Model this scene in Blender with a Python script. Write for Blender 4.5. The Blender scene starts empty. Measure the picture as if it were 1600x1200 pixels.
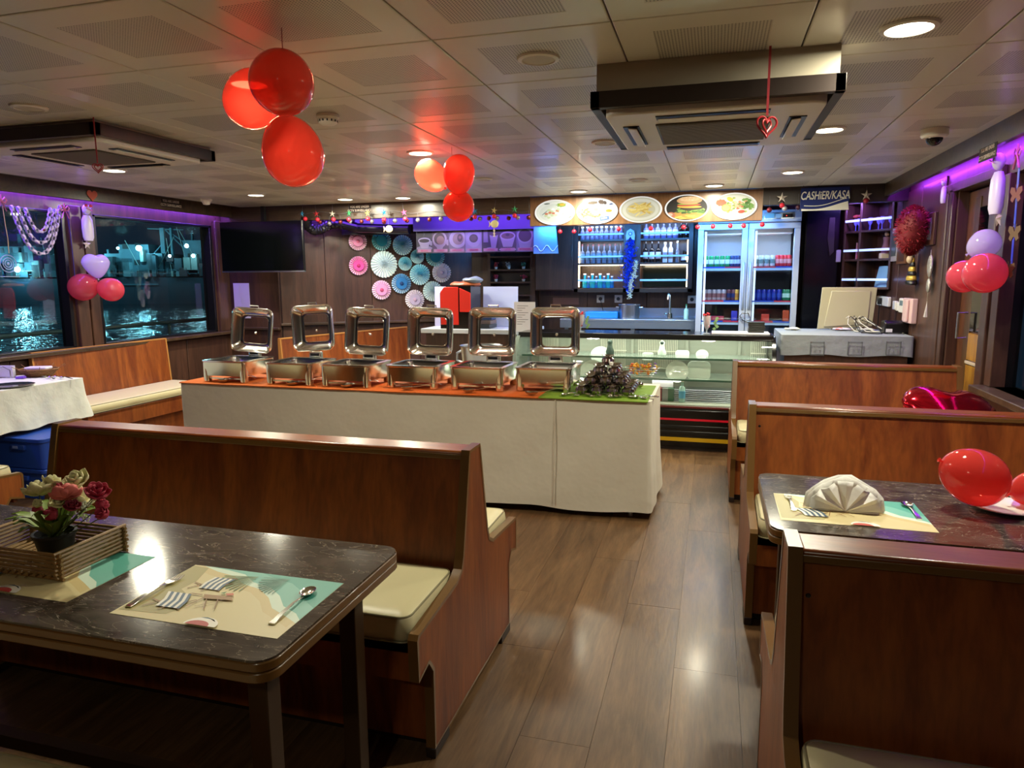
import bpy, math, random
from mathutils import Vector, Matrix
random.seed(7)
PI = math.pi
S = bpy.context.scene
COL = S.collection

# ---------------------------------------------------------------- camera
F_PX = 1100.0
_Y = Vector((316, 170, 1100)).normalized()          # room +Y seen in camera axes (right, up, forward)
_X = Vector((3908, -146, -1100)); _X = (_X - _Y*_X.dot(_Y)).normalized()
_Z = -_X.cross(_Y)
if _Z.y < 0: _Z = -_Z
EYE = Vector((0, 0, 1.5))
cam_d = bpy.data.cameras.new('camera'); cam = bpy.data.objects.new('camera', cam_d); COL.objects.link(cam)
cam_d.sensor_width = 36; cam_d.sensor_fit = 'HORIZONTAL'; cam_d.lens = 36*F_PX/1600
cam_d.clip_start = 0.02; cam_d.clip_end = 500
_r = Vector((_X.x, _Y.x, _Z.x)); _u = Vector((_X.y, _Y.y, _Z.y)); _f = Vector((_X.z, _Y.z, _Z.z))
m = Matrix((( _r.x, _u.x, -_f.x, EYE.x), (_r.y, _u.y, -_f.y, EYE.y), (_r.z, _u.z, -_f.z, EYE.z), (0, 0, 0, 1)))
cam.matrix_world = m
S.camera = cam

def ray(px, py):
    a, b, c = px-800, 600-py, F_PX
    return Vector((a*_X.x+b*_X.y+c*_X.z, a*_Y.x+b*_Y.y+c*_Y.z, a*_Z.x+b*_Z.y+c*_Z.z))
def at(px, py, ax, v):
    """the point of the plane axis = v that the photograph shows at this pixel (survey of the room)"""
    d = ray(px, py); i = 'xyz'.index(ax)
    return EYE + d*((v-EYE[i])/d[i])
def atp(px, py, p0, n):
    d = ray(px, py); n = Vector(n)
    return EYE + d*((Vector(p0)-EYE).dot(n)/d.dot(n))

# ---------------------------------------------------------------- world, exposure
w = bpy.data.worlds.new('night'); S.world = w; w.use_nodes = True
w.node_tree.nodes['Background'].inputs[0].default_value = (0.010, 0.020, 0.034, 1)
w.node_tree.nodes['Background'].inputs[1].default_value = 0.5
S.view_settings.view_transform = 'Standard'; S.view_settings.look = 'None'
S.view_settings.exposure = 0.85; S.view_settings.gamma = 1; S.view_settings.use_curve_mapping = False

CEIL = 2.28
XL, XR, YB = -5.4, 1.6, 8.4
LAMP_W = 15.0
LIT = [(.57, 2.65), (.57, 4.3), (.55, 5.95), (-1.84, 2.6), (-1.82, 4.3), (-4.22, 4.3), (-4.21, 5.95),
       (-3.0, 6.62), (-1.24, 6.65), (-.03, 6.6), (-3.6, 6.55)]
UNLIT = [(-.64, 2.62), (-.65, 4.31), (-3.05, 2.65), (-.63, 6.05), (-3.03, 5.2), (-1.83, 5.6)]

def area(name, loc, rot, sx, sy, power, col, shape='RECTANGLE', spread=PI):
    d = bpy.data.lights.new(name, 'AREA'); d.shape = shape; d.size = sx; d.size_y = sy
    d.energy = power; d.color = col; d.spread = spread
    o = bpy.data.objects.new(name, d); COL.objects.link(o); o.location = loc; o.rotation_euler = rot
    return o
WARM = (1, .95, .73)
for x, y, pw_ in [(a_, b_, 1) for a_, b_ in LIT]+[(-.6, -.8, .35)]:
    area('downlight_beam', (x, y, CEIL-.022), (0, 0, 0), .13, .13, LAMP_W*pw_, WARM, 'DISK')
PUR, MAG, BLU = (.24, .08, 1), (.42, .05, 1), (.08, .36, 1)
area('led_left', (-5.32, 4.2, 2.235), (0, .5, 0), .02, 5.4, 30, PUR)          # LED strips in the cornice
area('led_right', (1.47, 4.6, 2.235), (0, -.5, 0), .02, 4.6, 9, MAG)
area('led_back', (-3.2, 7.08, 2.2), (.5, 0, 0), 2.7, .03, 5, PUR)
area('led_bar', (-.65, 7.17, 2.0), (.75, 0, 0), 2.2, .03, 24, BLU)
area('led_banner', (-2.35, 7.0, 2.10), (1.1, 0, 0), 1.2, .03, 7, PUR)
area('led_shelves', (1.25, 7.55, 2.2), (.6, 0, -.7), .5, .03, 3.5, (.35, .2, 1))
area('display_case_tube', (-.55, 6.46, .955), (.12, 0, 0), 2.0, .04, 4.0, (.98, 1, .86))
area('display_case_lower_fill', (-.55, 6.30, .592), (.1, 0, 0), 2.0, .03, 2, (.98, 1, .86))  # added fill light for the darker lower shelves, no tube modelled
area('fridge_tube_left', (.10, 7.60, 1.9), (.2, 0, 0), .34, .03, 3, (.8, .93, 1))
area('fridge_tube_right', (.56, 7.60, 1.9), (.2, 0, 0), .34, .03, 3, (.85, .92, 1))

# ---------------------------------------------------------------- materials
def lin(c):
    if isinstance(c, str):
        c = [int(c[i:i+2], 16)/255 for i in (0, 2, 4)]
    return tuple(((v/12.92) if v <= .04045 else ((v+.055)/1.055)**2.4) for v in c[:3]) + (1,)
MATS = {}
def mat(name, col, rough=.5, metal=0, emit=0, ecol=None, coat=0, trans=0, bump=0, bscale=60, alpha=1, spec=.5, var=0, vscale=8, sub=0):
    if name in MATS: return MATS[name]
    ma = bpy.data.materials.new(name); ma.use_nodes = True; nt = ma.node_tree
    b = nt.nodes['Principled BSDF']; L = nt.links
    b.inputs['Base Color'].default_value = lin(col); b.inputs['Roughness'].default_value = rough
    b.inputs['Metallic'].default_value = metal; b.inputs['Coat Weight'].default_value = coat
    b.inputs['Coat Roughness'].default_value = .08
    b.inputs['Transmission Weight'].default_value = trans; b.inputs['Alpha'].default_value = alpha
    b.inputs['Specular IOR Level'].default_value = spec
    if emit:
        b.inputs['Emission Color'].default_value = lin(ecol or col); b.inputs['Emission Strength'].default_value = emit
    tc = nt.nodes.new('ShaderNodeTexCoord')
    if var:
        n = nt.nodes.new('ShaderNodeTexNoise'); n.inputs['Scale'].default_value = vscale; n.inputs['Detail'].default_value = 4
        L.new(tc.outputs['Object'], n.inputs['Vector'])
        mx = nt.nodes.new('ShaderNodeMixRGB'); c = lin(col)
        mx.inputs[1].default_value = tuple(v*(1-var) for v in c[:3])+(1,); mx.inputs[2].default_value = tuple(min(1, v*(1+var)) for v in c[:3])+(1,)
        L.new(n.outputs['Fac'], mx.inputs[0]); L.new(mx.outputs[0], b.inputs['Base Color'])
    if bump:
        n = nt.nodes.new('ShaderNodeTexNoise'); n.inputs['Scale'].default_value = bscale; n.inputs['Detail'].default_value = 3
        L.new(tc.outputs['Object'], n.inputs['Vector'])
        bp = nt.nodes.new('ShaderNodeBump'); bp.inputs['Strength'].default_value = bump; bp.inputs['Distance'].default_value = .01
        L.new(n.outputs['Fac'], bp.inputs['Height']); L.new(bp.outputs[0], b.inputs['Normal'])
    MATS[name] = ma; return ma

def wood(name, c1, c2, sc=(9, 9, .8), rough=.35, coat=.0, det=5, obj_random=0):
    ma = bpy.data.materials.new(name); ma.use_nodes = True; nt = ma.node_tree; L = nt.links
    b = nt.nodes['Principled BSDF']; b.inputs['Roughness'].default_value = rough; b.inputs['Coat Weight'].default_value = coat
    b.inputs['Coat Roughness'].default_value = .15
    tc = nt.nodes.new('ShaderNodeTexCoord'); mp = nt.nodes.new('ShaderNodeMapping'); mp.inputs['Scale'].default_value = sc
    L.new(tc.outputs['Object'], mp.inputs['Vector'])
    n = nt.nodes.new('ShaderNodeTexNoise'); n.inputs['Scale'].default_value = 1.6; n.inputs['Detail'].default_value = det
    n.inputs['Roughness'].default_value = .6; n.inputs['Distortion'].default_value = 1.2
    if obj_random:
        oi = nt.nodes.new('ShaderNodeObjectInfo'); va = nt.nodes.new('ShaderNodeVectorMath'); va.operation = 'ADD'
        ms = nt.nodes.new('ShaderNodeMath'); ms.operation = 'MULTIPLY'; ms.inputs[1].default_value = 50
        L.new(oi.outputs['Random'], ms.inputs[0]); L.new(mp.outputs[0], va.inputs[0]); L.new(ms.outputs[0], va.inputs[1]); L.new(va.outputs[0], n.inputs['Vector'])
    else: L.new(mp.outputs[0], n.inputs['Vector'])
    r = nt.nodes.new('ShaderNodeValToRGB'); r.color_ramp.elements[0].position = .33; r.color_ramp.elements[1].position = .68
    r.color_ramp.elements[0].color = lin(c1); r.color_ramp.elements[1].color = lin(c2)
    L.new(n.outputs['Fac'], r.inputs['Fac'])
    n2 = nt.nodes.new('ShaderNodeTexNoise'); n2.inputs['Scale'].default_value = 9; n2.inputs['Detail'].default_value = 6
    mp2 = nt.nodes.new('ShaderNodeMapping'); mp2.inputs['Scale'].default_value = tuple(v*1.5 for v in sc)
    L.new(tc.outputs['Object'], mp2.inputs['Vector']); L.new(mp2.outputs[0], n2.inputs['Vector'])
    mx = nt.nodes.new('ShaderNodeMixRGB'); mx.blend_type = 'MULTIPLY'; mx.inputs[0].default_value = .5
    rr = nt.nodes.new('ShaderNodeValToRGB'); rr.color_ramp.elements[0].position = .3; rr.color_ramp.elements[0].color = (.5, .5, .5, 1); rr.color_ramp.elements[1].position = .6
    L.new(n2.outputs['Fac'], rr.inputs['Fac']); L.new(r.outputs[0], mx.inputs[1]); L.new(rr.outputs[0], mx.inputs[2])
    out = mx.outputs[0]
    if obj_random:
        hs = nt.nodes.new('ShaderNodeHueSaturation'); mr = nt.nodes.new('ShaderNodeMapRange')
        mr.inputs['To Min'].default_value = 1-obj_random; mr.inputs['To Max'].default_value = 1+obj_random
        L.new(oi.outputs['Random'], mr.inputs['Value']); L.new(mr.outputs[0], hs.inputs['Value']); L.new(out, hs.inputs['Color']); out = hs.outputs[0]
    L.new(out, b.inputs['Base Color'])
    bp = nt.nodes.new('ShaderNodeBump'); bp.inputs['Strength'].default_value = .12; bp.inputs['Distance'].default_value = .004
    L.new(n2.outputs['Fac'], bp.inputs['Height']); L.new(bp.outputs[0], b.inputs['Normal'])
    MATS[name] = ma; return ma

def schlick(nt):
    lw = nt.nodes.new('ShaderNodeLayerWeight'); lw.inputs[0].default_value = .5
    pw = nt.nodes.new('ShaderNodeMath'); pw.operation = 'POWER'; pw.inputs[1].default_value = 4.5
    ad = nt.nodes.new('ShaderNodeMath'); ad.operation = 'MULTIPLY_ADD'; ad.inputs[1].default_value = .92; ad.inputs[2].default_value = .035
    nt.links.new(lw.outputs['Facing'], pw.inputs[0]); nt.links.new(pw.outputs[0], ad.inputs[0])
    return ad
def thin_glass(name, tint=(1, 1, 1), refl=.06):
    """single-pane glass: fresnel mix of clear transmission and mirror reflection"""
    ma = bpy.data.materials.new(name); ma.use_nodes = True; nt = ma.node_tree; nt.nodes.clear(); L = nt.links
    o = nt.nodes.new('ShaderNodeOutputMaterial'); t = nt.nodes.new('ShaderNodeBsdfTransparent'); t.inputs[0].default_value = tint+(1,)
    g = nt.nodes.new('ShaderNodeBsdfGlossy'); g.inputs['Roughness'].default_value = .02
    lw = schlick(nt); mu = nt.nodes.new('ShaderNodeMath'); mu.operation = 'ADD'; mu.inputs[1].default_value = refl; mu.use_clamp = True
    mx = nt.nodes.new('ShaderNodeMixShader')
    L.new(lw.outputs[0], mu.inputs[0]); L.new(mu.outputs[0], mx.inputs[0]); L.new(t.outputs[0], mx.inputs[1]); L.new(g.outputs[0], mx.inputs[2]); L.new(mx.outputs[0], o.inputs[0])
    MATS[name] = ma; return ma

def balloon_mat(name, col, tcol, clear=.35):
    """latex skin: translucent colour, partly see-through, glossy outside"""
    ma = bpy.data.materials.new(name); ma.use_nodes = True; nt = ma.node_tree; nt.nodes.clear(); L = nt.links
    o = nt.nodes.new('ShaderNodeOutputMaterial')
    tr = nt.nodes.new('ShaderNodeBsdfTransparent'); tr.inputs[0].default_value = lin(tcol)
    tl = nt.nodes.new('ShaderNodeBsdfTranslucent'); tl.inputs[0].default_value = lin(col)
    df = nt.nodes.new('ShaderNodeBsdfDiffuse'); df.inputs[0].default_value = lin(col)
    g = nt.nodes.new('ShaderNodeBsdfGlossy'); g.inputs['Roughness'].default_value = .06
    a = nt.nodes.new('ShaderNodeMixShader'); a.inputs[0].default_value = .5; L.new(tl.outputs[0], a.inputs[1]); L.new(df.outputs[0], a.inputs[2])
    b = nt.nodes.new('ShaderNodeMixShader'); b.inputs[0].default_value = clear; L.new(a.outputs[0], b.inputs[1]); L.new(tr.outputs[0], b.inputs[2])
    fr = schlick(nt)
    c = nt.nodes.new('ShaderNodeMixShader'); L.new(fr.outputs[0], c.inputs[0]); L.new(b.outputs[0], c.inputs[1]); L.new(g.outputs[0], c.inputs[2])
    L.new(c.outputs[0], o.inputs[0]); MATS[name] = ma; return ma

def print_mat(name, rough=.4, emit=0, dark=.75):
    ma = bpy.data.materials.new(name); ma.use_nodes = True; nt = ma.node_tree; L = nt.links
    b = nt.nodes['Principled BSDF']; b.inputs['Roughness'].default_value = rough
    a = nt.nodes.new('ShaderNodeAttribute'); a.attribute_name = 'Col'
    if emit or dark > .8: dk = nt.nodes.new('ShaderNodeMixRGB'); dk.inputs[0].default_value = dark; dk.inputs[2].default_value = (0, 0, 0, 1); L.new(a.outputs['Color'], dk.inputs[1])
    L.new((dk if emit or dark > .8 else a).outputs[0], b.inputs['Base Color'])
    if emit:
        L.new(a.outputs['Color'], b.inputs['Emission Color']); b.inputs['Emission Strength'].default_value = emit
    MATS[name] = ma; return ma

BENCH = wood('cherry_veneer', '6b2f0e', '98521e', (5, 5, .7), .42, .0)
BENCHX = wood('cherry_veneer_rails', '6b2f0e', '98521e', (.7, 5, 5), .30, .15)
TRIM = mat('edge_band', '6e4e26', .28, coat=.3)
DARKW = wood('dark_walnut_panel', '3a271f', '56392c', (5, 5, .5), .38, .1)
DARKH = wood('dark_walnut_horizontal', '3a2a20', '54402f', (.5, 5, 5), .36, .1)
DARKER = mat('dark_stained_board', '241813', .45)
LBOX = wood('fascia_wood', '6b4a30', '8d6645', (6, 6, .6), .4, .1)
FLOORM = wood('vinyl_plank', '543b25', '785a3c', (9, .9, 9), .38, .10, obj_random=.06)
PLASTIC = mat('white_plastic', 'e2ddd0', .4)
GREYP = mat('grey_grille', '57524a', .6)
BLACK = mat('black_plastic', '0d0d0f', .3)
SCREEN = mat('black_screen', '050606', .12)
STEEL = mat('polished_steel', 'ecece6', .15, 1)
SATIN = mat('satin_steel', 'b5bcc4', .28, 1)
DSTEEL = mat('dark_polished_steel', 'b8b2ac', .13, 1)
CLOTH = mat('white_tablecloth', 'dcd6c6', .85, bump=1, bscale=5.5)
CLOTH2 = mat('grey_lace_cloth', '8b9196', .85, bump=.5, bscale=22, var=.12, vscale=9)
CUSH = mat('cream_vinyl', 'cfc59c', .42, bump=.12, bscale=14)
CUSHS = mat('cream_fabric_side', 'a8a390', .7, bump=.3, bscale=30)
PIPE = mat('piping_cord', '8d8665', .5)
WHITE = mat('white_paper', 'e8e6ee', .7)
PRINT = print_mat('flat_print', .45)
PRINTL = print_mat('backlit_print', .7, .36)
PRINTC = print_mat('banner_print', .6, 0, .82)
NAVY = mat('navy_board', '0a2064', .8)
LAMP = mat('lamp_diffuser', 'ffffff', .5, emit=9, ecol='fff2d8')
LAMPOFF = mat('lamp_diffuser_unlit', 'bdb5a2', .5)
LEDP = mat('purple_led_strip', '7a40ff', .5, emit=5, ecol='6a30ff')
LEDM = mat('magenta_led_strip', 'a040ff', .5, emit=5, ecol='9a30ff')
LEDB = mat('blue_led_strip', '80c0ff', .5, emit=6, ecol='8cc4ff')
TUBE = mat('white_tube_lamp', 'ffffff', .5, emit=3, ecol='e8fff0')
GLASS = thin_glass('window_glass', (.80, .9, .93), .02)
CGLASS = thin_glass('case_glass', (.95, .98, .95), .03)
LIDG = thin_glass('lid_glass', (.95, .95, .93), .05)

# laminate table top: dark stone with thin pale veins
lam = bpy.data.materials.new('dark_stone_laminate'); lam.use_nodes = True; nt = lam.node_tree; L = nt.links
b = nt.nodes['Principled BSDF']; b.inputs['Roughness'].default_value = .13
tc = nt.nodes.new('ShaderNodeTexCoord'); n1 = nt.nodes.new('ShaderNodeTexNoise'); n1.inputs['Scale'].default_value = 5; n1.inputs['Detail'].default_value = 8; n1.inputs['Distortion'].default_value = 1.5
mp = nt.nodes.new('ShaderNodeMapping'); mp.inputs['Scale'].default_value = (1, 2.6, 1); mp.inputs['Rotation'].default_value = (0, 0, .3)
L.new(tc.outputs['Object'], mp.inputs[0]); L.new(mp.outputs[0], n1.inputs['Vector'])
r1 = nt.nodes.new('ShaderNodeValToRGB'); r1.color_ramp.elements[0].position = .3; r1.color_ramp.elements[1].position = .75
r1.color_ramp.elements[0].color = lin('2c2622'); r1.color_ramp.elements[1].color = lin('5b5048'); L.new(n1.outputs['Fac'], r1.inputs[0])
n2 = nt.nodes.new('ShaderNodeTexNoise'); n2.inputs['Scale'].default_value = 4; n2.inputs['Detail'].default_value = 5; n2.inputs['Distortion'].default_value = 3; L.new(mp.outputs[0], n2.inputs['Vector'])
r2 = nt.nodes.new('ShaderNodeValToRGB'); e = r2.color_ramp.elements; e[0].position = .494; e[0].color = (0, 0, 0, 1); e[1].position = .507; e[1].color = (0, 0, 0, 1)
k = r2.color_ramp.elements.new(.5); k.color = (.9, .9, .9, 1); L.new(n2.outputs['Fac'], r2.inputs[0])
mx = nt.nodes.new('ShaderNodeMixRGB'); mx.inputs[2].default_value = lin('a39684'); L.new(r2.outputs[0], mx.inputs[0]); L.new(r1.outputs[0], mx.inputs[1]); L.new(mx.outputs[0], b.inputs['Base Color'])
n3 = nt.nodes.new('ShaderNodeTexNoise'); n3.inputs['Scale'].default_value = 160; L.new(tc.outputs['Object'], n3.inputs['Vector'])
bp = nt.nodes.new('ShaderNodeBump'); bp.inputs['Strength'].default_value = .04; bp.inputs['Distance'].default_value = .002; L.new(n3.outputs['Fac'], bp.inputs['Height']); L.new(bp.outputs[0], b.inputs['Normal'])
LAM = lam

# ceiling tile skin and its perforated field (regular small holes)
TILE = mat('ceiling_tile_enamel', 'dcd8c8', .34, coat=.15)
pf = bpy.data.materials.new('perforated_metal'); pf.use_nodes = True; nt = pf.node_tree; L = nt.links
b = nt.nodes['Principled BSDF']; b.inputs['Roughness'].default_value = .34
tc = nt.nodes.new('ShaderNodeTexCoord'); v = nt.nodes.new('ShaderNodeTexVoronoi'); v.inputs['Scale'].default_value = 95; v.inputs['Randomness'].default_value = 0
L.new(tc.outputs['Object'], v.inputs['Vector'])
lt = nt.nodes.new('ShaderNodeMath'); lt.operation = 'LESS_THAN'; lt.inputs[1].default_value = .27; L.new(v.outputs['Distance'], lt.inputs[0])
mx = nt.nodes.new('ShaderNodeMixRGB'); mx.inputs[1].default_value = lin('cdc8b8'); mx.inputs[2].default_value = lin('2a2622'); L.new(lt.outputs[0], mx.inputs[0]); L.new(mx.outputs[0], b.inputs['Base Color'])
PERF = pf

# ---------------------------------------------------------------- mesh builder
class MB:
    def __init__(s, c=None): s.v = []; s.f = []; s.mi = []; s.fc = []; s.m = 0; s.c = c
    def add(s, vs, fs):
        n = len(s.v); s.v += [tuple(p) for p in vs]
        for f in fs: s.f.append(tuple(i+n for i in f)); s.mi.append(s.m); s.fc.append(s.c)
        return s
    def box(s, x0, x1, y0, y1, z0, z1):
        return s.add([(x0, y0, z0), (x1, y0, z0), (x1, y1, z0), (x0, y1, z0), (x0, y0, z1), (x1, y0, z1), (x1, y1, z1), (x0, y1, z1)],
                     [(0, 3, 2, 1), (4, 5, 6, 7), (0, 1, 5, 4), (1, 2, 6, 5), (2, 3, 7, 6), (3, 0, 4, 7)])
    def prism(s, pts, ax, a, b):
        def P(p, w): return {'x': (w, p[0], p[1]), 'y': (p[0], w, p[1]), 'z': (p[0], p[1], w)}[ax]
        n = len(pts); vs = [P(p, a) for p in pts]+[P(p, b) for p in pts]
        fs = [tuple(range(n))[::-1], tuple(range(n, 2*n))]+[(i, (i+1) % n, (i+1) % n+n, i+n) for i in range(n)]
        if ax == 'y': fs = [f[::-1] for f in fs]
        return s.add(vs, fs)
    def poly(s, pts): return s.add(pts, [tuple(range(len(pts)))])
    def tube(s, pts, r, n=8, closed=False, caps=True, flat=1):
        pts = [Vector(p) for p in pts]; N = len(pts); rings = []; up = None
        for i, p in enumerate(pts):
            if closed: t = pts[(i+1) % N]-pts[i-1]
            else: t = pts[min(i+1, N-1)]-pts[max(i-1, 0)]
            t = t.normalized() if t.length > 1e-9 else Vector((0, 0, 1))
            if up is None: up = t.orthogonal().normalized() if abs(t.z) > .9 else Vector((0, 0, 1))
            side = t.cross(up); side = side.normalized() if side.length > 1e-6 else t.orthogonal().normalized()
            up = side.cross(t).normalized()
            rr = r[i] if isinstance(r, (list, tuple)) else r
            rings.append([p+side*math.cos(2*PI*k/n)*rr+up*math.sin(2*PI*k/n)*rr*flat for k in range(n)])
        vs = [q for g in rings for q in g]; fs = []
        for i in range(N if closed else N-1):
            j = (i+1) % N
            for k in range(n): fs.append((i*n+k, i*n+(k+1) % n, j*n+(k+1) % n, j*n+k))
        if caps and not closed: fs += [tuple(range(n))[::-1], tuple((N-1)*n+k for k in range(n))]
        return s.add(vs, fs)
    def lathe(s, prof, n=20, c=(0, 0, 0), sx=1, sy=1, wob=None):
        vs = []; fs = []
        for j, (r, z) in enumerate(prof):
            for k in range(n):
                a = 2*PI*k/n; q = r*(wob(j, a) if wob else 1)
                vs.append((c[0]+q*math.cos(a)*sx, c[1]+q*math.sin(a)*sy, c[2]+z))
        for j in range(len(prof)-1):
            for k in range(n): fs.append((j*n+k, j*n+(k+1) % n, (j+1)*n+(k+1) % n, (j+1)*n+k))
        if prof[0][0] > 1e-5: fs.append(tuple(range(n))[::-1])
        if prof[-1][0] > 1e-5: fs.append(tuple((len(prof)-1)*n+k for k in range(n)))
        return s.add(vs, fs)
    def ball(s, c, rx, ry=None, rz=None, n=16, m_=10, fn=None):
        ry = ry or rx; rz = rz or rx; vs = []; fs = []
        for j in range(m_+1):
            t = PI*j/m_
            for k in range(n):
                a = 2*PI*k/n; p = Vector((rx*math.sin(t)*math.cos(a), ry*math.sin(t)*math.sin(a), -rz*math.cos(t)))
                if fn: p = fn(p)
                vs.append((c[0]+p.x, c[1]+p.y, c[2]+p.z))
        for j in range(m_):
            for k in range(n): fs.append((j*n+k, j*n+(k+1) % n, (j+1)*n+(k+1) % n, (j+1)*n+k))
        return s.add(vs, fs)
    def xf(s, M, i0=0):
        s.v = s.v[:i0]+[tuple(M @ Vector(p)) for p in s.v[i0:]]; return s
    def build(s, name, mt=None, parent=None, loc=(0, 0, 0), rot=(0, 0, 0), bevel=0, sharp=35, seg=2):
        me = bpy.data.meshes.new(name); me.from_pydata(s.v, [], s.f)
        ms = mt if isinstance(mt, (list, tuple)) else [mt]
        for x in ms: me.materials.append(x)
        if len(ms) > 1: me.polygons.foreach_set('material_index', s.mi)
        if any(c is not None for c in s.fc):
            at_ = me.color_attributes.new('Col', 'FLOAT_COLOR', 'CORNER'); buf = []
            for p, c in zip(me.polygons, s.fc): buf += list(lin(c or 'ffffff'))*p.loop_total
            at_.data.foreach_set('color', buf)
        me.validate(clean_customdata=False)
        me.polygons.foreach_set('use_smooth', [True]*len(me.polygons)); me.set_sharp_from_angle(angle=math.radians(sharp))
        me.update()
        o = bpy.data.objects.new(name, me); COL.objects.link(o); o.location = loc; o.rotation_euler = rot
        if parent: o.parent = parent
        if bevel:
            bv = o.modifiers.new('bevel', 'BEVEL'); bv.width = bevel; bv.segments = seg; bv.limit_method = 'ANGLE'; bv.angle_limit = math.radians(40)
        return o

def thing(name, label, cat, loc=(0, 0, 0), rz=0, group=None, rot=None):
    o = bpy.data.objects.new(name, None); COL.objects.link(o); o.empty_display_size = .05
    o.location = loc; o.rotation_euler = rot or (0, 0, rz); o['label'] = label; o['category'] = cat
    if group: o['group'] = group
    return o
def tag(o, label, cat, group=None, kind=None):
    o['label'] = label; o['category'] = cat
    if group: o['group'] = group
    if kind: o['kind'] = kind
    return o
KIDS = {}
def dup(o, loc=None, rz=None, label=None, parent=None, group=None, rot=None, scale=None):
    c = o.copy(); COL.objects.link(c)
    if parent: c.parent = parent
    if loc is not None: c.location = loc
    if rz is not None: c.rotation_euler = (0, 0, rz)
    if rot is not None: c.rotation_euler = rot
    if scale is not None: c.scale = (scale,)*3
    if label: c['label'] = label
    if group: c['group'] = group
    for ch in list(o.children): dup(ch, parent=c)
    return c
def struct(o): o['kind'] = 'structure'; return o
def rrect(w, d, r, n=5, cx=0, cy=0):
    pts = []
    for sx, sy, a0 in ((1, 1, 0), (-1, 1, PI/2), (-1, -1, PI), (1, -1, 1.5*PI)):
        for i in range(n+1):
            a = a0+PI/2*i/n; pts.append((cx+sx*(w/2-r)+r*math.cos(a), cy+sy*(d/2-r)+r*math.sin(a)))
    return pts
def text(body, size, mt, parent=None, loc=(0, 0, 0), rot=(0, 0, 0), sx=1, bold=0, name='lettering', depth=.0006, align='CENTER', shear=0, space=1, line=1):
    cu = bpy.data.curves.new(name, 'FONT'); cu.body = body; cu.size = size; cu.align_x = align; cu.align_y = 'CENTER'; cu.extrude = depth
    cu.offset = bold; cu.shear = shear; cu.space_character = space; cu.space_line = line
    t = bpy.data.objects.new('tmp', cu); COL.objects.link(t)
    bpy.context.view_layer.update()
    me = bpy.data.meshes.new_from_object(t.evaluated_get(bpy.context.evaluated_depsgraph_get()))
    bpy.data.objects.remove(t)
    me.materials.clear(); me.materials.append(mt)
    o = bpy.data.objects.new(name, me); COL.objects.link(o); o.location = loc; o.rotation_euler = rot; o.scale = (sx, 1, 1)
    if parent: o.parent = parent
    return o

# ================================================================ THE SETTING
# floor: vinyl planks running fore and aft
floor = struct(MB().box(-5.5, 2.0, -2.6, 8.5, -.06, -.006).build('floor', DARKER))
PW, PLN = .235, 1.55
pl = None
ix = 0; x = -5.5
while x < 2.0:
    y = -2.6-(ix % 3)*.5; 
    while y < 8.4:
        y0, y1 = max(y, -2.6), min(y+PLN, 8.5)
        if y1-y0 > .05:
            if y1-y0 > PLN-.001:
                if pl is None:
                    pl = MB().box(0, PW-.0012, 0, PLN-.0012, -.006, 0).build('plank', FLOORM, floor, (x, y, 0))
                else: dup(pl, loc=(x, y, 0), parent=floor)
            else: MB().box(0, PW-.0012, 0, y1-y0-.0012, -.006, 0).build('plank', FLOORM, floor, (x, y0, 0))
        y += PLN
    x += PW; ix += 1

# ceiling: perforated metal tiles under a slab
ceil = struct(MB().box(-5.5, 2.0, -2.6, 8.5, CEIL+.012, CEIL+.06).build('ceiling', mat('ceiling_grid_dark', '3b352d', .6)))
TX, TY = .6, .58
tb = MB(); a, b = TX/2-.003, TY/2-.003; pa, pb = .185, .165
tb.m = 0
V = [(-a, -b, .010), (a, -b, .010), (a, b, .010), (-a, b, .010), (-a, -b, .002), (a, -b, .002), (a, b, .002), (-a, b, .002),
     (-a+.004, -b+.004, 0), (a-.004, -b+.004, 0), (a-.004, b-.004, 0), (-a+.004, b-.004, 0), (-pa, -pb, 0), (pa, -pb, 0), (pa, pb, 0), (-pa, pb, 0),
     (-pa+.002, -pb+.002, .001), (pa-.002, -pb+.002, .001), (pa-.002, pb-.002, .001), (-pa+.002, pb-.002, .001)]
F_ = []
for k in range(4):
    j = (k+1) % 4
    F_ += [(k, j, 4+j, 4+k)[::-1], (4+k, 4+j, 8+j, 8+k)[::-1], (8+k, 8+j, 12+j, 12+k)[::-1], (12+k, 12+j, 16+j, 16+k)[::-1]]
tb.add(V, F_); tb.m = 1; tb.add([V[i] for i in (16, 17, 18, 19)], [(3, 2, 1, 0)])
tile0 = None
for i in range(-10, 2):
    for j in range(-4, 8):
        cx, cy = .263+.6*i+.3, 2.33+.58*j+.29
        if cx < -5.3+.1 or cx > 1.42: continue
        if tile0 is None: tile0 = tb.build('ceiling_tile', [TILE, PERF], ceil, (cx, cy, CEIL), sharp=20)
        else: dup(tile0, loc=(cx, cy, CEIL), parent=ceil)

# cornice beams hanging below the ceiling edge
bl = struct(MB().box(-5.29, -5.25, -2.5, 7.0, 2.168, CEIL+.02).build('trim_1', DARKH, bevel=.004))
br = struct(MB().box(1.40, 1.44, -2.5, 6.98, 2.168, CEIL+.02).build('trim_2', DARKH, bevel=.004))
bb = struct(MB().box(-5.4, -1.79, 6.95, 7.02, 2.115, CEIL+.02).build('trim_3', DARKH, bevel=.004))
bc = struct(MB().box(.40, 1.6, 6.95, 7.02, 2.125, CEIL+.02).build('trim_4', DARKER, bevel=.004))

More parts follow.
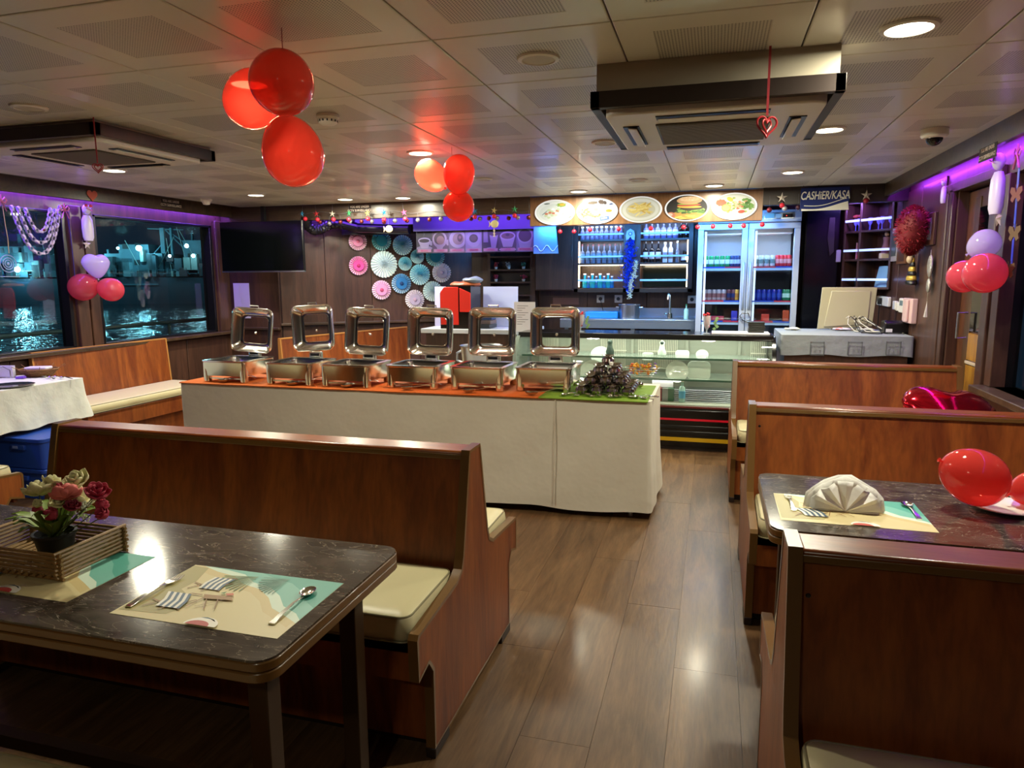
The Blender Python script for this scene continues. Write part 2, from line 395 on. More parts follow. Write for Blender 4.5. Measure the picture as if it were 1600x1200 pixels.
def strip_led(name, x0, x1, y0, y1, z, mt, label):
    tag(MB().box(x0, x1, y0, y1, z, z+.012).build(name, mt), label, 'led strip')
strip_led('led_strip', -5.36, -5.34, -.5, 6.9, 2.255, LEDP, 'purple glowing LED strip in the cornice above the left windows')
strip_led('led_strip', 1.50, 1.52, 0, 6.8, 2.255, LEDM, 'violet glowing LED strip in the cornice above the right side door')
strip_led('led_strip', -4.6, -1.9, 7.06, 7.075, 2.23, LEDP, 'purple glowing LED strip behind the beam of hanging starfish')

# left wall with windows
def wall_boxes(mb, x0, x1, ys, ye, holes, z0, z1, H=CEIL):
    y = ys
    for a, b in sorted(holes)+[(ye, ye)]:
        if a > y: mb.box(x0, x1, y, a, 0, H)
        if b > a: mb.box(x0, x1, a, b, 0, z0); mb.box(x0, x1, a, b, z1, H)
        y = b
    return mb
WLH = [(-.3, 1.3), (1.62, 3.05), (3.32, 4.92), (5.2, 6.78)]
wl = struct(wall_boxes(MB(), -5.55, XL, -2.6, 7.05, WLH, .885, 2.075).build('wall_left', DARKW))
for i, (a, b) in enumerate(WLH):
    f = MB(); x0, x1 = -5.50, -5.40
    for (ya, yb, za, zb) in ((a, a+.035, .885, 2.075), (b-.035, b, .885, 2.075), (a, b, .885, .915), (a, b, 2.05, 2.075)): f.box(x0, x1+.004, ya, yb, za, zb)
    wn = struct(f.build('window_%d' % (i+1), BLACK, bevel=.004))
    MB().box(-5.482, -5.478, a+.03, b-.03, .91, 2.055).build('pane', GLASS, wn)
for a, b in ((4.94, 5.06), (5.075, 5.18), (3.07, 3.3), (6.8, 7.0)):
    MB().box(-5.40, -5.365, a, b, .9, 2.13).build('post_board', DARKW, wl, bevel=.006)
for k in range(12):
    MB().box(-5.40, -5.388, -1.0+k*.66, -1.0+k*.66+.65, .05, .85).build('panel', DARKW, wl, bevel=.003)
struct(MB().box(-5.42, -5.30, -2.5, 7.0, .865, .90).build('trim_5', DARKH, bevel=.006))

# far wall, left part: short return, then the slanted bow wall
def slab_wall(name, p0, p1, H=CEIL, joints=(), th=.06, z_ledge=None, zlow=0):
    p0, p1 = Vector(p0), Vector(p1); d = p1-p0; ln = d.length; rz = math.atan2(d.y, d.x)
    o = struct(MB().box(0, ln, 0.012, th, zlow, H).build(name, DARKER, loc=(p0.x, p0.y, 0), rot=(0, 0, rz)))
    js = [0]+list(joints)+[ln]
    for a, b in zip(js[:-1], js[1:]): MB().box(a+.003, b-.003, 0, .012, zlow, H-.02).build('panel', DARKW, o, bevel=.003)
    if z_ledge: MB().box(0, ln, -.05, 0, z_ledge-.03, z_ledge).build('ledge', DARKH, o, bevel=.006)
    return o, rz, ln
L0, L1 = Vector((-4.74, 7.02, 0)), Vector((-2.9, 8.4, 0))
slab_wall('wall_far_left', (-5.45, 7.0, 0), (-4.72, 7.0, 0), z_ledge=.94)
ls, LRZ, LLEN = slab_wall('wall_slant_left', L0, L1, joints=(.52, 1.05, 1.62), z_ledge=.985)
LN = Vector((math.sin(LRZ), -math.cos(LRZ), 0))
def lw(px, py, off=0): return atp(px, py, L0+LN*off, LN)
slab_wall('wall_back', (-2.95, YB, 0), (1.3, YB, 0), joints=(.35, .8, 1.5, 2.2, 2.9, 3.6))
R0, R1 = Vector((1.22, 8.2, 0)), Vector((1.62, 7.66, 0))
_, RRZ, RLEN = slab_wall('wall_slant_right', R0, R1, H=CEIL)
RN = Vector((math.sin(RRZ), -math.cos(RRZ), 0))

# right wall: door recess and window
wr = MB()
wr.box(XR, 1.72, 5.62, 7.75, 0, CEIL); wr.box(XR, 1.72, 4.80, 4.98, 0, CEIL); wr.box(XR, 1.72, 4.98, 5.62, 2.06, CEIL)
wr.box(XR, 1.72, 3.1, 4.80, 0, .84); wr.box(XR, 1.72, 3.1, 4.80, 2.06, CEIL); wr.box(XR, 1.72, -2.6, 3.1, 0, CEIL)
wr.box(1.70, 1.76, 4.9, 5.7, 0, CEIL)
wrt = struct(wr.build('wall_right', DARKW))
for a, b in ((5.9, 6.5), (6.51, 7.1), (7.11, 7.7)): MB().box(XR-.012, XR, a, b, .05, 2.2).build('panel', DARKW, wrt, bevel=.003)
for a, b in ((4.83, 4.94), (5.66, 5.74), (5.77, 5.86)): MB().box(XR-.03, XR, a, b, 0, 2.08).build('door_post', DARKW, wrt, bevel=.006)
MB().box(XR-.03, XR, 4.8, 5.9, 2.06, 2.12).build('lintel', DARKH, wrt, bevel=.004)
struct(MB().box(XR-.10, 1.74, 3.0, 4.80, .80, .84).build('trim_6', DARKH, bevel=.006))
wn = struct(MB().box(1.66, 1.72, 4.72, 4.78, .84, 2.06).box(1.66, 1.72, 3.1, 3.16, .84, 2.06).box(1.66, 1.72, 3.1, 4.78, 2.02, 2.06).build('window_5', BLACK))
MB().box(1.70, 1.704, 3.1, 4.78, .84, 2.05).build('pane', GLASS, wn)
MB().box(XR-.02, 1.66, 4.70, 4.80, .84, 2.06).build('window_jamb', DARKW, wrt, bevel=.004)
ORW = wood('varnished_door_wood', '8a5a20', 'b5822f', (6, 6, .8), .25, .3)
dr = struct(MB().box(1.66, 1.69, 4.98, 5.62, .02, 2.05).build('door_1', wood('door_walnut', '4a2c1c', '633c26', (6, 6, .8), .3, .1), bevel=.004))
MB().box(1.652, 1.662, 5.36, 5.47, .05, 2.0).box(1.652, 1.662, 4.99, 5.06, .05, 2.0).build('stile', wood('door_oak', '442c16', '5c4020', (6, 6, .8), .3, .1), dr, bevel=.003)
MB().box(1.650, 1.662, 5.06, 5.36, 1.12, 1.93).build('door_glass', mat('dark_door_glass', '07090b', .06), dr, bevel=.003)
MB().box(1.648, 1.662, 5.06, 5.36, .93, 1.11).build('door_panel', ORW, dr, bevel=.004)
MB().box(1.640, 1.662, 5.06, 5.36, .905, .925).build('door_rail', mat('pale_door_rail', 'b8a890', .4), dr, bevel=.003)
MB().box(1.648, 1.662, 5.06, 5.36, .30, .90).build('door_panel', ORW, dr, bevel=.004)
MB().tube([(1.66, 5.42, 1.24), (1.598, 5.42, 1.24), (1.598, 5.42, 1.07), (1.66, 5.42, 1.07)], .009, 8).build('door_handle', SATIN, dr)
struct(MB().box(-5.5, 2.0, -2.66, -2.6, 0, CEIL+.02).build('wall_front', DARKW))
MB_ = struct(MB().box(-5.40, -5.38, -2.5, 7, 0, .07).build('baseboard_left', DARKER)); struct(MB().box(1.575, 1.6, -2.5, 4.8, 0, .07).build('baseboard_right', DARKER))

# ================================================================ OUTSIDE: harbour water, moored ship, own railing
wm = bpy.data.materials.new('night_water'); wm.use_nodes = True; nt = wm.node_tree; L = nt.links
b = nt.nodes['Principled BSDF']; b.inputs['Base Color'].default_value = (.0015, .004, .007, 1); b.inputs['Roughness'].default_value = .02; b.inputs['IOR'].default_value = 1.33
tc = nt.nodes.new('ShaderNodeTexCoord'); mp = nt.nodes.new('ShaderNodeMapping'); mp.inputs['Rotation'].default_value = (0, 0, -.8); mp.inputs['Scale'].default_value = (1.3, 1.9, 1)
n = nt.nodes.new('ShaderNodeTexNoise'); n.inputs['Scale'].default_value = 1.0; n.inputs['Detail'].default_value = 2
L.new(tc.outputs['Object'], mp.inputs[0]); L.new(mp.outputs[0], n.inputs['Vector'])
bp = nt.nodes.new('ShaderNodeBump'); bp.inputs['Strength'].default_value = 1; bp.inputs['Distance'].default_value = .14; L.new(n.outputs['Fac'], bp.inputs['Height']); L.new(bp.outputs[0], b.inputs['Normal'])
wt = MB().poly([(-190, -60, -1.5), (-6.5, -60, -1.5), (-6.5, 160, -1.5), (-190, 160, -1.5)]).build('harbour_water', wm)
tag(wt, 'dark rippled harbour water with glittering light reflections', 'water', kind='stuff')

HULL = mat('ship_hull_paint', '1c3340', .6, var=.4, vscale=.6); SUP = mat('ship_upperworks_paint', '3f5f6a', .7, var=.4, vscale=.5)
SHD = mat('ship_dark_gear', '0e171c', .6); SLAMP = mat('ship_floodlight', 'ffffff', .5, emit=160, ecol='9af0ff'); SLAMP2 = mat('ship_work_light', 'ffffff', .5, emit=30, ecol='b8f4ff')
def sp(px, py, d):                 # surveyed point at camera depth d
    r = ray(px, py); f = Vector((_X.z, _Y.z, _Z.z)); return EYE+r*(d/r.dot(f))
D = 84
A = sp(-60, 466, D); B = sp(420, 470, D); SL = (B-A).xy.length; SRZ = math.atan2(B.y-A.y, B.x-A.x)
ship = thing('moored_ship', 'dark grey ship with floodlights moored across the water, seen through the left windows', 'ship', (A.x, A.y, -1.5), SRZ)
def su(px): return (px+60)/480*SL
def sz(py): return (470-py)*D/F_PX
hp = [(su(-60), 0), (su(345), 0), (su(360), sz(425)), (su(330), sz(430)), (su(150), sz(428)), (su(-60), sz(424))]
MB().prism(hp, 'y', 0, 9).build('hull', HULL, ship)
for (p0, p1, y0, y1, dd) in ((-55, 60, 400, 425, .5), (-30, 40, 380, 400, 1), (165, 255, 392, 428, .6), (185, 232, 378, 392, 1), (285, 318, 372, 428, 1.2), (60, 110, 410, 426, 1), (256, 284, 404, 428, 1)):
    hs = MB().box(su(p0), su(p1), dd, 7, sz(y1), sz(y0)).build('deckhouse', SUP, ship)
    wx = su(p0)+.5
    wmb = MB()
    while wx < su(p1)-.8: wmb.box(wx, wx+.7, dd-.04, dd, (sz(y0)+sz(y1))/2, (sz(y0)+sz(y1))/2+.6); wx += 1.5
    wmb.build('porthole_row', SHD, hs)
for px, top, wd in ((248, 352, .25), (262, 352, .12), (206, 375, .12), (320, 372, .12), (22, 360, .2), (85, 385, .12), (130, 380, .1), (295, 360, .1), (160, 385, .1)):
    MB().box(su(px)-wd, su(px)+wd, 2, 2.4, sz(428), sz(top)).build('mast', SUP, ship)
for (a, b) in (((225, 353), (281, 355)), ((250, 352), (310, 415)), ((248, 375), (200, 425)), ((262, 360), (340, 420)), ((22, 362), (60, 410)), ((165, 405), (190, 430))):
    MB().tube([(su(a[0]), 2.2, sz(a[1])), (su(b[0]), 2.2, sz(b[1]))], .07, 5).build('boom', SUP, ship)
MB().box(su(-60), su(350), -.05, .05, sz(424), sz(423)).box(su(-60), su(350), -.05, .05, sz(418), sz(417.4)).build('deck_rail', SUP, ship)
MB().box(su(150), su(250), -.06, 0, sz(441), sz(439)).build('rubbing_strake', SUP, ship)
for px, py, r_ in ((153, 387, .34), (232, 385, .30), (200, 385, .14), (305, 382, .22), (314, 397, .20), (278, 397, .16), (43, 416, .30), (330, 410, .14), (-20, 395, .3)):
    MB().ball((su(px), -1.2, sz(py)), r_, n=10, m_=6).build('floodlight', SLAMP if r_ > .25 else SLAMP2, ship)
R_ = random.Random(11)
GEAR = [mat('ship_gear_%d' % k, c_, .7) for k, c_ in enumerate(('24404a', '56727a', '1a2a30', '7a8c88', '3a2c30'))]
for k in range(70):
    px = R_.uniform(-50, 330); w_, h_ = R_.uniform(.2, 1.3), R_.uniform(.3, 2.0); zb_ = sz(R_.choice((428, 428, 428, 418, 405)))
    MB().box(su(px), su(px)+w_, -.2, R_.uniform(.3, 1.2), zb_, zb_+h_).build('deck_gear', R_.choice(GEAR), ship)
for k in range(26):
    px = -55+k*16; MB().box(su(px), su(px)+.08, -.1, 0, sz(424), sz(415)).build('rail_post', SUP, ship)
for k in range(8):
    px = R_.uniform(0, 320); MB().tube([(su(px), .5, sz(R_.uniform(352, 380))), (su(px+R_.uniform(-60, 60)), .5, sz(424))], .035, 4).build('rigging', GEAR[3], ship)
quay = thing('quay_shed', 'dark low quay building in shadow beyond the moored ship', 'building', (A.x, A.y, -1.5), SRZ)
MB().box(su(-60), su(500), 14, 22, 0, sz(395)).build('shed_wall', SHD, quay); MB().box(su(-60), su(500), 13.6, 22.4, sz(395), sz(392)).build('shed_roof', HULL, quay)
for (px, s_, k) in ((190, .7, (.35, .9, 1)), (300, .5, (.4, .9, 1)), (40, .6, (.35, .9, 1))):
    p = sp(px, 360, D-9)
    d_ = bpy.data.lights.new('ship_floodlight_beam', 'POINT'); d_.energy = 420*s_; d_.color = k; d_.shadow_soft_size = .4
    lo = bpy.data.objects.new('ship_floodlight_beam', d_); COL.objects.link(lo); lo.location = p

rl = thing('deck_railing', 'grey side deck railing outside the left windows', 'railing', (-6.35, 0, 0))
RAILM = mat('painted_rail', '4a5a5a', .5)
p1, p2 = at(165, 512, 'x', -6.35), at(165, 560, 'x', -6.35)
for zz in (p1.z, p1.z-.36): MB().tube([(0, 0, zz), (0, 8.5, zz)], .022, 8).build('rail', RAILM, rl)
for k in range(8): MB().tube([(0, .5+k*1.1, -.2), (0, .5+k*1.1, p1.z)], .018, 8).build('stanchion', RAILM, rl)
tag(struct(MB().box(-6.5, -5.55, -2, 9, -.3, -.2).build('trim_7', RAILM)), 'narrow outside deck below the left windows', 'deck')
del bpy.data.objects['trim_7']['category']

# ================================================================ BENCHES AND TABLES
def ribbon(mb, prof, xa, xb, t=.003, inset=.010):
    """edge banding that wraps a panel outline (y, z) between x = xa and xb"""
    n = len(prof); out = []; inn = []
    area_ = sum(prof[i][0]*prof[(i+1) % n][1]-prof[(i+1) % n][0]*prof[i][1] for i in range(n)); sg = 1 if area_ > 0 else -1
    for i in range(n):
        a, b_, c = Vector(prof[i-1]), Vector(prof[i]), Vector(prof[(i+1) % n])
        e1 = (b_-a).normalized(); e2 = (c-b_).normalized(); nn = Vector((e1.y+e2.y, -(e1.x+e2.x)))*sg
        nn = nn.normalized() if nn.length > 1e-6 else Vector((e1.y, -e1.x))*sg
        out.append(b_+nn*t); inn.append(b_-nn*inset)
    vs = []
    for p in out: vs += [(xa-.0015, p.x, p.y), (xb+.0015, p.x, p.y)]
    for p in inn: vs += [(xa-.0015, p.x, p.y), (xb+.0015, p.x, p.y)]
    fs = []
    for i in range(n):
        j = (i+1) % n
        fs += [(2*i, 2*j, 2*j+1, 2*i+1), (2*i, 2*n+2*i, 2*n+2*j, 2*j), (2*i+1, 2*j+1, 2*n+2*j+1, 2*n+2*i+1)]
    mb.add(vs, fs)
def cushion(parent, x0, x1, y0, y1, z0, z1, name='seat_cushion'):
    mb = MB(); w_, d_ = x1-x0, y1-y0; cx, cy = (x0+x1)/2, (y0+y1)/2; h = z1-z0
    N = None; vs = []; fs = []
    lay = [(-.014, 0), (-.002, .12), (.002, .5), (-.002, .85), (-.012, .97), (-.05, 1.02), (-.14, 1.05)]
    for off, t in lay:
        pts = rrect(w_+2*off, d_+2*off, max(.012, .035+off), 5, cx, cy); N = len(pts); vs += [(p[0], p[1], z0+h*t) for p in pts]
    for j in range(len(lay)-1):
        for k in range(N): fs.append((j*N+k, j*N+(k+1) % N, (j+1)*N+(k+1) % N, (j+1)*N+k))
    fs += [tuple(range(N))[::-1], tuple((len(lay)-1)*N+k for k in range(N))]
    mb.add(vs, fs)
    c = mb.build(name, CUSH, parent, sharp=80)
    pts = rrect(w_-.012, d_-.012, .035, 5, cx, cy)
    MB().tube([(p[0], p[1], z0+h*.93) for p in pts], .0035, 6, closed=True).build('piping', PIPE, c)
    MB().tube([(p[0], p[1], z0+h*.08) for p in rrect(w_+.004, d_+.004, .035, 5, cx, cy)], .003, 6, closed=True).build('piping', PIPE, c)
    return c
def bench(x0, x1, yc, label, both=True, group=None, extra=None, cush=True):
    t = thing('booth_bench', label, 'bench', (x0, yc, 0), group=group); W = x1-x0; T = .028
    half = [(.42, .035), (.42, .30), (.455, .345), (.53, .325), (.535, .455), (.525, .468), (.20, .492), (.155, .515), (.135, .56), (.062, .885), (.055, .905)]
    prof = half+[(-a, b) for a, b in half[::-1]]
    for xa in (0, W-T):
        p = MB().prism(prof, 'x', xa, xa+T).build('end_panel', BENCH, t)
        mb = MB(); ribbon(mb, prof, xa, xa+T); mb.build('edge_band', TRIM, p)
        for s in (-1, 1):
            MB().box(xa-.003, xa+T+.003, *(sorted((s*.30, s*.425))), 0, .035).build('foot', DARKER, p, bevel=.004)
    MB().prism([(.115, .44), (.045, .885), (-.045, .885), (-.115, .44)], 'x', T, W-T).build('backrest', BENCH, t)
    MB().box(T-.002, W-T+.002, -.056, .056, .876, .902).build('top_rail', BENCHX, t, bevel=.008)
    MB().box(T, W-T, -.0575, -.048, .872, .892).box(T, W-T, .048, .0575, .872, .892).build('top_edge_band', TRIM, t, bevel=.003)
    for s in (-1, 1):
        y_ = lambda a, b: sorted((s*a, s*b))
        MB().box(T, W-T, *y_(.10, .512), .40, .425).box(T, W-T, *y_(.49, .512), .31, .425).build('seat_board', BENCH, t)
        MB().box(T, W-T, *y_(.39, .408), .05, .40).build('front_board', BENCH, t)
        MB().box(T, W-T, *y_(.34, .36), 0, .06).build('plinth', DARKER, t)
        if cush:
            n = 1
            yy = y_(.135, .515); cushion(t, T+.006, W-T-.006, yy[0], yy[1], .426, .512)
    return t
bench(-2.62, -.79, 2.29, 'dark-sided booth bench behind the left table with the flowers, its back to the buffet')
b3 = bench(.18, 1.56, 1.65, 'booth bench nearest the camera at the lower right, back seen from behind')
b2 = bench(.18, 1.56, 3.45, 'booth bench behind the table with the folded napkin')
b1 = bench(.15, 1.56, 5.18, 'farthest right booth bench, directly in front of the cashier desk')
bench(-5.35, -3.56, 2.29, 'booth bench end at the left picture edge beside the blue crates')
bench(-2.62, -.79, .50, 'booth bench in the dark lower left corner, cream seat edge showing')
for xx, yy, b_ in ((.06, -.07, b3), (.05, -.06, b2)):
    pass
cap = MB().lathe([(.006, 0), (.005, .0015), (.0001, .002)], 10)
for (px, py, yb, par) in ((1263, 931, 1.65, b3), (1187, 666, 3.45, b2)):
    p = at(px, py, 'y', yb-.06); zz = p.z; yf = -(.045+(.885-zz)/.445*.07)
    c = MB().lathe([(.006, 0), (.005, .0015), (.0001, .002)], 10).build('screw_cap', BLACK, par, (p.x-.18, yf, zz), (PI/2, 0, 0))

def booth_table(x0, x1, y0, y1, z, label):
    w_, d_ = x1-x0, y1-y0
    t = thing('booth_table', label, 'table', ((x0+x1)/2, (y0+y1)/2, 0))
    MB().prism(rrect(w_, d_, .045), 'z', z-.006, z).build('tabletop', LAM, t)
    MB().prism(rrect(w_+.006, d_+.006, .048), 'z', z-.026, z-.005).build('edge_band', TRIM, t, bevel=.003)
    MB().prism(rrect(w_+.006, d_+.006, .048), 'z', z-.050, z-.028).build('edge_band', TRIM, t, bevel=.003)
    LG = mat('brown_table_leg', '38240f', .45)
    for sx in (-1, 1):
        for sy in (-1, 1):
            MB().box(-.025, .025, -.025, .025, .02, z-.05).build('leg', LG, t, (sx*(w_/2-.10), sy*(d_/2-.12), 0), bevel=.003)
        MB().box(sx*(w_/2-.10)-.03, sx*(w_/2-.10)+.03, -d_/2+.05, d_/2-.05, 0, .03).build('foot_bar', LG, t, bevel=.004)
    MB().box(-w_/2+.1, w_/2-.1, -.02, .02, .12, .16).build('stretcher', LG, t)
    return t
TZ = .735
booth_table(-2.62, -.835, 1.125, 1.76, TZ, 'dark stone-top booth table with the flower pot and bamboo tray')
booth_table(.195, 1.56, 2.19, 2.835, TZ, 'dark stone-top booth table with the folded napkin and red balloons')

# wall benches (single sided), u along, seat towards +v
def wall_bench(p0, p1, label, depth=.5, H=.9):
    p0, p1 = Vector(p0), Vector(p1); d = p1-p0; W = d.length; rz = math.atan2(d.y, d.x)
    t = thing('wall_bench', label, 'bench', (p0.x, p0.y, 0), rz)     # local x along, local -y towards the room
    MB().prism([(0, .42), (.035, H), (.06, H), (.06, .42)], 'x', 0, W).build('backrest', BENCH, t)
    mb = MB()
    for xa, xb in ((-.004, .012), (W-.012, W+.004)): mb.prism([(-.004, .42), (.031, H+.004), (.064, H+.004), (.064, .42)], 'x', xa, xb)
    mb.box(0, W, .030, .063, H-.006, H+.006); mb.build('edge_band', mat('edge_band_light', 'b07a40', .35), t)
    MB().box(0, W, -depth, 0, .38, .41).box(0, W, -depth, -depth+.02, .27, .41).build('seat_board', BENCH, t, bevel=.003)
    MB().box(.02, W-.02, -depth+.10, -depth+.12, .03, .38).box(.02, .04, -depth+.1, 0, .0, .38).box(W-.04, W-.02, -depth+.1, 0, .0, .38).build('front_board', BENCH, t)
    cushion(t, .005, W-.005, -depth+.01, -.01, .412, .487)
    return t
wall_bench((-5.30, 4.42, 0), (-5.26, 5.86, 0), 'orange-brown wall bench under the far left window, cream seat')
bpA, bpB = at(441, 530, 'z', .9), at(640, 511, 'z', .9)
d_ = (bpB-bpA).normalized()
wall_bench((bpA.x, bpA.y, 0), (bpB.x, bpB.y, 0), 'orange-brown wall bench seen behind the chafing dishes')

# ================================================================ TABLE SETTINGS
def placemat(x, y, label, rz=0):
    W, H = .445, .285; mb = MB(); lv = [0]
    def P(c, pts):
        mb.c = c; lv[0] += 1; z = .0006+lv[0]*.00006
        mb.poly([(max(0, min(W, a))-W/2, max(0, min(H, b_))-H/2, z) for a, b_ in pts])
    mb.c = 'd3c493'; mb.box(-W/2, W/2, -H/2, H/2, 0, .0006)
    edge = [(.03, .285), (.09, .262), (.15, .25), (.20, .215), (.26, .20), (.31, .165), (.35, .12), (.40, .095), (.445, .07)]
    P('cdb982', [(a-.010, b_-.022) for a, b_ in edge]+[(.445, .285), (.03, .285)])
    P('cfe3d0', edge+[(.445, .285), (.03, .285)])
    P('6fb5a6', [(a+.02, b_+.016) for a, b_ in edge]+[(.445, .285), (.05, .285)])
    P('48a090', [(a+.06, b_+.05) for a, b_ in edge[2:]]+[(.445, .285), (.2, .285)])
    P('a59a62', [(.005, .02), (.0, .28), (.05, .275), (.075, .2), (.07, .15), (.12, .12), (.15, .07), (.13, .03)])
    for k in range(13):                                     # printed palm fronds
        a = -.4+k*.17; bx, by = .215, .262
        P('6f8a5a', [(bx, by), (bx-.09*math.cos(a)-.004, by-.075*abs(math.sin(a))-.01), (bx-.088*math.cos(a), by-.08*abs(math.sin(a))-.012)])
        bx, by = .30, .27
        P('5a8a78', [(bx, by), (bx-.075*math.cos(a), by-.085*abs(math.sin(a))), (bx-.07*math.cos(a)+.004, by-.09*abs(math.sin(a)))])
    def chair(cx, cy, s, lean):
        for (a, b_) in (((-.045, -.035), (.02, .045)), ((.0, -.04), (.055, .02)), ((-.05, .0), (.05, -.03)), ((.02, .045), (.05, .045))):
            dx, dy = b_[0]-a[0], b_[1]-a[1]; l = math.hypot(dx, dy); nx, ny = -dy/l*.0018, dx/l*.0018
            P('8a6238', [(cx+(a[0]+nx)*s, cy+(a[1]+ny)*s), (cx+(b_[0]+nx)*s, cy+(b_[1]+ny)*s), (cx+(b_[0]-nx)*s, cy+(b_[1]-ny)*s), (cx+(a[0]-nx)*s, cy+(a[1]-ny)*s)])
        for k in range(8):
            u0, u1 = -.028+k*.008, -.028+(k+1)*.008
            P('45607a' if k % 2 else 'e8e4d8', [(cx+(u0+lean)*s, cy+.04*s), (cx+(u1+lean)*s, cy+.04*s), (cx+(u1+.006)*s, cy+.005*s), (cx+(u1+.012)*s, cy-.028*s), (cx+(u0+.012)*s, cy-.028*s), (cx+(u0+.006)*s, cy+.005*s)])
    chair(.125, .19, .95, .01); chair(.095, .085, 1.05, -.012)
    P('9c7440', [(.15, .135), (.225, .14), (.24, .125), (.165, .115)])
    for a, b_ in (((.16, .12), (.15, .07)), ((.2, .12), (.225, .075)), ((.215, .12), (.17, .075)), ((.17, .118), (.2, .07))):
        P('8a6238', [(a[0], a[1]), (a[0]+.003, a[1]), (b_[0]+.003, b_[1]), (b_[0], b_[1])])
    P('c2603a', [(.20, .15), (.215, .158), (.225, .148), (.21, .142)]); P('4f7a3c', [(.185, .15), (.195, .162), (.197, .148)])
    ell = lambda cx, cy, rx, ry: [(cx+rx*math.cos(2*PI*k/20), cy+ry*math.sin(2*PI*k/20)) for k in range(20)]
    P('f0ece0', ell(.245, .002, .042, .034)); P('b8352c', ell(.238, .0, .030, .020)); P('49697c', [(.225, .032), (.262, .03), (.272, .022), (.24, .036)])
    o = mb.build('placemat', PRINT, None, (x, y, TZ+.0002), (0, 0, rz)); tag(o, label, 'placemat', 'beach picture placemats'); return o
placemat(-1.095, 1.358, 'beach picture placemat with fork and spoon, fully visible on the left table')
placemat(-1.685, 1.375, 'beach picture placemat lying under the bamboo tray')
placemat(.452, 2.425, 'beach picture placemat under the folded napkin')

def fork_thing(p, ang, label, L_=.185):
    t = thing('fork', label, 'fork', (p[0], p[1], TZ+.0018), ang)     # local +y points to the tines
    hw = [(-.5, .0075, .0), (-.47, .0085, .001), (-.3, .0068, .004), (0, .0036, .007), (.16, .003, .004), (.2, .005, .003)]
    mb = MB(); n = len(hw); vs = []
    for u, w_, z in hw:
        for dx, dz in ((-w_, 0), (w_, 0), (w_, .0022), (-w_, .0022)): vs.append((dx, u*L_, z+dz))
    fs = [(0, 1, 2, 3), tuple((n-1)*4+k for k in (3, 2, 1, 0))]
    for j in range(n-1):
        for k in range(4): fs.append((j*4+k, j*4+(k+1) % 4, (j+1)*4+(k+1) % 4, (j+1)*4+k))
    mb.add(vs, fs).build('handle', STEEL, t, bevel=.0008)
    h = MB().prism([(-.005, .2*L_), (.005, .2*L_), (.0115, .27*L_), (.0115, .31*L_), (-.0115, .31*L_), (-.0115, .27*L_)], 'z', .003, .0052).build('head', STEEL, t)
    for k in range(4):
        xx = -.0100+k*.00667
        MB().tube([(xx, .30*L_, .0042), (xx, .4*L_, .0030), (xx*.95, .5*L_, .006)], [.0016, .0015, .0008], 6).build('tine', STEEL, h)
    return t
def spoon_thing(p, ang, label, L_=.18, mt=None, name='spoon', cat='spoon', group=None, z=None):
    t = thing(name, label, cat, (p[0], p[1], (TZ+.0018) if z is None else z), ang, group)
    hw = [(-.5, .0072, .0), (-.47, .008, .001), (-.3, .0062, .004), (0, .0034, .007), (.2, .003, .003)]
    vs = []; n = len(hw)
    for u, w_, zz in hw:
        for dx, dz in ((-w_, 0), (w_, 0), (w_, .0022), (-w_, .0022)): vs.append((dx, u*L_, zz+dz))
    fs = [(0, 1, 2, 3), tuple((n-1)*4+k for k in (3, 2, 1, 0))]
    for j in range(n-1):
        for k in range(4): fs.append((j*4+k, j*4+(k+1) % 4, (j+1)*4+(k+1) % 4, (j+1)*4+k))
    MB().add(vs, fs).build('handle', mt or STEEL, t, bevel=.0008)
    prof = [(.0001, -.0005), (.5, .0008), (.85, .0042), (1, .0085), (.94, .0085), (.8, .0052), (.45, .002), (.0001, .001)]
    MB().lathe([(r*.0185, zz) for r, zz in prof], 18, (0, .34*L_, 0), 1, 1.45).build('bowl', mt or STEEL, t)
    return t
def seg(pxa, pya, pxb, pyb):
    a, b_ = at(pxa, pya, 'z', TZ), at(pxb, pyb, 'z', TZ); d = b_-a
    return (a+b_)/2, math.atan2(d.y, d.x)-PI/2, d.length
c, a, l = seg(200, 950, 284, 902); fork_thing(c, a, 'steel fork on the left edge of the fully visible placemat', l)
c, a, l = seg(424, 977, 491, 921); spoon_thing(c, a, 'steel spoon lying over the sea of the left placemat', l)
c, a, l = seg(1243, 804, 1228, 770); fork_thing(c, a, 'steel fork left of the folded napkin', .17)
c, a, l = seg(1441, 817, 1410, 784); spoon_thing(c, a, 'steel spoon right of the folded napkin', .165)

# pleated napkin fan
nk = thing('folded_napkin', 'white cloth napkin folded into a standing fan on the right table', 'napkin', (*at(1318, 797, 'z', TZ).xy, TZ+.0015))
NAP = mat('white_napkin', 'f2f0ea', .85, bump=.15, bscale=50)
def fan(R, y0, lean, name, n=26, amp=.010, a0=.0, sx=1):
    vs = []; rr = 6
    for i in range(n+1):
        a = a0+(PI-2*a0)*i/n
        for j in range(rr+1):
            q = R*j/rr; s_ = (amp if i % 2 else -amp)*(j/rr)*(1 if 0 < i < n else 0)
            vs.append((-q*math.cos(a)*sx, y0+lean*q*math.sin(a)/R+s_, .004+q*math.sin(a)*.86+.006*math.sin(5*a)*(j/rr)))
    fs = [(i*(rr+1)+j, i*(rr+1)+j+1, (i+1)*(rr+1)+j+1, (i+1)*(rr+1)+j) for i in range(n) for j in range(rr)]
    o = MB().add(vs, fs).build(name, NAP, nk, sharp=60); so = o.modifiers.new('cloth thickness', 'SOLIDIFY'); so.thickness = .0025; return o
fan(.106, -.030, .022, 'front_pleats', 12, .012, .04, 1.02); fan(.118, -.012, .018, 'middle_pleats', 10, .008, .0, 1.0); fan(.124, .004, .016, 'back_fold', 9, .006, .0, 1.0)
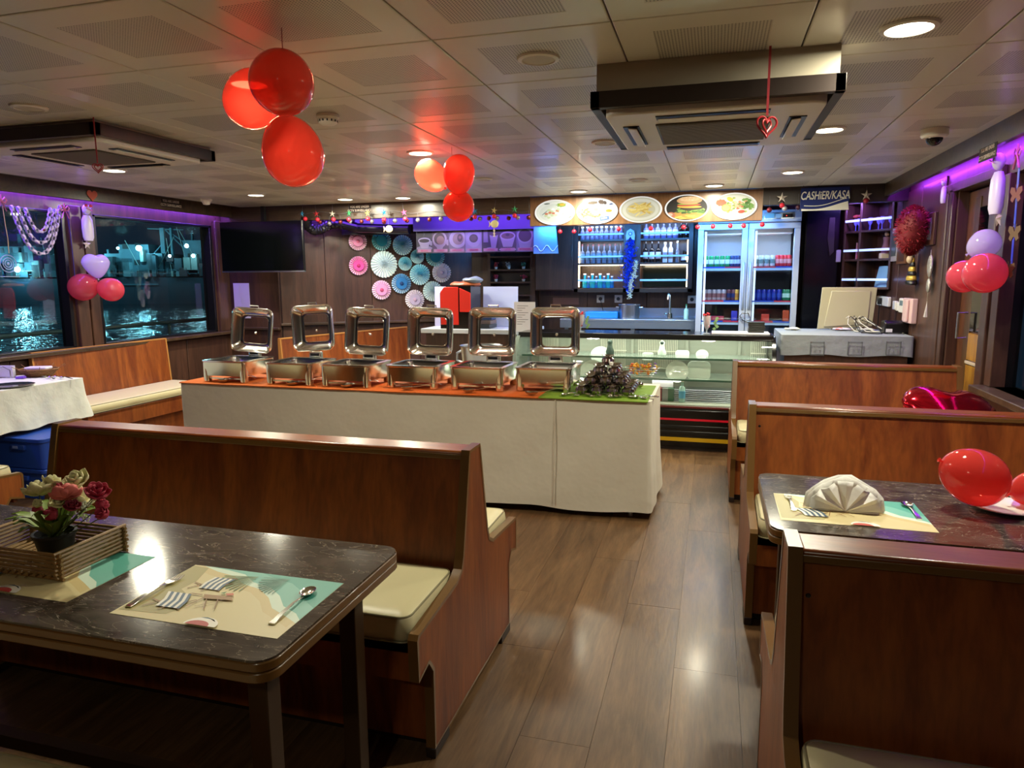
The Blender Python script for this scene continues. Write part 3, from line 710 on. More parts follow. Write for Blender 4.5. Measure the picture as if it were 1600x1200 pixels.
if 0: MB().tube([(-math.cos(a)*.117, -.03+.04*math.sin(a), .006+math.sin(a)*.100) for a in [PI*k/20 for k in range(21)]], .0045, 8).build('rolled_hem', NAP, nk)
if 0: MB().tube([(-math.cos(a)*.13, .012+.02*math.sin(a), .006+math.sin(a)*.112) for a in [PI*k/20 for k in range(21)]], .004, 8).build('rolled_hem', NAP, nk)
MB().box(-.10, .10, -.03, .02, 0, .006).build('base_fold', NAP, nk, bevel=.003)

# bamboo tray
ty = thing('bamboo_tray', 'small bamboo stick tray holding the flower pot', 'tray', (-1.745, 1.425, TZ+.001))
BAM = mat('bamboo_stick', '8f6f42', .4, var=.35, vscale=30)
TW, TD = .33, .205; R_ = .0044; z = R_
sx_ = MB().tube([(-TW/2-.012, 0, 0), (TW/2+.012, 0, 0)], R_, 7).build('stick', BAM, ty, (0, -TD/2, z)); sy_ = None; first = True
for lay in range(14):
    if lay % 2 == 0:
        for yy in (-TD/2, TD/2):
            if first: first = False; continue
            dup(sx_, loc=(random.uniform(-.003, .003), yy+random.uniform(-.001, .001), z), parent=ty)
    else:
        for xx in (-TW/2, TW/2):
            if sy_ is None: sy_ = MB().tube([(0, -TD/2-.012, 0), (0, TD/2+.012, 0)], R_, 7).build('stick', BAM, ty, (xx, 0, z))
            else: dup(sy_, loc=(xx, random.uniform(-.003, .003), z), parent=ty)
    z += R_*1.22
for k in range(13): dup(sy_, loc=(-TW/2+.025+k*.0233, 0, .0135), parent=ty)

# flower pot
fp = thing('flower_pot', 'black pot of cream, pink and crimson artificial flowers standing in the bamboo tray', 'flowers', (-1.70, 1.42, TZ+.019))
POT = mat('black_pot', '10110f', .5)
MB().lathe([(.038, 0), (.050, .058), (.054, .060), (.054, .068), (.047, .068), (.045, .052), (.0001, .050)], 24).build('pot', POT, fp)
LEAF = mat('artificial_leaf', '748c38', .5, var=.3, vscale=40); STEM = mat('artificial_stem', '4d5a2c', .6)
def blossom(px, py, r, col, dy=0, tilt=0, open_=1.0):
    r *= 1.38; c = at(px, py, 'y', 1.40+dy)-fp.location; mb = MB()
    rings = ((3, .35, .95), (5, .62, .8), (6, .95, .55)) if open_ > .5 else ((3, .3, 1.2), (4, .5, 1.1), (5, .62, .95))
    for q, (n, rad, up) in enumerate(rings):
        for k in range(n):
            a0 = 2*PI*k/n+q*.5; wv = 1.75*PI/n
            vs = []
            for i in range(4):
                t = i/3; rr = r*(rad*math.sin(t*PI*.55))*(1+.0*i); zz = r*up*(t**1.6)*1.0-r*.25
                for j in range(5):
                    s_ = (j/4-.5)*2; a = a0+s_*wv*(.35+.65*math.sin(PI*min(1, t*.8+.15)))
                    bulge = 1+.06*math.cos(s_*PI); dz = -abs(s_)**2*r*.14*t+random.uniform(-.03, .03)*r
                    vs.append((rr*bulge*math.cos(a), rr*bulge*math.sin(a), zz+dz))
            mb.add(vs, [(i*5+j, i*5+j+1, (i+1)*5+j+1, (i+1)*5+j) for i in range(3) for j in range(4)])
    mb.ball((0, 0, r*.1), r*.22, n=8, m_=5)
    fm = mat('petal_'+col, col, .7, var=.12, vscale=60, sub=0)
    o = mb.build('blossom', fm, fp, c, (.55+random.uniform(-.15, .15), tilt, random.random()*6), sharp=70)
    so = o.modifiers.new('petal thickness', 'SOLIDIFY'); so.thickness = .0012
    e = Vector((random.uniform(-.015, .015), random.uniform(-.015, .015), .05)); mid = (e+c)/2+Vector((0, 0, -.01))
    MB().tube([e, mid, c], .0016, 5).build('stem', STEM, fp)
CR, PK, CM, DR = 'd8d2a0', 'd9706a', 'ab2a44', '8a1f38'
for a in ((60, 768, .030, CR, 0, .3), (82, 755, .023, CR, .03), (120, 751, .026, CR, .03, -.2), (118, 778, .034, CR, .02), (103, 773, .029, PK, -.03, 0), (96, 762, .016, CM, .02),
          (152, 769, .024, CM, 0, -.3), (57, 790, .014, CR, -.02, .3, .2), (57, 802, .016, CM, -.02, .4, .2), (80, 792, .017, CR, -.02, .1, .3), (90, 786, .016, CR, -.03), (113, 791, .016, DR, -.03),
          (84, 808, .022, CM, -.03, .2, .3), (155, 794, .020, CM, 0, -.4, .3), (163, 806, .020, CM, -.01, -.5, .2), (146, 781, .012, CR, .01, -.3, .2)):
    blossom(*a)
bb_ = MB()
for k in range(60):
    p = at(128+random.uniform(-12, 12), 798+random.uniform(-14, 18), 'y', 1.40+random.uniform(-.03, .03))-fp.location
    bb_.ball(p, .0028, n=5, m_=3)
o = bb_.build('tiny_filler_blossoms', mat('filler_white', 'd5dbc4', .7), fp); o['kind'] = 'stuff'
for k in range(20):
    a = 2*PI*k/20+random.uniform(-.2, .2); ln = random.uniform(.08, .125); hz = random.uniform(.04, .10); vs = []
    for i in range(6):
        t = i/5; w_ = .018*math.sin(PI*(t*.9+.08)); r = .012+ln*t*.9; z = .055+hz*math.sin(t*PI*.62)
        for s_ in (-1, 0, 1): vs.append((r*math.cos(a)-s_*w_*math.sin(a), r*math.sin(a)+s_*w_*math.cos(a), z+abs(s_)*.004))
    MB().add(vs, [(i*3+j, i*3+j+1, (i+1)*3+j+1, (i+1)*3+j) for i in range(5) for j in range(2)]).build('leaf', LEAF, fp)

# white plate and balloons on the right table
pc = at(1570, 797, 'z', TZ)
pt = thing('dinner_plate', 'white patterned plate under the red balloons on the right table', 'plate', (pc.x, pc.y, TZ+.001))
MB().lathe([(.05, 0), (.055, .002), (.085, .012), (.10, .014), (.10, .017), (.085, .0155), (.06, .006), (.0001, .005)], 36).build('dish', mat('glazed_china', 'd8d4cc', .15), pt)
mbp = MB('1c1c28')
for k in range(9):
    a = 2*PI*k/9; mbp.poly([(.093*math.cos(a+q)+.006*math.cos(w_), .093*math.sin(a+q)+.006*math.sin(w_), .0172) for q, w_ in ((-.05, 0), (.05, 1.2), (.08, 2.6), (0, 4))])
mbp.build('rim_pattern', PRINT, pt)

RED = balloon_mat('red_latex', 'e85850', 'ff9088', .40); PINK = balloon_mat('pink_red_latex', 'ec6478', 'ff9098', .25); WHT = balloon_mat('lilac_white_latex', 'd8ccf4', 'efe6ff', .12)
REDB = balloon_mat('deep_red_latex', 'ee6a58', 'ffa090', .42)
def balloon(c, rx, rz_, mt, label, axis=(0, 0, 1), group=None, heart=False, name='balloon'):
    t = thing(name, label, 'balloon', c, group=group)
    q = Vector(axis).normalized().to_track_quat('Z', 'Y'); t.rotation_euler = q.to_euler()
    def fn(p):
        k = p.z/rz_
        s_ = 1+.10*k
        if heart:
            f = .62+.38*min(1, (k+1)*.9); dip = .30*rz_*math.exp(-(p.x/(rx*.38))**2)*max(0, k)
            return Vector((p.x*(f*1.15), p.y*.7*f, p.z*(1 if k > 0 else 1.15)-dip))
        return Vector((p.x*s_, p.y*s_, p.z))
    MB().ball((0, 0, 0), rx, rx, rz_, 28, 18, fn).build('skin', mt, t, sharp=80)
    zb = -rz_*(1.15 if heart else 1)
    MB().lathe([(.004, zb+.004), (.0035, zb-.004), (.008, zb-.012), (.0075, zb-.0135), (.0001, zb-.006)], 12).build('knot', mt, t)
    return t
def bpix(px, py, y, r, *a, rv=None, **k):
    c = at(px, py, 'y', y); f = Vector((_X.z, _Y.z, _Z.z)); dep = (c-EYE).dot(f); s_ = dep/F_PX
    return balloon(c, r*s_, (rv or r)*s_, *a, **k)
bpix(1521, 744, 2.52, 44, RED, 'large red balloon lying on the right table beside the plate', rv=51, axis=(.95, .1, -.45))
bpix(1612, 764, 2.60, 27, RED, 'small red balloon cut by the right picture edge, on the plate', rv=32, axis=(.9, .1, .3))
bpix(393, 154, 2.30, 42, REDB, 'left balloon of the big red trio glowing under a lit lamp', rv=46, axis=(-.5, .2, -1))
bpix(442, 131, 2.08, 49, REDB, 'top balloon of the big red trio near the ceiling', rv=51, axis=(.1, -1, .3))
bpix(457, 236, 2.22, 47, REDB, 'lowest balloon of the big red trio, egg shaped', rv=55, axis=(.25, 0, -1))
bpix(674, 275, 4.28, 23, REDB, 'left balloon of the small red trio in mid room, lit from above', rv=28, axis=(-.7, 0, .6))
bpix(717, 273, 4.18, 25, REDB, 'right upper balloon of the small red trio in mid room', rv=31, axis=(.05, 0, 1))
bpix(717, 321, 4.30, 24.5, REDB, 'bottom balloon of the small red trio in mid room', rv=25, axis=(.1, -.9, -.4))
bpix(150, 413, 5.0, 21, WHT, 'heart shaped white balloon in front of the left window post', rv=19, heart=True, axis=(-.1, 0, 1), name='heart_balloon')
bpix(131, 448, 4.97, 21, PINK, 'left pink-red balloon under the white heart balloon', rv=23, axis=(-.8, 0, -.3))
bpix(172, 452, 5.03, 18, PINK, 'right pink-red balloon under the white heart balloon', rv=21, axis=(.95, 0, -.25))
bpix(1537, 382, 4.62, 22, WHT, 'round white balloon topping the cluster by the side door', rv=24.5, axis=(.7, 0, .5))
bpix(1510, 431, 4.62, 25, PINK, 'left pink balloon of the cluster by the side door', rv=28, axis=(-.7, 0, -.3))
bpix(1537, 427, 4.36, 31, PINK, 'big front pink balloon of the cluster by the side door', rv=32, axis=(.2, -1, .1))
def string(p, q, label, mt, r=.0015, cat='string'):
    tag(MB().tube([p, q], r, 5).build('string', mt), label, cat)
STR = mat('red_string', '8a2a30', .6)
string(at(442, 86, 'y', 2.08), (at(442, 86, 'y', 2.08).x, 2.08, CEIL), 'short string holding the big red balloon trio', STR)
p = at(706, 243, 'y', 4.18); string(p, (p.x, 4.18, CEIL), 'thin string holding the small red balloon trio', mat('pale_string', 'b8a0a0', .6))
# foil heart balloon lying on the bench seat behind
FOIL = mat('red_foil', 'c81a2c', .12, .9)
fb = thing('foil_balloon', 'shiny red foil heart balloon lying behind the second right bench', 'balloon', (*at(1484, 632, 'y', 4.1).xy, .80), rot=(.5, .1, .2))
def hf(p):
    k = p.y/.19; dip = .09*math.exp(-(p.x/.07)**2)*max(0, k)
    a = math.atan2(p.y, p.x); w_ = 1+.02*math.cos(26*a)
    return Vector((p.x*(.75+.35*min(1, k+1))*w_, p.y*w_-dip, p.z))
MB().ball((0, 0, 0), .21, .19, .085, 52, 14, hf).build('foil_skin', FOIL, fb, sharp=70)
MB().tube([(0, -.19, 0), (.01, -.22, 0)], .008, 6).build('neck', FOIL, fb)

# ================================================================ CEILING FIXTURES
def downlight(x, y, lit, label, r=.085):
    t = thing('downlight', label, 'ceiling lamp', (x, y, CEIL), group='round ceiling downlights')
    MB().lathe([(r-.018, -.003), (r-.014, -.010), (r, -.007), (r+.003, 0)], 32).build('trim_ring', PLASTIC, t)
    MB().lathe([(.0001, -.0065), (r-.014, -.0065), (r-.014, -.001)], 32).build('diffuser', LAMP if lit else LAMPOFF, t)
    return t
near = {(.57, 2.65): 'largest lit downlight at the upper right', (.57, 4.3): 'lit downlight right beside the big right air conditioner', (.55, 5.95): 'lit downlight above the cashier sign, between air conditioner and wall',
        (-1.84, 2.6): 'lit downlight directly above the big red balloons', (-1.82, 4.3): 'lit downlight above the small red balloons', (-4.22, 4.3): 'lit downlight hidden behind the left air conditioner',
        (-4.21, 5.95): 'lit downlight nearest the television', (-3.0, 6.62): 'lit downlight in front of the beam, right of the surveillance notice', (-1.24, 6.65): 'lit downlight in front of the menu board, above the egg plate picture',
        (-.03, 6.6): 'lit downlight in front of the menu board, above the burger picture', (-3.6, 6.55): 'lit downlight just left of the beam surveillance notice'}
for x, y in LIT: downlight(x, y, True, near[(x, y)])
nu = ['unlit downlight between the big red balloons and the right air conditioner', 'unlit downlight half hidden left of the right air conditioner', 'unlit downlight at the left edge above the left air conditioner',
      'unlit downlight in front of the menu board', 'unlit faint downlight left of the small red balloons, far back', 'unlit downlight behind the small red balloons']
for (x, y), l in zip(UNLIT, nu): downlight(x, y, False, l, .075)

def cassette(cx, cy, hw, hd, zb, label, zf):
    t = thing('ceiling_air_conditioner', label, 'air conditioner', (cx, cy, 0))
    MB().box(-hw+.02, hw-.02, -hd+.02, hd-.02, zb+.05, CEIL).build('skirt', mat('foam_skirt', 'a59c8a', .5), t)
    f = MB()
    for a in ((-hw, hw, -hd, -hd+.035), (-hw, hw, hd-.035, hd), (-hw, -hw+.035, -hd, hd), (hw-.035, hw, -hd, hd)): f.box(*a, zb, zb+.06)
    f.build('wood_frame', DARKER, t, bevel=.002)
    a = min(hw, hd)-.045; b_ = min(hw, hd)-.045
    MB().prism(rrect(2*(hw-.045), 2*(hd-.045), .06), 'z', zb-.022, zb+.05).build('cover', PLASTIC, t, bevel=.008, seg=3)
    ww, dd = hw-.045, hd-.045; g = min(ww, dd)*.55
    gr = MB().box(-g, g, -g, g, zb-.029, zb-.022).build('intake_grille', GREYP, t, bevel=.002)
    sl = MB()
    for k in range(24): sl.box(-g+.01, g-.01, -g+.012+k*(2*g-.024)/24, -g+.020+k*(2*g-.024)/24, zb-.031, zb-.029)
    sl.build('grille_slats', mat('grille_light', '8b857a', .6), gr)
    for k in range(4):
        s_ = MB().box(-g*.95, g*.95, -.032, .032, 0, .006).build('outlet', BLACK, t, (0, 0, 0))
        r0 = (dd if k % 2 == 0 else ww)*.80
        s_.location = (math.sin(k*PI/2)*r0, -math.cos(k*PI/2)*r0, zb-.026); s_.rotation_euler = (0, 0, k*PI/2)
        MB().box(-g*.92, g*.92, -.012, .024, -.008, -.003).build('flap', PLASTIC, s_, (0, 0, 0), (-.15, 0, 0), bevel=.002)
    return t
cassette(-.03, 3.2, .44, .46, 2.12, 'big white ceiling air conditioner in a dark wood frame, upper right', .35)
cassette(-3.42, 3.36, .46, .44, 2.205, 'white ceiling air conditioner in a dark wood frame, upper left', .35)

def hang_heart(p, ztop, label, s=1.0):
    t = thing('heart_ornament', label, 'ornament', p)
    RB = mat('dark_red_glitter', '8a1c22', .35, .3)
    MB().box(-.004, .004, -.0005, .0005, .03*s, ztop-p[2]).build('ribbon', mat('red_ribbon', 'a5323c', .5), t)
    for k, q in enumerate((1.0, .62)):
        pts = []
        for i in range(28):
            a = 2*PI*i/28; pts.append((.0022*q*s*16*math.sin(a)**3, 0, .0022*q*s*(13*math.cos(a)-5*math.cos(2*a)-2*math.cos(3*a)-math.cos(4*a))))
        MB().tube(pts, .0035*s, 6, closed=True).build('heart_hoop', RB, t, (0, 0, -.0*k), (0, 0, .5+k*.4))
p = at(1198, 196, 'y', 2.72); hang_heart(p, CEIL, 'red wire heart hanging on a ribbon in front of the right air conditioner', 1.1)
p = at(153, 262, 'y', 2.90); hang_heart(p, CEIL, 'red heart hanging on a ribbon at the left air conditioner corner', .7)

sm = thing('smoke_detector', 'white round smoke detector on the ceiling right of the big red balloons', 'detector', (*at(512, 180, 'z', CEIL).xy, CEIL))
MB().lathe([(.055, 0), (.055, -.012), (.047, -.02), (.045, -.036), (.03, -.046), (.0001, -.048)], 28).build('housing', PLASTIC, sm)
sl = MB()
for k in range(14):
    a = 2*PI*k/14; sl.box(-.003, .003, .044, .0475, -.034, -.024); sl.xf(Matrix.Rotation(a, 4, 'Z'), len(sl.v)-8)
sl.build('smoke_slots', BLACK, sm)
s2 = thing('smoke_detector', 'small white detector on the ceiling near the far left corner, above the left windows', 'detector', (*at(322, 311, 'z', CEIL).xy, CEIL))
MB().lathe([(.055, 0), (.055, -.015), (.042, -.03), (.03, -.055), (.0001, -.06)], 24).build('housing', PLASTIC, s2)
cc = thing('security_camera', 'white dome security camera on the ceiling at the upper right', 'camera', (*at(1461, 202, 'z', CEIL).xy, CEIL))
MB().lathe([(.068, 0), (.068, -.035), (.060, -.045), (.045, -.048), (.0001, -.046)], 32).build('base', PLASTIC, cc)
MB().ball((0, 0, -.046), .043, .043, .042, 24, 12).build('dome', mat('smoked_dome', '0a0a0c', .05), cc)

# surveillance notices on the beams
NT = mat('notice_print', 'e6d4c8', .6)
def notice(loc, rz, label, s=.030):
    t = thing('surveillance_notice', label, 'sign', loc, rz)
    MB().box(-.13, .13, -.002, 0, -.040, .036).build('plate', mat('notice_plate', '20120e', .7), t, bevel=.001)
    text('YOU ARE UNDER', s, NT, t, (0, -.0035, .019), (PI/2, 0, 0), .8, .0, space=1.08); text('CCTV SURVEILLANCE', s, NT, t, (0, -.0035, -.020), (PI/2, 0, 0), .8, .0, space=1.08)
p = at(562, 326, 'y', 6.95); notice((p.x, 6.949, p.z), 0, 'surveillance notice on the far beam above the starfish garland', .034)
p = at(267, 318, 'x', -5.25); notice((-5.249, p.y, p.z), PI/2, 'surveillance notice on the beam above the left windows', .034)
p = at(1544, 238, 'x', 1.40); notice((1.399, p.y, p.z), -PI/2, 'surveillance notice on the right beam beside the side door', .030)

# ================================================================ BUFFET
BZ = .75
bx0, bx1, by0, by1 = -3.735, -.335, 4.235, 4.955
bt = thing('buffet_table', 'long folding buffet table hidden under the white cloth', 'table', ((bx0+bx1)/2, (by0+by1)/2, 0))
hw, hd = (bx1-bx0)/2-.02, (by1-by0)/2-.02
MB().box(-hw, hw, -hd, hd, BZ-.04, BZ-.012).build('tabletop', DARKW, bt)
for sx in (-1, -.33, .33, 1):
    for sy in (-1, 1): MB().tube([(sx*(hw-.1), sy*(hd-.06), 0), (sx*(hw-.1), sy*(hd-.06), BZ-.04)], .015, 8).build('leg', SATIN, bt)
def drape(name, label, x0, x1, y0, y1, zt, zb, mt, folds=22, amp=.012, flare=.05, sides='all', zfn=None, seedv=1):
    rnd = random.Random(seedv); per = []; ns = max(60, folds*8)
    P = 2*((x1-x0)+(y1-y0)); base = rrect(x1-x0, y1-y0, .02, 3, (x0+x1)/2, (y0+y1)/2)
    pts = []
    n = len(base); segs = []
    for i in range(n):
        a, b_ = Vector(base[i]), Vector(base[(i+1) % n]); l = (b_-a).length; k = max(1, int(l/.03))
        for q in range(k): segs.append((a+(b_-a)*q/k, (b_-a).normalized()))
    N = len(segs); rows = 12; vs = []; s = 0
    ph = [rnd.random()*7 for _ in range(6)]
    for j in range(rows+1):
        t = j/rows
        for i, (p, d) in enumerate(segs):
            nrm = Vector((d.y, -d.x)); s = i/N*folds*2*PI
            wv = math.sin(s+ph[0]+.5*math.sin(t*3+s*.3))*.6+math.sin(s*.37+ph[1]+t)*.7+math.sin(s*1.9+ph[2]-t*2)*.25
            off = amp*wv*t**1.2+flare*t**1.5*.35+amp*.15*math.sin(9*t+s*.8)
            zz = zb if zfn is None else zfn(p.x, p.y)
            zz += .008*math.sin(s*.7+ph[3])
            q = p+nrm*off; vs.append((q.x, q.y, zt-(zt-zz)*t if j else zt))
    # round the top edge
    fs = [(j*N+i, (j+1)*N+i, (j+1)*N+(i+1) % N, j*N+(i+1) % N) for j in range(rows) for i in range(N)]
    fs.append(tuple(range(N)))
    mb = MB().add(vs, fs); o = mb.build(name, mt, sharp=50); tag(o, label, 'tablecloth'); return o
drape('tablecloth', 'long white cloth hanging to the floor around the buffet table', bx0, bx1, by0, by1, BZ, .045, CLOTH, 15, .013, .055, seedv=3)
MB().tube([(at(868, 620, 'y', by0).x, by0-.006, BZ-.01), (at(868, 620, 'y', by0).x+.002, by0-.028, .35), (at(868, 620, 'y', by0).x, by0-.036, .08)], .004, 5).build('seam', CLOTH, bpy.data.objects['tablecloth'])
# runners on top
def runner(x0, x1, y0, y1, z, col, label, nm):
    mb = MB(); n = int((x1-x0)/.05); vs = []
    for i in range(n+1):
        x = x0+(x1-x0)*i/n; w_ = .004*math.sin(i*.7)
        vs += [(x, y1, z+.001), (x, y0+.004, z+.001), (x, y0-.003, z-.003), (x, y0-.004, z-.008+w_*.3)]
    fs = [(i*4+k, i*4+k+1, (i+1)*4+k+1, (i+1)*4+k) for i in range(n) for k in range(3)]
    o = mb.add(vs, fs).build(nm, mat(nm, col, .8, bump=.15, bscale=30)); tag(o, label, 'table runner'); so = o.modifiers.new('cloth thickness', 'SOLIDIFY'); so.thickness = .0012; return o
runner(bx0+.01, -.985, by0-.012, by1-.1, BZ+.001, 'c8621a', 'orange runner along the buffet under the chafing dishes', 'orange_runner')
runner(-1.03, bx1-.02, by0-.014, by1-.1, BZ+.003, '6f8f1e', 'green runner at the right end of the buffet under the pot pyramid', 'green_runner')

# chafing dish prototype (local origin: front left foot corner at table height, x right, y back)
def make_chafer():
    t = thing('chafing_dish', 'x', 'chafing dish', (0, 0, 0), group='chafing dishes in a row on the buffet')
    W, Dp, zt, zb = .37, .36, .155, .045
    b_ = MB()
    out = rrect(W, Dp, .03, 5, W/2, Dp/2); inn = rrect(W-.05, Dp-.05, .03, 5, W/2, Dp/2); inb = rrect(W-.08, Dp-.08, .03, 5, W/2, Dp/2); low = rrect(W-.012, Dp-.012, .028, 5, W/2, Dp/2)
    lip = rrect(W+.012, Dp+.012, .035, 5, W/2, Dp/2); n = len(out); vs = []
    for ring, z in ((low, zb), (out, zt-.012), (lip, zt-.008), (lip, zt), (inn, zt+.001), (inn, zt-.01), (inb, zt-.055)): vs += [(p[0], p[1], z) for p in ring]
    fs = [(j*n+k, j*n+(k+1) % n, (j+1)*n+(k+1) % n, (j+1)*n+k) for j in range(6) for k in range(n)]+[tuple(range(n))[::-1], tuple(6*n+k for k in range(n))]
    b_.add(vs, fs).build('water_pan', STEEL, t, sharp=30)
    for sx in (0, 1):
        for sy in (0, 1):
            c = (.028 if sx == 0 else W-.028, .028 if sy == 0 else Dp-.028)
            MB().prism(rrect(.05, .05, .018, 4, *c), 'z', 0, zt-.014).build('leg', STEEL, t, bevel=.003)
    MB().box(.03, W-.03, .025, .03, .02, .03).box(.03, W-.03, Dp-.03, Dp-.025, .02, .03).build('stretcher', STEEL, t)
    h = MB().box(W/2-.05, W/2+.05, Dp-.005, Dp+.03, zt-.02, zt+.045)
    h.build('hinge_block', STEEL, t, bevel=.006)
    MB().box(W/2-.035, W/2+.035, Dp-.008, Dp+.0, zt+.012, zt+.032).build('hinge_slot', BLACK, t)
    # lid: opened upright, dished frame with a glass window
    lid = MB(); LW, LH = .335, .325; z0 = zt+.035; yb = Dp-.02
    layers = [(1.00, .000), (1.04, .006), (1.03, .018), (.97, .030), (.80, .058), (.66, .070), (.62, .066)]
    vs = []; n = 0
    for s_, dpt in layers:
        ring = rrect(LW*s_, LH*s_, .05*s_, 6, 0, 0); n = len(ring)
        vs += [(W/2+p[0], dpt, p[1]) for p in ring]
    back = [(.64, .074), (.82, .066), (1.0, .036), (1.045, .012), (1.00, 0)]
    for s_, dpt in back:
        ring = rrect(LW*s_, LH*s_, .05*s_, 6, 0, 0); vs += [(W/2+p[0], dpt, p[1]) for p in ring]
    tot = len(layers)+len(back)
    fs = [(j*n+k, (j+1)*n+k, (j+1)*n+(k+1) % n, j*n+(k+1) % n) for j in range(tot-1) for k in range(n)]
    lid.add(vs, fs); lo = lid.build('lid', STEEL, t, (0, Dp-.03, z0+LH/2+.012), (-.10, 0, 0), sharp=60)
    ring = rrect(LW*.64, LH*.64, .03, 6, W/2, 0)
    MB().prism([(p[0], p[1]) for p in ring], 'y', .0665, .0705).build('glass_window', LIDG, lo)
    MB().lathe([(.011, 0), (.009, .006), (.004, .010), (.0001, .011)], 14).build('vent_knob', STEEL, lo, (W/2, .066, -.02), (PI/2, 0, 0))
    MB().tube([(W/2-.035, .035, LH/2+.0), (W/2-.035, .03, LH/2+.022), (W/2+.035, .03, LH/2+.022), (W/2+.035, .035, LH/2+.0)], .005, 8).build('lid_handle', STEEL, lo)
    return t
ch = make_chafer()
CHL = ['chafing dish at the far left end of the buffet, by the window corner', 'second chafing dish from the left, in front of the wall bench end', 'third chafing dish from the left, lid under the white fan rosette',
       'third chafing dish from the right, lid in front of the red machine', 'second chafing dish from the right, before the white sheets', 'chafing dish at the right end, next to the pyramid of pots']
CHX = [(313, 597, .10, .17), (408, 602, -.10, -.03), (501, 604, 0, .0), (603, 606, .05, .02), (703, 609, 0, 0), (805, 611, -.05, 0)]
for i, (px, py, rz, lz) in enumerate(CHX):
    p = at(px, py, 'z', BZ+.003); c_ = ch if i == 0 else dup(ch)
    c_.location = (p.x, max(p.y, 4.27), BZ+.0045); c_.rotation_euler = (0, 0, -.02); c_['label'] = CHL[i]
    for k in c_.children:
        if k.name.startswith('lid'): k.rotation_euler = (-.10+(.04 if i % 2 else 0), [.06, -.07, .03, .02, .0, -.01][i], lz*.3)
    # serving spoon on a rest in front of each dish
    q = at(px+22, py+6 if i else py+3, 'z', BZ+.004)
    sp_ = thing('serving_spoon', 'serving spoon lying in front of the '+['far left', 'second', 'third', 'fourth', 'fifth', 'rightmost'][i]+' chafing dish'+('' if i in (0, 5) else ' from the left'), 'spoon', (q.x+.02, 4.262, BZ+.008), -1.25)
    prof = [(.0001, 0), (.5, .002), (.85, .010), (1, .020), (.95, .020), (.8, .012), (.45, .004), (.0001, .002)]
    MB().lathe([(r*.032, zz) for r, zz in prof], 18, (0, 0, 0), 1, 1.35).build('bowl', DSTEEL, sp_)
    MB().tube([(0, .035, .018), (0, .09, .022), (0, .16, .040), (0, .20, .045), (0, .23, .03)], [.005, .004, .004, .006, .005], 7, flat=.5).build('handle', STEEL, sp_)

# pyramid of metal pots
pot = thing('sugar_pot', 'dark polished flared metal pot in the pyramid at the buffet end', 'pot', (0, 0, 0), group='pyramid of dark metal pots')
def sc(j, a): return 1+(.10*math.cos(6*a) if j in (6, 7) else 0)
MB().lathe([(.020, 0), (.034, .008), (.043, .026), (.038, .043), (.024, .052), (.026, .056), (.040, .064), (.038, .0655), (.022, .056), (.0001, .03)], 20, wob=sc).build('body', DSTEEL, pot)
pot_c = Vector((-.64, 4.54, 0)); first = True
for lv, n in enumerate((4, 3, 2, 1)):
    for i in range(n):
        for j in range(n):
            l_ = (pot_c.x+(i-(n-1)/2)*.098+(j*.0), pot_c.y-.02+(j-(n-1)/2)*.088, BZ+.006+lv*.058)
            o = pot if first else dup(pot); first = False
            o.location = l_; o.rotation_euler = (0, 0, random.random()*3)
lidp = at(1007, 605, 'z', BZ+.01)
o = MB().ball((0, 0, .022), .022, n=18, m_=12).build('steel_ball', DSTEEL, None, (lidp.x-.03, lidp.y, BZ+.006)); tag(o, 'single dark steel ball right of the pot pyramid on the buffet corner', 'ball')
# tea spoons fanned out before the pyramid
for k in range(18):
    u = k/17; x = -.88+u*.53; a = (u-.5)*1.6+PI/2*0
    spoon_thing((x, 4.33+.012*(k % 3)-.03*math.sin(u*PI)*0, 0), a+PI+random.uniform(-.25, .25)+(.9 if k % 4 == 0 else 0), 'small steel teaspoon in the row fanned out before the pot pyramid', .13, name='teaspoon', cat='spoon', group='teaspoons before the pyramid', z=BZ+.0055+.003*(k % 3))
# white swan shaped napkin piece among the pots
o = MB().lathe([(.02, 0), (.022, .01), (.008, .04), (.014, .07), (.0001, .075)], 12).build('folded_paper', NAP, None, at(955, 576, 'y', 4.47)+Vector((0, 0, -.03)))
tag(o, 'little white folded paper tucked in the front of the pot pyramid', 'paper')

# left serving table with cloth and clutter
sx0, sx1, sy0, sy1 = -5.25, -4.62, 2.9, 4.24
st = thing('serving_table', 'table under a white cloth by the left windows', 'table', ((sx0+sx1)/2, (sy0+sy1)/2, 0))
hw, hd = (sx1-sx0)/2-.02, (sy1-sy0)/2-.02
MB().box(-hw, hw, -hd, hd, BZ-.04, BZ-.006).build('tabletop', DARKW, st)
for a in (-1, 1):
    for b_ in (-1, 1): MB().tube([(a*(hw-.05), b_*(hd-.05), 0), (a*(hw-.05), b_*(hd-.05), BZ-.04)], .018, 8).build('leg', SATIN, st)
drape('tablecloth', 'creased white cloth on the left serving table, hanging above the blue crates', sx0, sx1, sy0, sy1, BZ, .46, mat('white_cotton', 'd6d8d0', .85, bump=.5, bscale=16), 16, .014, .10, seedv=8)
BLC = mat('blue_crate_plastic', '1f49b0', .4)
for i, (z0, l) in enumerate(((0, 'lower blue plastic crate under the left serving table'), (.215, 'upper blue plastic crate with lid, stacked under the left serving table'))):
    c_ = thing('plastic_crate', l, 'crate', (-4.62, 3.80, z0))
    k = .0 if i else .008
    MB().prism(rrect(.56-k, .40-k, .03), 'z', 0, .205).build('box', BLC, c_, bevel=.004)
    MB().prism(rrect(.585, .425, .035), 'z', .185, .212).build('rim', BLC, c_, bevel=.004)
    MB().box(.02, .14, -.214, -.196, .13, .165).build('handle', BLC, c_, bevel=.004)
    MB().box(.04, .085, -.216, -.213, .14, .158).build('label_tag', mat('pale_blue_label', '7f9ae0', .5), c_)
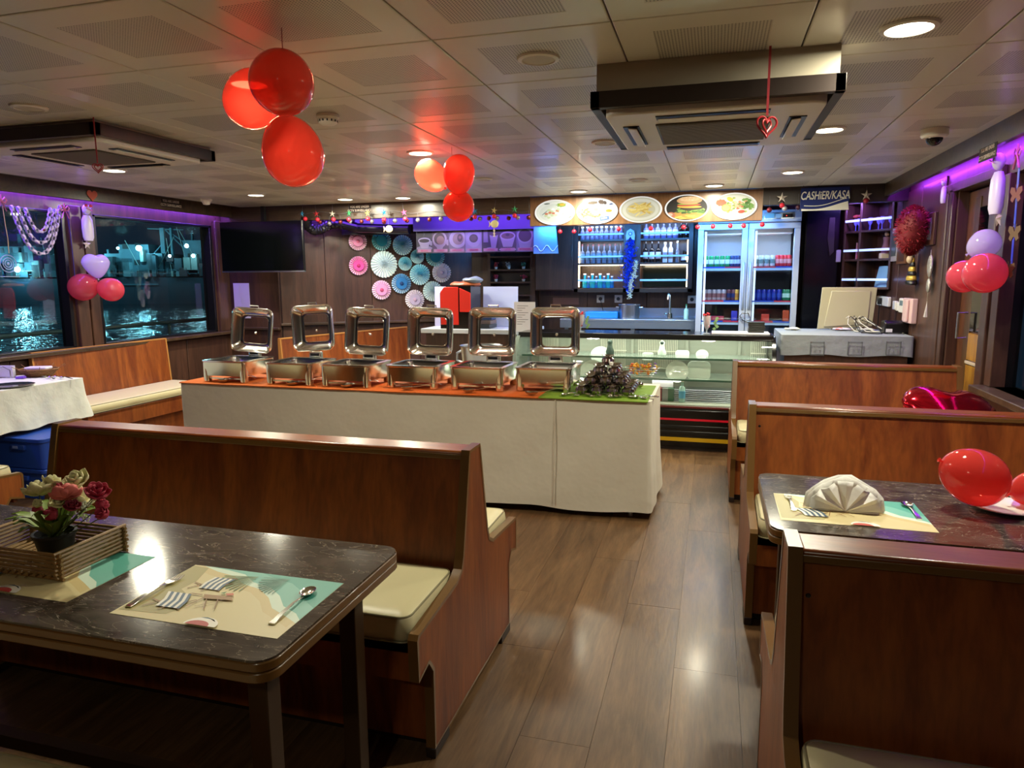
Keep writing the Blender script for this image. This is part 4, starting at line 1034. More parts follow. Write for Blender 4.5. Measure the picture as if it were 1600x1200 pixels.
# clutter on that table
T1 = Vector((-4.86, 3.95, BZ+.002))
bk = thing('wicker_basket', 'flat wicker basket with napkins on the left serving table', 'basket', (*at(62, 588, 'z', BZ).xy, BZ+.002), .5)
WK = mat('wicker', '8a6238', .7, bump=.6, bscale=120)
for k in range(6): MB().tube([(math.cos(a)*(.085+.010*k), math.sin(a)*(.065+.008*k), .006+.010*k) for a in [2*PI*q/28 for q in range(28)]], .006, 6, closed=True).build('wicker_ring', WK, bk)
MB().lathe([(.0001, .002), (.09, .004)], 24).build('base', WK, bk)
for k in range(10):
    a = 2*PI*k/10; MB().tube([(math.cos(a)*.08, math.sin(a)*.06, 0), (math.cos(a)*.15, math.sin(a)*.115, .065), (math.cos(a)*.19, math.sin(a)*.14, .085)], .0022, 5).build('twig', WK, bk)
o = MB().prism(rrect(.17, .11, .02), 'z', 0, .02).build('napkin_stack', mat('lilac_napkin', 'd8d0e8', .8), None, (*at(60, 578, 'z', BZ+.05).xy, BZ+.055), (0, 0, .4), bevel=.006); tag(o, 'stack of pale napkins lying in the flat wicker basket', 'napkins')
nh = thing('napkin_holder', 'wire napkin holder filled with pale napkins, left picture edge', 'napkin holder', (*at(10, 590, 'z', BZ).xy, BZ+.002), .3)
for s_ in (-.025, .025): MB().tube([(-.05, s_, 0), (-.05, s_, .06), (0, s_, .085), (.05, s_, .06), (.05, s_, 0)], .003, 6).build('wire_loop', STEEL, nh)
for k in range(5): MB().box(-.065, .065, -.018+k*.007, -.014+k*.007, .004, .085+.006*math.sin(k*2)).build('napkin', WHITE, nh)
tr = thing('serving_plate', 'flat steel plate with bits of cutlery at the left picture edge', 'plate', (*at(18, 604, 'z', BZ).xy, BZ+.002))
MB().lathe([(.10, 0), (.14, .010), (.142, .012), (.10, .004), (.0001, .003)], 30, (0, 0, 0)).build('dish', STEEL, tr)
for k in range(8):
    p = at(46+k*7.5, 588+2*(k % 3), 'z', BZ)
    if p.y < 4.2: spoon_thing((p.x+.12, p.y), 1.2+random.uniform(-.6, .6), 'steel spoon in the loose pile on the left serving table', .15, name='spoon', group='loose spoons on the left serving table', z=BZ+.003+.003*(k % 3))
o = MB().box(-.03, .03, -.02, .02, 0, .015).build('purple_packet', mat('purple_plastic', '7a4fd0', .4), None, (*at(33, 592, 'z', BZ).xy, BZ+.003), (0, 0, .4), bevel=.004); tag(o, 'small purple packet between napkin holder and basket', 'packet')

# ================================================================ REFRIGERATED DISPLAY CASE
DX0, DX1 = -1.72, .50
dc = thing('display_case', 'refrigerated glass display counter with curved front and black base', 'display case', ((DX0+DX1)/2, 6.3, 0))
h = (DX1-DX0)/2; BLKG = mat('glossy_black_panel', '0b0b0c', .18)
MB().prism([(-.18, .03), (-.19, .12), (-.20, .36), (-.14, .385), (.42, .385), (.42, .03)], 'x', -h+.03, h-.03).build('base', BLKG, dc, bevel=.006)
MB().prism([(-.150, 0), (.40, 0), (.40, .035), (-.150, .035)], 'x', -h+.06, h-.06).build('plinth', DARKER, dc)
MB().box(-h+.03, h-.03, -.205, -.19, .375, .395).build('front_rail', mat('dark_red_rail', '5a1a18', .3), dc, bevel=.004)
MB().box(-h+.03, h-.03, -.202, -.195, .268, .285).build('red_stripe', mat('red_stripe', 'd01630', .3), dc)
MB().box(-h+.03, h-.03, -.197, -.185, .085, .118).build('yellow_stripe', mat('yellow_stripe', 'c39a12', .35), dc)
for k in range(2): MB().box(-h+.05, h-.10, -.20, -.19, .145+k*.05, .175+k*.05).build('grille_bar', BLACK, dc, bevel=.004)
for s_ in (-1, 1): MB().prism([(-.19, .03), (-.21, .36), (-.205, .62), (-.17, .80), (-.09, .93), (.0, .985), (.42, .985), (.42, .03)], 'x', s_*(h-.0)-.018, s_*(h-.0)+.018).build('end_panel', BLKG if s_ > 0 else mat('clear_side', '9fb0a8', .1, alpha=.5), dc, bevel=.005)
gp = [(-.19, .40), (-.205, .52), (-.20, .64), (-.175, .78), (-.13, .88), (-.06, .95), (.0, .972)]
vs = [];
for x in (-h+.02, h-.02): vs += [(x, a, b_) for a, b_ in gp]
n = len(gp); MB().add(vs, [(i, i+1, n+i+1, n+i) for i in range(n-1)]).build('curved_glass', CGLASS, dc, sharp=80)
MB().box(-h, h, -.02, .42, .972, .988).build('top_shelf', BLKG, dc, bevel=.004)
MB().box(-h, h, -.035, -.018, .945, .992).build('top_front_rail', BLACK, dc, bevel=.004)
WL = mat('case_lining', 'a0a494', .45)
MB().box(-h+.02, h-.02, .385, .40, .39, .97).build('back_lining', WL, dc); MB().box(-h+.02, h-.02, -.17, .39, .386, .40).build('deck', WL, dc)
for k, (z, y0) in enumerate(((.60, -.10), (.775, -.02))):
    MB().box(-h+.03, h-.03, y0, .37, z, z+.007).build('glass_shelf', mat('shelf_glass', 'b4c8b8', .05, alpha=.35), dc)
    MB().box(-h+.03, h-.03, y0-.006, y0, z-.004, z+.012).build('shelf_edge', mat('shelf_edge_green', '3f5f50', .2), dc)
for x in (-.72, -.12, .38, .84):
    MB().box(x, x+.025, .36, .385, .40, .96).build('shelf_upright', WL, dc)
for x0, x1 in ((-.40, -.16), (-.05, .33), (.95, 1.08), (-1.0, -.8)):
    r = MB()
    for k in range(int((x1-x0)/.016)): r.box(x0+k*.016, x0+k*.016+.004, .350, .355, .64, .92)
    for z in (.64, .74, .80, .92): r.box(x0, x1, .346, .35, z, z+.006)
    r.build('wire_rack', mat('white_wire', 'e4e0cc', .4), dc)
MB().box(-h+.05, h-.05, .02, .05, .95, .965).build('tube_lamp', TUBE, dc)
wt_ = mat('glazed_white_china', 'd2dccf', .2)
def dplate(px, py, r, y, label, tilt=1.25, sq=False):
    p = at(px, py, 'y', y); t = thing('display_plate', label, 'plate', p, rot=(tilt, 0, 0))
    if sq: MB().prism(rrect(2*r*1.05, 2*r*.9, r*.45, 6), 'z', -.004, .006).build('dish', wt_, t, bevel=.004)
    else: MB().lathe([(.0001, 0), (r*.6, .001), (r, .018), (r, .022), (r*.6, .006), (.0001, .005)], 28).build('dish', wt_, t)
dplate(1058, 581, .098, 6.35, 'round white plate standing in the display case, left of the pair'); dplate(1092, 579, .094, 6.38, 'squarish white plate standing in the display case, right of the pair', sq=True)
dplate(926, 583, .12, 6.35, 'large round white plate in the display case behind the pot pyramid'); dplate(938, 556, .09, 6.55, 'upper white plate in the display case behind the pot pyramid', 1.0)
dplate(1012, 557, .05, 6.6, 'small white dish on the upper display shelf', .9, True); dplate(1066, 555, .06, 6.6, 'white dish on the upper display shelf above the standing pair', .9, True); dplate(1097, 556, .055, 6.6, 'small round plate on the upper right display shelf', .9)
for (px0, px1, c_, l) in ((1021, 1034, '6e2028', 'dark red carton on the floor of the display case'), (1034, 1044, '6c6f6c', 'grey carton on the floor of the display case'), (1043, 1053, '16492c', 'dark green carton on the floor of the display case')):
    a, b_ = at(px0, 636, 'y', 6.26), at(px1, 636, 'y', 6.26)
    o = MB().box(0, b_.x-a.x-.004, 0, .09, 0, .115).build('carton', mat('carton_'+c_, c_, .5), None, (a.x, 6.26, .402), bevel=.002); tag(o, l, 'carton')
p = at(1035, 610, 'y', 6.30); o = MB().box(-.09, .09, -.03, .03, 0, .07).build('white_box', WHITE, None, (p.x, 6.33, .52), bevel=.003); tag(o, 'white box resting on the cartons in the display case', 'box')
def bottle_mesh(parent, r, H, mt, cap, lab=None, neck=.32, n=14, sh=.6, lh=(.18, .5)):
    MB().lathe([(r*.92, 0), (r, .008), (r, H*sh), (r*.8, H*(sh+.06)), (r*neck, H*(sh+.12)), (r*neck, H*.93), (.0001, H*.93)], n).build('glass_body', mt, parent)
    MB().lathe([(r*neck*1.25, H*.90), (r*neck*1.25, H), (.0001, H)], 10).build('cap', cap, parent)
    if lab: MB().lathe([(r*1.015, H*lh[0]), (r*1.015, H*lh[1])], n).build('label', lab, parent)
p = at(1065, 634, 'y', 6.25); t = thing('water_bottle', 'clear bottle with a green and blue label in the display case', 'bottle', (p.x, 6.25, .402))
bottle_mesh(t, .028, .20, mat('pale_bottle', 'a8d0c0', .08, alpha=.6), PLASTIC, mat('blue_green_label', '4a8fae', .5), .4)
for k in range(7):
    o = MB().box(-.30, .30, -.09, .09, 0, .008).build('steel_tray', SATIN, None, (-.02+.02*(k % 2), 6.36+.004*k, .403+k*.016), bevel=.002)
    tag(o, 'flat steel tray stacked on the display case floor at the right', 'tray', 'stack of steel trays in the display case')
# candy basket
p = at(1003, 606, 'y', 6.28); cb = thing('candy_basket', 'wire basket of yellow and orange wrapped sweets in the display case', 'basket', (p.x, 6.30, .612))
for k in range(5): MB().tube([(math.cos(a)*(.09+.018*k), math.sin(a)*(.05+.01*k), .004+.02*k) for a in [2*PI*q/24 for q in range(24)]], .003, 5, closed=True).build('wire_ring', STEEL, cb)
for k in range(90):
    c_ = random.choice(['e8a020', 'e2c030', 'd86030', '8f6ab0', 'e0762a'])
    o = MB().ball((0, 0, 0), .02, .012, .010, 7, 5).build('wrapped_sweet', mat('sweet_'+c_, c_, .35), cb, (random.uniform(-.11, .12), random.uniform(-.06, .05), .03+random.uniform(0, .08)), (random.random(), random.random(), random.random()*3))
for x in (-.95, .38):
    p = (DX0+DX1)/2+x
for (px, py, l) in ((1034, 558, 'small white animal figurine on the upper display shelf'), (953, 548, 'tiny dark figurine behind the top of the pot pyramid')):
    p = at(px, py, 'y', 6.5); t = thing('figurine', l, 'figurine', (p.x, 6.5, .784)); fm = wt_ if px > 1000 else mat('dark_figurine', '2a3a30', .5)
    MB().lathe([(.035, 0), (.04, .02), (.022, .07), (.018, .09), (.024, .11), (.012, .13), (.0001, .135)], 14).build('body', fm, t); MB().ball((0, -.02, .115), .017, n=8, m_=6).build('head', mat('dark_figurine', '2a3a30', .5), t)

# things on top of the case
DT = .99
def goblet(px, label):
    p = at(px, 518, 'y', 6.42); t = thing('flower_goblet', label, 'vase', (p.x, 6.42, DT))
    MB().lathe([(.035, 0), (.034, .004), (.006, .012), (.006, .035), (.022, .06), (.034, .11), (.032, .16), (.029, .16), (.031, .11), (.018, .06), (.0001, .045)], 20).build('glass', mat('goblet_glass', 'dfe8ea', .05, alpha=.35), t)
    RF = mat('red_petals', 'b01522', .5)
    for k in range(34):
        z = .06+.12*k/34; r = .021 if z < .15 else .034; a = random.random()*7
        MB().ball((0, 0, 0), .011, n=7, m_=5).build('berry', RF, t, (r*math.cos(a)*random.uniform(.2, 1), r*math.sin(a)*random.uniform(.2, 1), z))
    for k in range(6):
        c_ = Vector((.04+random.uniform(0, .03), -.01+random.uniform(-.02, .02), .05+k*.018))
        MB().add([c_, c_+Vector((.02, .004, .012)), c_+Vector((.034, 0, -.002)), c_+Vector((.016, -.008, -.018))], [(0, 1, 2, 3)]).build('ivy_leaf', mat('ivy_leaf', '5f7f4a', .5), t)
goblet(907, 'glass goblet of red flowers behind the right chafing dish lid'); goblet(1104, 'glass goblet of red flowers in front of the drinks fridge')
a, b_ = at(1112, 517, 'y', 6.4), at(1203, 517, 'y', 6.4)
o = MB().box(a.x, b_.x, 6.38, 6.62, DT, DT+.014).build('white_board', WHITE, None, bevel=.002); tag(o, 'white board lying on the display counter', 'board')
p = at(1182, 515, 'y', 6.45)
for k in range(5):
    o = MB().box(-.066, .066, -.06, .06, 0, .017).build('black_booklet', mat('dark_booklet', '1c1d18', .5), None, (p.x+random.uniform(-.003, .003), 6.5, DT+.015+k*.0185), bevel=.002)
    tag(o, ['lowest', 'second lowest', 'middle', 'second highest', 'topmost'][k]+' dark booklet of the stack on the white board', 'booklet', 'dark booklets on the counter')
# menu sheets standing behind the dishes
a, b_ = at(812, 518, 'y', 6.8), at(830, 478, 'y', 6.8)
t = thing('menu_sheet', 'white printed sheet standing between the two right chafing lids', 'sheet', (a.x, 6.6, DT-.02))
MB().box(0, b_.x-a.x+.09, 0, .004, 0, b_.z-a.z+.03).build('sheet', WHITE, t)
for k in range(9): MB('55555c').box(.03, .03+.05+.03*((k*7) % 3), -.001, 0, .07+k*.022, .074+k*.022).build('text_line', PRINT, t)

# white counter with red machine and clutter, left of the case
WC = mat('white_counter', 'c8cdd8', .35)
wc = thing('white_counter', 'white topped counter with the red machine on it', 'counter', (-2.38, 7.0, 0))
MB().box(-.50, .66, -.30, .30, .93, .975).build('worktop', WC, wc, bevel=.004); MB().box(-.46, .62, -.26, .26, 0, .93).build('body', DARKW, wc)
rm = thing('red_machine', 'red sided drinks machine standing on the white counter', 'machine', (*at(723, 512, 'y', 6.85).xy, .977))
REDP = mat('red_panel', 'd8200c', .45)
MB().prism([(-.20, .0), (.13, .0), (.13, .43), (-.13, .43), (-.20, .36)], 'y', -.11, .2).build('housing', BLKG, rm)
MB().prism([(-.19, .04), (.0, .04), (.0, .42), (-.15, .42), (-.19, .37)], 'y', -.125, -.11).build('red_front', REDP, rm, bevel=.003)
MB().prism([(.015, .17), (.13, .17), (.13, .36), (.015, .41)], 'y', -.125, -.11).build('red_front', REDP, rm, bevel=.003)
for px0, px1, y0_, l, col in ((676, 700, 6.98, 'white acrylic board leaning left of the red machine', 'b6b2d8'), (752, 806, 6.98, 'pale board leaning right of the red machine', 'aeb8d8')):
    a, b_ = at(px0, 500, 'y', 7.02), at(px1, 448, 'y', 7.02)
    o = MB().box(0, b_.x-a.x, 0, .008, 0, b_.z-.977).build('leaning_board', mat('board_'+col, col, .4), None, (a.x, y0_+.1, .978), (-.05, 0, 0)); tag(o, l, 'board')
for k, (dx, dz, w_, c_, l) in enumerate(((.02, .43, .34, 'b0603c', 'orange brown packet lying on top of the red machine'), (.10, .475, .22, '7c8a94', 'grey plastic bag on top of the red machine'))):
    o = MB().ball((0, 0, 0), w_/2, .09, .035, 20, 8, lambda p: Vector((p.x, p.y, p.z*(1+.25*math.sin(p.x*40))))).build('soft_packet', mat('packet_'+c_, c_, .4, bump=.5, bscale=20), None, (rm.location.x+dx, 6.9, .977+dz+.012)); tag(o, l, 'packet')
for k, c_ in enumerate(('3c3f46', '6a5a58', '2a3f6a', '9a5a58', '4a6a96')):
    o = MB().box(-.08, .08, -.08, .08, 0, .038).build('boxed_goods', mat('goods_'+c_, c_, .5), None, (rm.location.x+.235, 6.92, .98+k*.04), (0, 0, .1*k-.2), bevel=.004)
    tag(o, ['lowest', 'second lowest', 'middle', 'fourth', 'topmost'][k]+' box of the small stack right of the red machine', 'box', 'boxes beside the red machine')
pk = thing('wet_wipe_packet', 'blue and white soft packet between the third and second chafing lids from the right', 'packet', (*at(703, 560, 'y', 4.86).xy, BZ+.004), .2)
MB().prism(rrect(.20, .09, .02), 'z', 0, .055).build('wrap', mat('blue_wrap', '2a4fc0', .35), pk, bevel=.015, seg=3); MB().box(-.06, .06, -.052, -.044, .008, .05).build('white_label', WHITE, pk, bevel=.004)
ib = thing('steel_bucket', 'tall tapered steel bucket behind the second chafing dish from the right', 'bucket', (*at(752, 560, 'y', 5.5).xy, .45))
MB().lathe([(.12, 0), (.17, .48), (.18, .49), (.165, .48), (.11, .02), (.0001, .02)], 26).build('bucket', SATIN, ib)
MB().tube([(-.17, 0, .44), (-.21, 0, .42), (-.21, 0, .36), (-.16, 0, .34)], .012, 8).build('handle', SATIN, ib)
sd = thing('side_stand', 'low dark stand under the steel bucket, hidden by the buffet', 'stand', (*at(752, 560, 'y', 5.5).xy, 0))
MB().box(-.2, .2, -.18, .18, .42, .448).build('top', DARKW, sd)
for a in (-.17, .17):
    for b_ in (-.15, .15): MB().box(a-.02, a+.02, b_-.02, b_+.02, 0, .42).build('leg', DARKER, sd)

# ================================================================ BACK BAR
# stainless counter
a, b_ = at(916, 497, 'y', 7.9), at(1092, 497, 'y', 7.9); zc = a.z+.0
sc_ = thing('steel_counter', 'stainless steel back bar counter with shelf and sink', 'counter', ((a.x+b_.x)/2, 8.0, 0)); hw = (b_.x-a.x)/2-.03
SB = mat('bar_steel', 'a8b4c0', .3, .9)
MB().box(-hw-.3, hw, -.25, .38, zc-.03, zc).build('worktop', SB, sc_, bevel=.004)
MB().box(-hw-.3, hw, -.25, -.235, zc-.10, zc-.03).build('front_apron', SB, sc_); MB().box(-hw-.3, hw, .36, .38, zc, zc+.10).build('splashback', SB, sc_)
MB().box(-hw-.3, hw, -.22, .36, .42, .45).build('under_shelf', SB, sc_)
for s_ in (-hw-.25, -.1, hw-.05): MB().box(s_, s_+.04, -.23, -.19, 0, zc-.03).build('leg', SB, sc_)
MB().box(-hw+.02, hw-.05, -.235, -.21, zc-.30, zc-.14).build('drawer_front', SB, sc_, bevel=.004)
def pt_(px, py, y): return at(px, py, 'y', y)
p = pt_(983, 497, 7.95); t = thing('stock_pot', 'large stainless steel stock pot on the back counter', 'pot', (p.x, 7.95, zc))
MB().lathe([(.115, 0), (.118, .15), (.123, .155), (.118, .157), (.112, .15), (.11, .01), (.0001, .01)], 30).build('pot_body', SATIN, t)
for s_ in (-1, 1): MB().tube([(s_*.117, -.03, .12), (s_*.145, -.02, .125), (s_*.145, .02, .125), (s_*.117, .03, .12)], .005, 7).build('handle', SATIN, t)
p = pt_(1046, 495, 8.05); t = thing('kitchen_tap', 'tall chrome mixer tap on the back counter', 'tap', (p.x, 8.1, zc))
MB().tube([(0, 0, 0), (0, 0, .22), (-.005, -.02, .265), (-.015, -.05, .27), (-.02, -.065, .24), (-.02, -.067, .20)], .012, 10).build('spout', STEEL, t); MB().lathe([(.03, 0), (.026, .05), (.0001, .06)], 16).build('base', STEEL, t); MB().box(-.07, -.01, -.012, .012, .03, .05).build('lever', STEEL, t, bevel=.004)
p = pt_(1072, 495, 7.95); t = thing('soap_bottle', 'pale green pump bottle at the right end of the back counter', 'bottle', (p.x, 7.95, zc)); bottle_mesh(t, .025, .16, mat('pale_green_plastic', 'a8d8c8', .3), mat('green_cap', '3a8a5a', .4), None, .3)
p = pt_(946, 496, 7.9); t = thing('dish_tray', 'bright blue plastic tray on the back counter beside the pot', 'tray', (p.x-.02, 7.95, zc)); MB().box(-.20, .16, -.10, .10, 0, .075).build('tray_body', mat('bright_blue_plastic', '1f7fc8', .4), t, bevel=.01)
for px, py, l in ((938, 467, 'square wall socket with a plug, left above the back counter'), (966, 467, 'wall socket beside the stock pot'), (1081, 468, 'oval double wall socket left of the fridge')):
    p = pt_(px, py, 8.38); t = thing('wall_socket', l, 'socket', (p.x, YB, p.z)); MB().box(-.045, .045, -.012, 0, -.045, .045).build('plate', PLASTIC, t, bevel=.004); MB().lathe([(.022, 0), (.020, .02 if px < 1000 else .004), (.0001, .02 if px < 1000 else .004)], 14).build('plug', mat('blue_black_plug', '16202e', .4), t, (0, -.012, 0), (PI/2, 0, 0))
p = pt_(938, 470, 8.33); string(Vector((p.x, 8.36, p.z)), Vector((p.x+.04, 8.36, zc+.02)), 'black flex hanging from the left wall socket', BLACK, .004, 'cable')
p = pt_(888, 471, 8.3); o = MB().box(-.16, .16, -.01, 0, -.04, .04).build('pink_plate', mat('pinkish_plate', '7a5650', .5), None, (p.x-.05, YB-.001, p.z)); tag(o, 'small pinkish name plate on the wall left of the sockets', 'plate')

# bottle cabinet
a, b_ = at(897, 352, 'y', 8.1), at(1081, 457, 'y', 8.1)
BX0, BX1, BZ1, BZ0 = a.x, b_.x, 2.12, b_.z
bc_ = thing('bottle_cabinet', 'lit wooden wall cabinet of bottles behind the bar', 'cabinet', (BX0, 8.1, BZ0)); W = BX1-BX0; H = BZ1-BZ0
mid = at(974, 400, 'y', 8.1).x-BX0
MB().box(0, W, .26, .28, 0, H).build('back_panel', DARKW, bc_)
for x0, x1 in ((0, .05), (mid-.0, mid+.19), (W-.05, W)): MB().box(x0, x1, 0, .27, 0, H).build('upright', DARKW, bc_, bevel=.003)
MB().box(0, W, 0, .27, 0, .045).build('cabinet_floor', DARKH, bc_, bevel=.003); MB().box(0, W, 0, .27, H-.03, H).build('cabinet_top', DARKH, bc_)
sh_z = [at(950, 412, 'y', 8.1).z-BZ0, at(950, 375, 'y', 8.1).z-BZ0]
for z in sh_z:
    MB().box(.05, mid, 0, .26, z-.012, z+.008).build('shelf', DARKH, bc_); MB().box(mid+.19, W-.05, 0, .26, z-.012, z+.008).build('shelf', DARKH, bc_)
fl = [.05, sh_z[0]+.008, sh_z[1]+.008]
for k, z in enumerate((at(940, 438, 'y', 8.1).z, at(940, 401, 'y', 8.1).z, at(940, 366, 'y', 8.1).z)):
    for x0, x1 in ((.05, mid), (mid+.19, W-.05)): MB().box(x0, x1, -.008, .004, z-BZ0-.010, z-BZ0+.010).build('retaining_bar', mat('bar_acrylic', 'b8d8f4', .2, emit=.3, ecol='5aa0ff'), bc_, bevel=.002)
WLED = mat('warm_led', 'fff0d0', .4, emit=4, ecol='ffe6b8')
MB().box(.055, .065, .01, .03, .06, sh_z[1]).build('led_strip', WLED, bc_); MB().box(W-.065, W-.055, .01, .03, .06, sh_z[1]).build('led_strip', WLED, bc_)
MB().box(.06, mid, .02, .03, sh_z[0]-.022, sh_z[0]-.014).build('led_strip', WLED, bc_); MB().box(mid+.19, W-.06, .02, .03, sh_z[0]-.022, sh_z[0]-.014).build('led_strip', WLED, bc_)
MB().box(mid+.20, W-.06, .24, .255, .06, sh_z[0]-.02).build('dark_screen', mat('cabinet_screen', '0c1410', .15), bc_)
for k in range(2):
    area('cabinet_led', (BX0+(mid/2 if k == 0 else (mid+.19+W-.05)/2), 8.12, BZ0+sh_z[0]-.03), (0.5, 0, 0), .5, .02, .8, (1, .85, .6))
    area('cabinet_led', (BX0+(mid/2 if k == 0 else (mid+.19+W-.05)/2), 8.12, BZ0+sh_z[1]-.03), (0.5, 0, 0), .5, .02, .8, (.7, .8, 1))
    area('cabinet_led', (BX0+(mid/2 if k == 0 else (mid+.19+W-.05)/2), 8.12, BZ0+H-.05), (0.5, 0, 0), .5, .02, .8, (.6, .7, 1))
clear = mat('clear_bottle', '727a8c', .08, alpha=.75); dark = mat('dark_bottle', '14100f', .1); bluegl = mat('blue_bottle', '1868a8', .1, alpha=.9); tealgl = mat('teal_bottle', '1f98a8', .1, alpha=.9); wl_ = mat('white_label', 'd0d8e8', .5)
capw = mat('white_cap', 'dcdce4', .4); capr = mat('dark_red_cap', '5a2226', .4); capk = BLACK
def proto(name, label, r, H, mt, cap, lab, neck=.32, sh=.6, cat='bottle', group=None):
    t = thing(name, label, cat, (0, 0, 0), group=group); bottle_mesh(t, r, H, mt, cap, lab, neck, 12, sh); return t
def row(t, xs, z, y=8.18, jit=.0):
    for i, x in enumerate(xs):
        o = t if i == 0 else dup(t); o.location = (BX0+x, y+random.uniform(-.01, .01), BZ0+z); o.rotation_euler = (0, 0, random.random())
lin_ = lambda a, b_, n: [a+(b_-a)*i/(n-1) for i in range(n)]
row(proto('spirit_bottle', 'clear spirit bottle with dark red cap on the left middle shelf of the bottle cabinet', .029, .215, clear, capr, mat('blue_grey_label', '5a86a0', .5), .3, .55, group='bottles on the left middle cabinet shelf'), lin_(.085, mid-.04, 8), fl[1])
row(proto('blue_bottle', 'tall blue bottle with round white stopper on the bottom left cabinet shelf', .030, .165, tealgl, capw, None, .45, .5, group='tall blue bottles on the bottom cabinet shelf'), [.115, .205, .295, .385], fl[0])
row(proto('blue_bottle', 'short blue bottle with white stopper on the bottom left cabinet shelf', .024, .135, bluegl, capw, None, .42, .5, group='short blue bottles on the bottom cabinet shelf'), [.16, .25, .34, .43], fl[0])
row(proto('clear_bottle', 'clear glass bottle on the top left cabinet shelf', .026, .15, mat('clear_lilac', '8088b8', .08, alpha=.75), capw, None, .5, .6, group='bottles on the top left cabinet shelf'), lin_(.085, mid-.04, 9), fl[2])
rx = mid+.19
row(proto('wine_bottle', 'dark wine bottle with white label on the right middle cabinet shelf', .028, .235, dark, capk, wl_, .35, .58, group='dark wine bottles on the right middle cabinet shelf'), [rx+.05, rx+.12, rx+.19], fl[1])
row(proto('boxed_bottle', 'white labelled bottle with grey lettering on the right middle cabinet shelf', .026, .225, mat('white_glass', 'c8d0e0', .2), capw, mat('grey_label', '7a8298', .5), .42, .66, group='white bottles on the right middle cabinet shelf'), [rx+.265, rx+.325], fl[1])
row(proto('tall_bottle', 'tall slim bottle with silver neck right of the white bottles in the cabinet', .022, .24, clear, STEEL, None, .5, .5), [rx+.40], fl[1])
row(proto('squat_bottle', 'squat dark bottle on the right middle cabinet shelf', .032, .13, dark, capk, wl_, .35, .5, group='squat dark bottles at the right end of the cabinet'), [rx+.47, rx+.535, W-.075], fl[1])
row(proto('clear_bottle', 'violet tinted bottle on the top right cabinet shelf', .030, .19, mat('violet_clear', '7078b8', .08, alpha=.75), capw, wl_, .33, .55, group='bottles on the top right cabinet shelf'), lin_(rx+.05, W-.20, 6), fl[2])
row(proto('dark_bottle', 'dark bottle at the right end of the top right cabinet shelf', .027, .19, dark, capw, None, .33, .55, group='dark bottles at the right end of the top shelf'), [W-.14, W-.08], fl[2])
# blue tinsel with hand charm
p = at(985, 405, 'y', 8.05); tg = thing('tinsel_garland', 'blue tinsel hanging with a white hand charm between the bottle shelves', 'garland', p)
mb = MB(); mbw = MB()
top = at(987, 372, 'y', 7.95).z-p.z; bot = at(984, 458, 'y', 7.95).z-p.z
for k in range(900):
    t = random.random(); z = top+(bot-top)*t; w_ = .05+.05*math.sin(min(1, t*1.15)*PI*.85); 
    if t > .85: w_ *= (1-t)/.15*.8+.2
    cxx = -.01*t; c_ = Vector((cxx+random.gauss(0, .42)*w_, random.gauss(0, .4)*.03, z)); d1 = Vector((random.uniform(-1, 1), random.uniform(-1, 1), random.uniform(-1, 1))).normalized()*.016; d2 = Vector((random.uniform(-1, 1), random.uniform(-1, 1), random.uniform(-1, 1))).normalized()*.004
    mb.add([c_-d1-d2, c_+d1-d2, c_+d1+d2, c_-d1+d2], [(0, 1, 2, 3)])
for k in range(260):
    t = random.random(); z = -.02+(bot+.0-.02)*t*1.06; c_ = Vector((.055-.06*t+random.gauss(0, .013), -.03+random.gauss(0, .01), z)); d1 = Vector((random.uniform(-1, 1), random.uniform(-1, 1), random.uniform(-1, 1))).normalized()*.011; d2 = d1.orthogonal().normalized()*.004
    if t < .45: c_.x += .015
    mbw.add([c_-d1-d2, c_+d1-d2, c_+d1+d2, c_-d1+d2], [(0, 1, 2, 3)])
o = mb.build('blue_tinsel', mat('blue_tinsel', '1a4fe0', .25, .4), tg); o['kind'] = 'stuff'; o = mbw.build('cream_flowers', mat('cream_tinsel', 'd8cfa8', .5), tg); o['kind'] = 'stuff'
hz = top+.04; hc = MB()
hc.prism([(-.045, hz-.06), (-.05, hz-.01), (-.04, hz+.04), (0, hz+.065), (.04, hz+.04), (.05, hz-.01), (.045, hz-.06), (.02, hz-.05), (0, hz-.02), (-.02, hz-.05)], 'y', -.05, -.045)
hc.build('hand_charm', mat('pale_blue_charm', 'b0c4e8', .4), tg); MB().lathe([(.022, 0), (.022, .004), (.0001, .004)], 16).build('eye_bead', mat('eye_blue', '1c3a8a', .3), tg, (0, -.052, hz+.01), (PI/2, 0, 0)); MB().lathe([(.012, 0), (.012, .006), (.0001, .006)], 12).build('eye_white', capw, tg, (0, -.054, hz+.01), (PI/2, 0, 0))

# tall cupboard and niche left of the bottles
a, b_ = at(836, 355, 'y', 8.1), at(897, 454, 'y', 8.1)
cu = thing('wall_cupboard', 'dark brown wall cupboard left of the bottle cabinet', 'cabinet', (a.x, 8.1, b_.z))
MB().box(0, b_.x-a.x, .01, .29, 0, 2.15-b_.z).build('carcass', DARKW, cu, bevel=.003); MB().box(.005, b_.x-a.x-.02, -.006, .01, .01, 2.14-b_.z).build('door', DARKW, cu, bevel=.004); MB().tube([(b_.x-a.x-.03, -.008, .35), (b_.x-a.x-.03, -.03, .36), (b_.x-a.x-.03, -.03, .52), (b_.x-a.x-.03, -.008, .53)], .005, 6).build('handle', STEEL, cu)
a, b_ = at(762, 396, 'y', 8.2), at(836, 500, 'y', 8.2)
ni = thing('shelf_niche', 'dark open shelf niche with tiny potted flowers', 'shelf', (a.x, 8.2, b_.z)); W2, H2 = b_.x-a.x, a.z-b_.z
MB().box(0, W2, .15, .17, 0, H2).build('back', DARKER, ni)
for x in (0, W2-.06): MB().box(x, x+(.03 if x == 0 else .06), 0, .17, 0, H2).build('side', DARKW, ni)
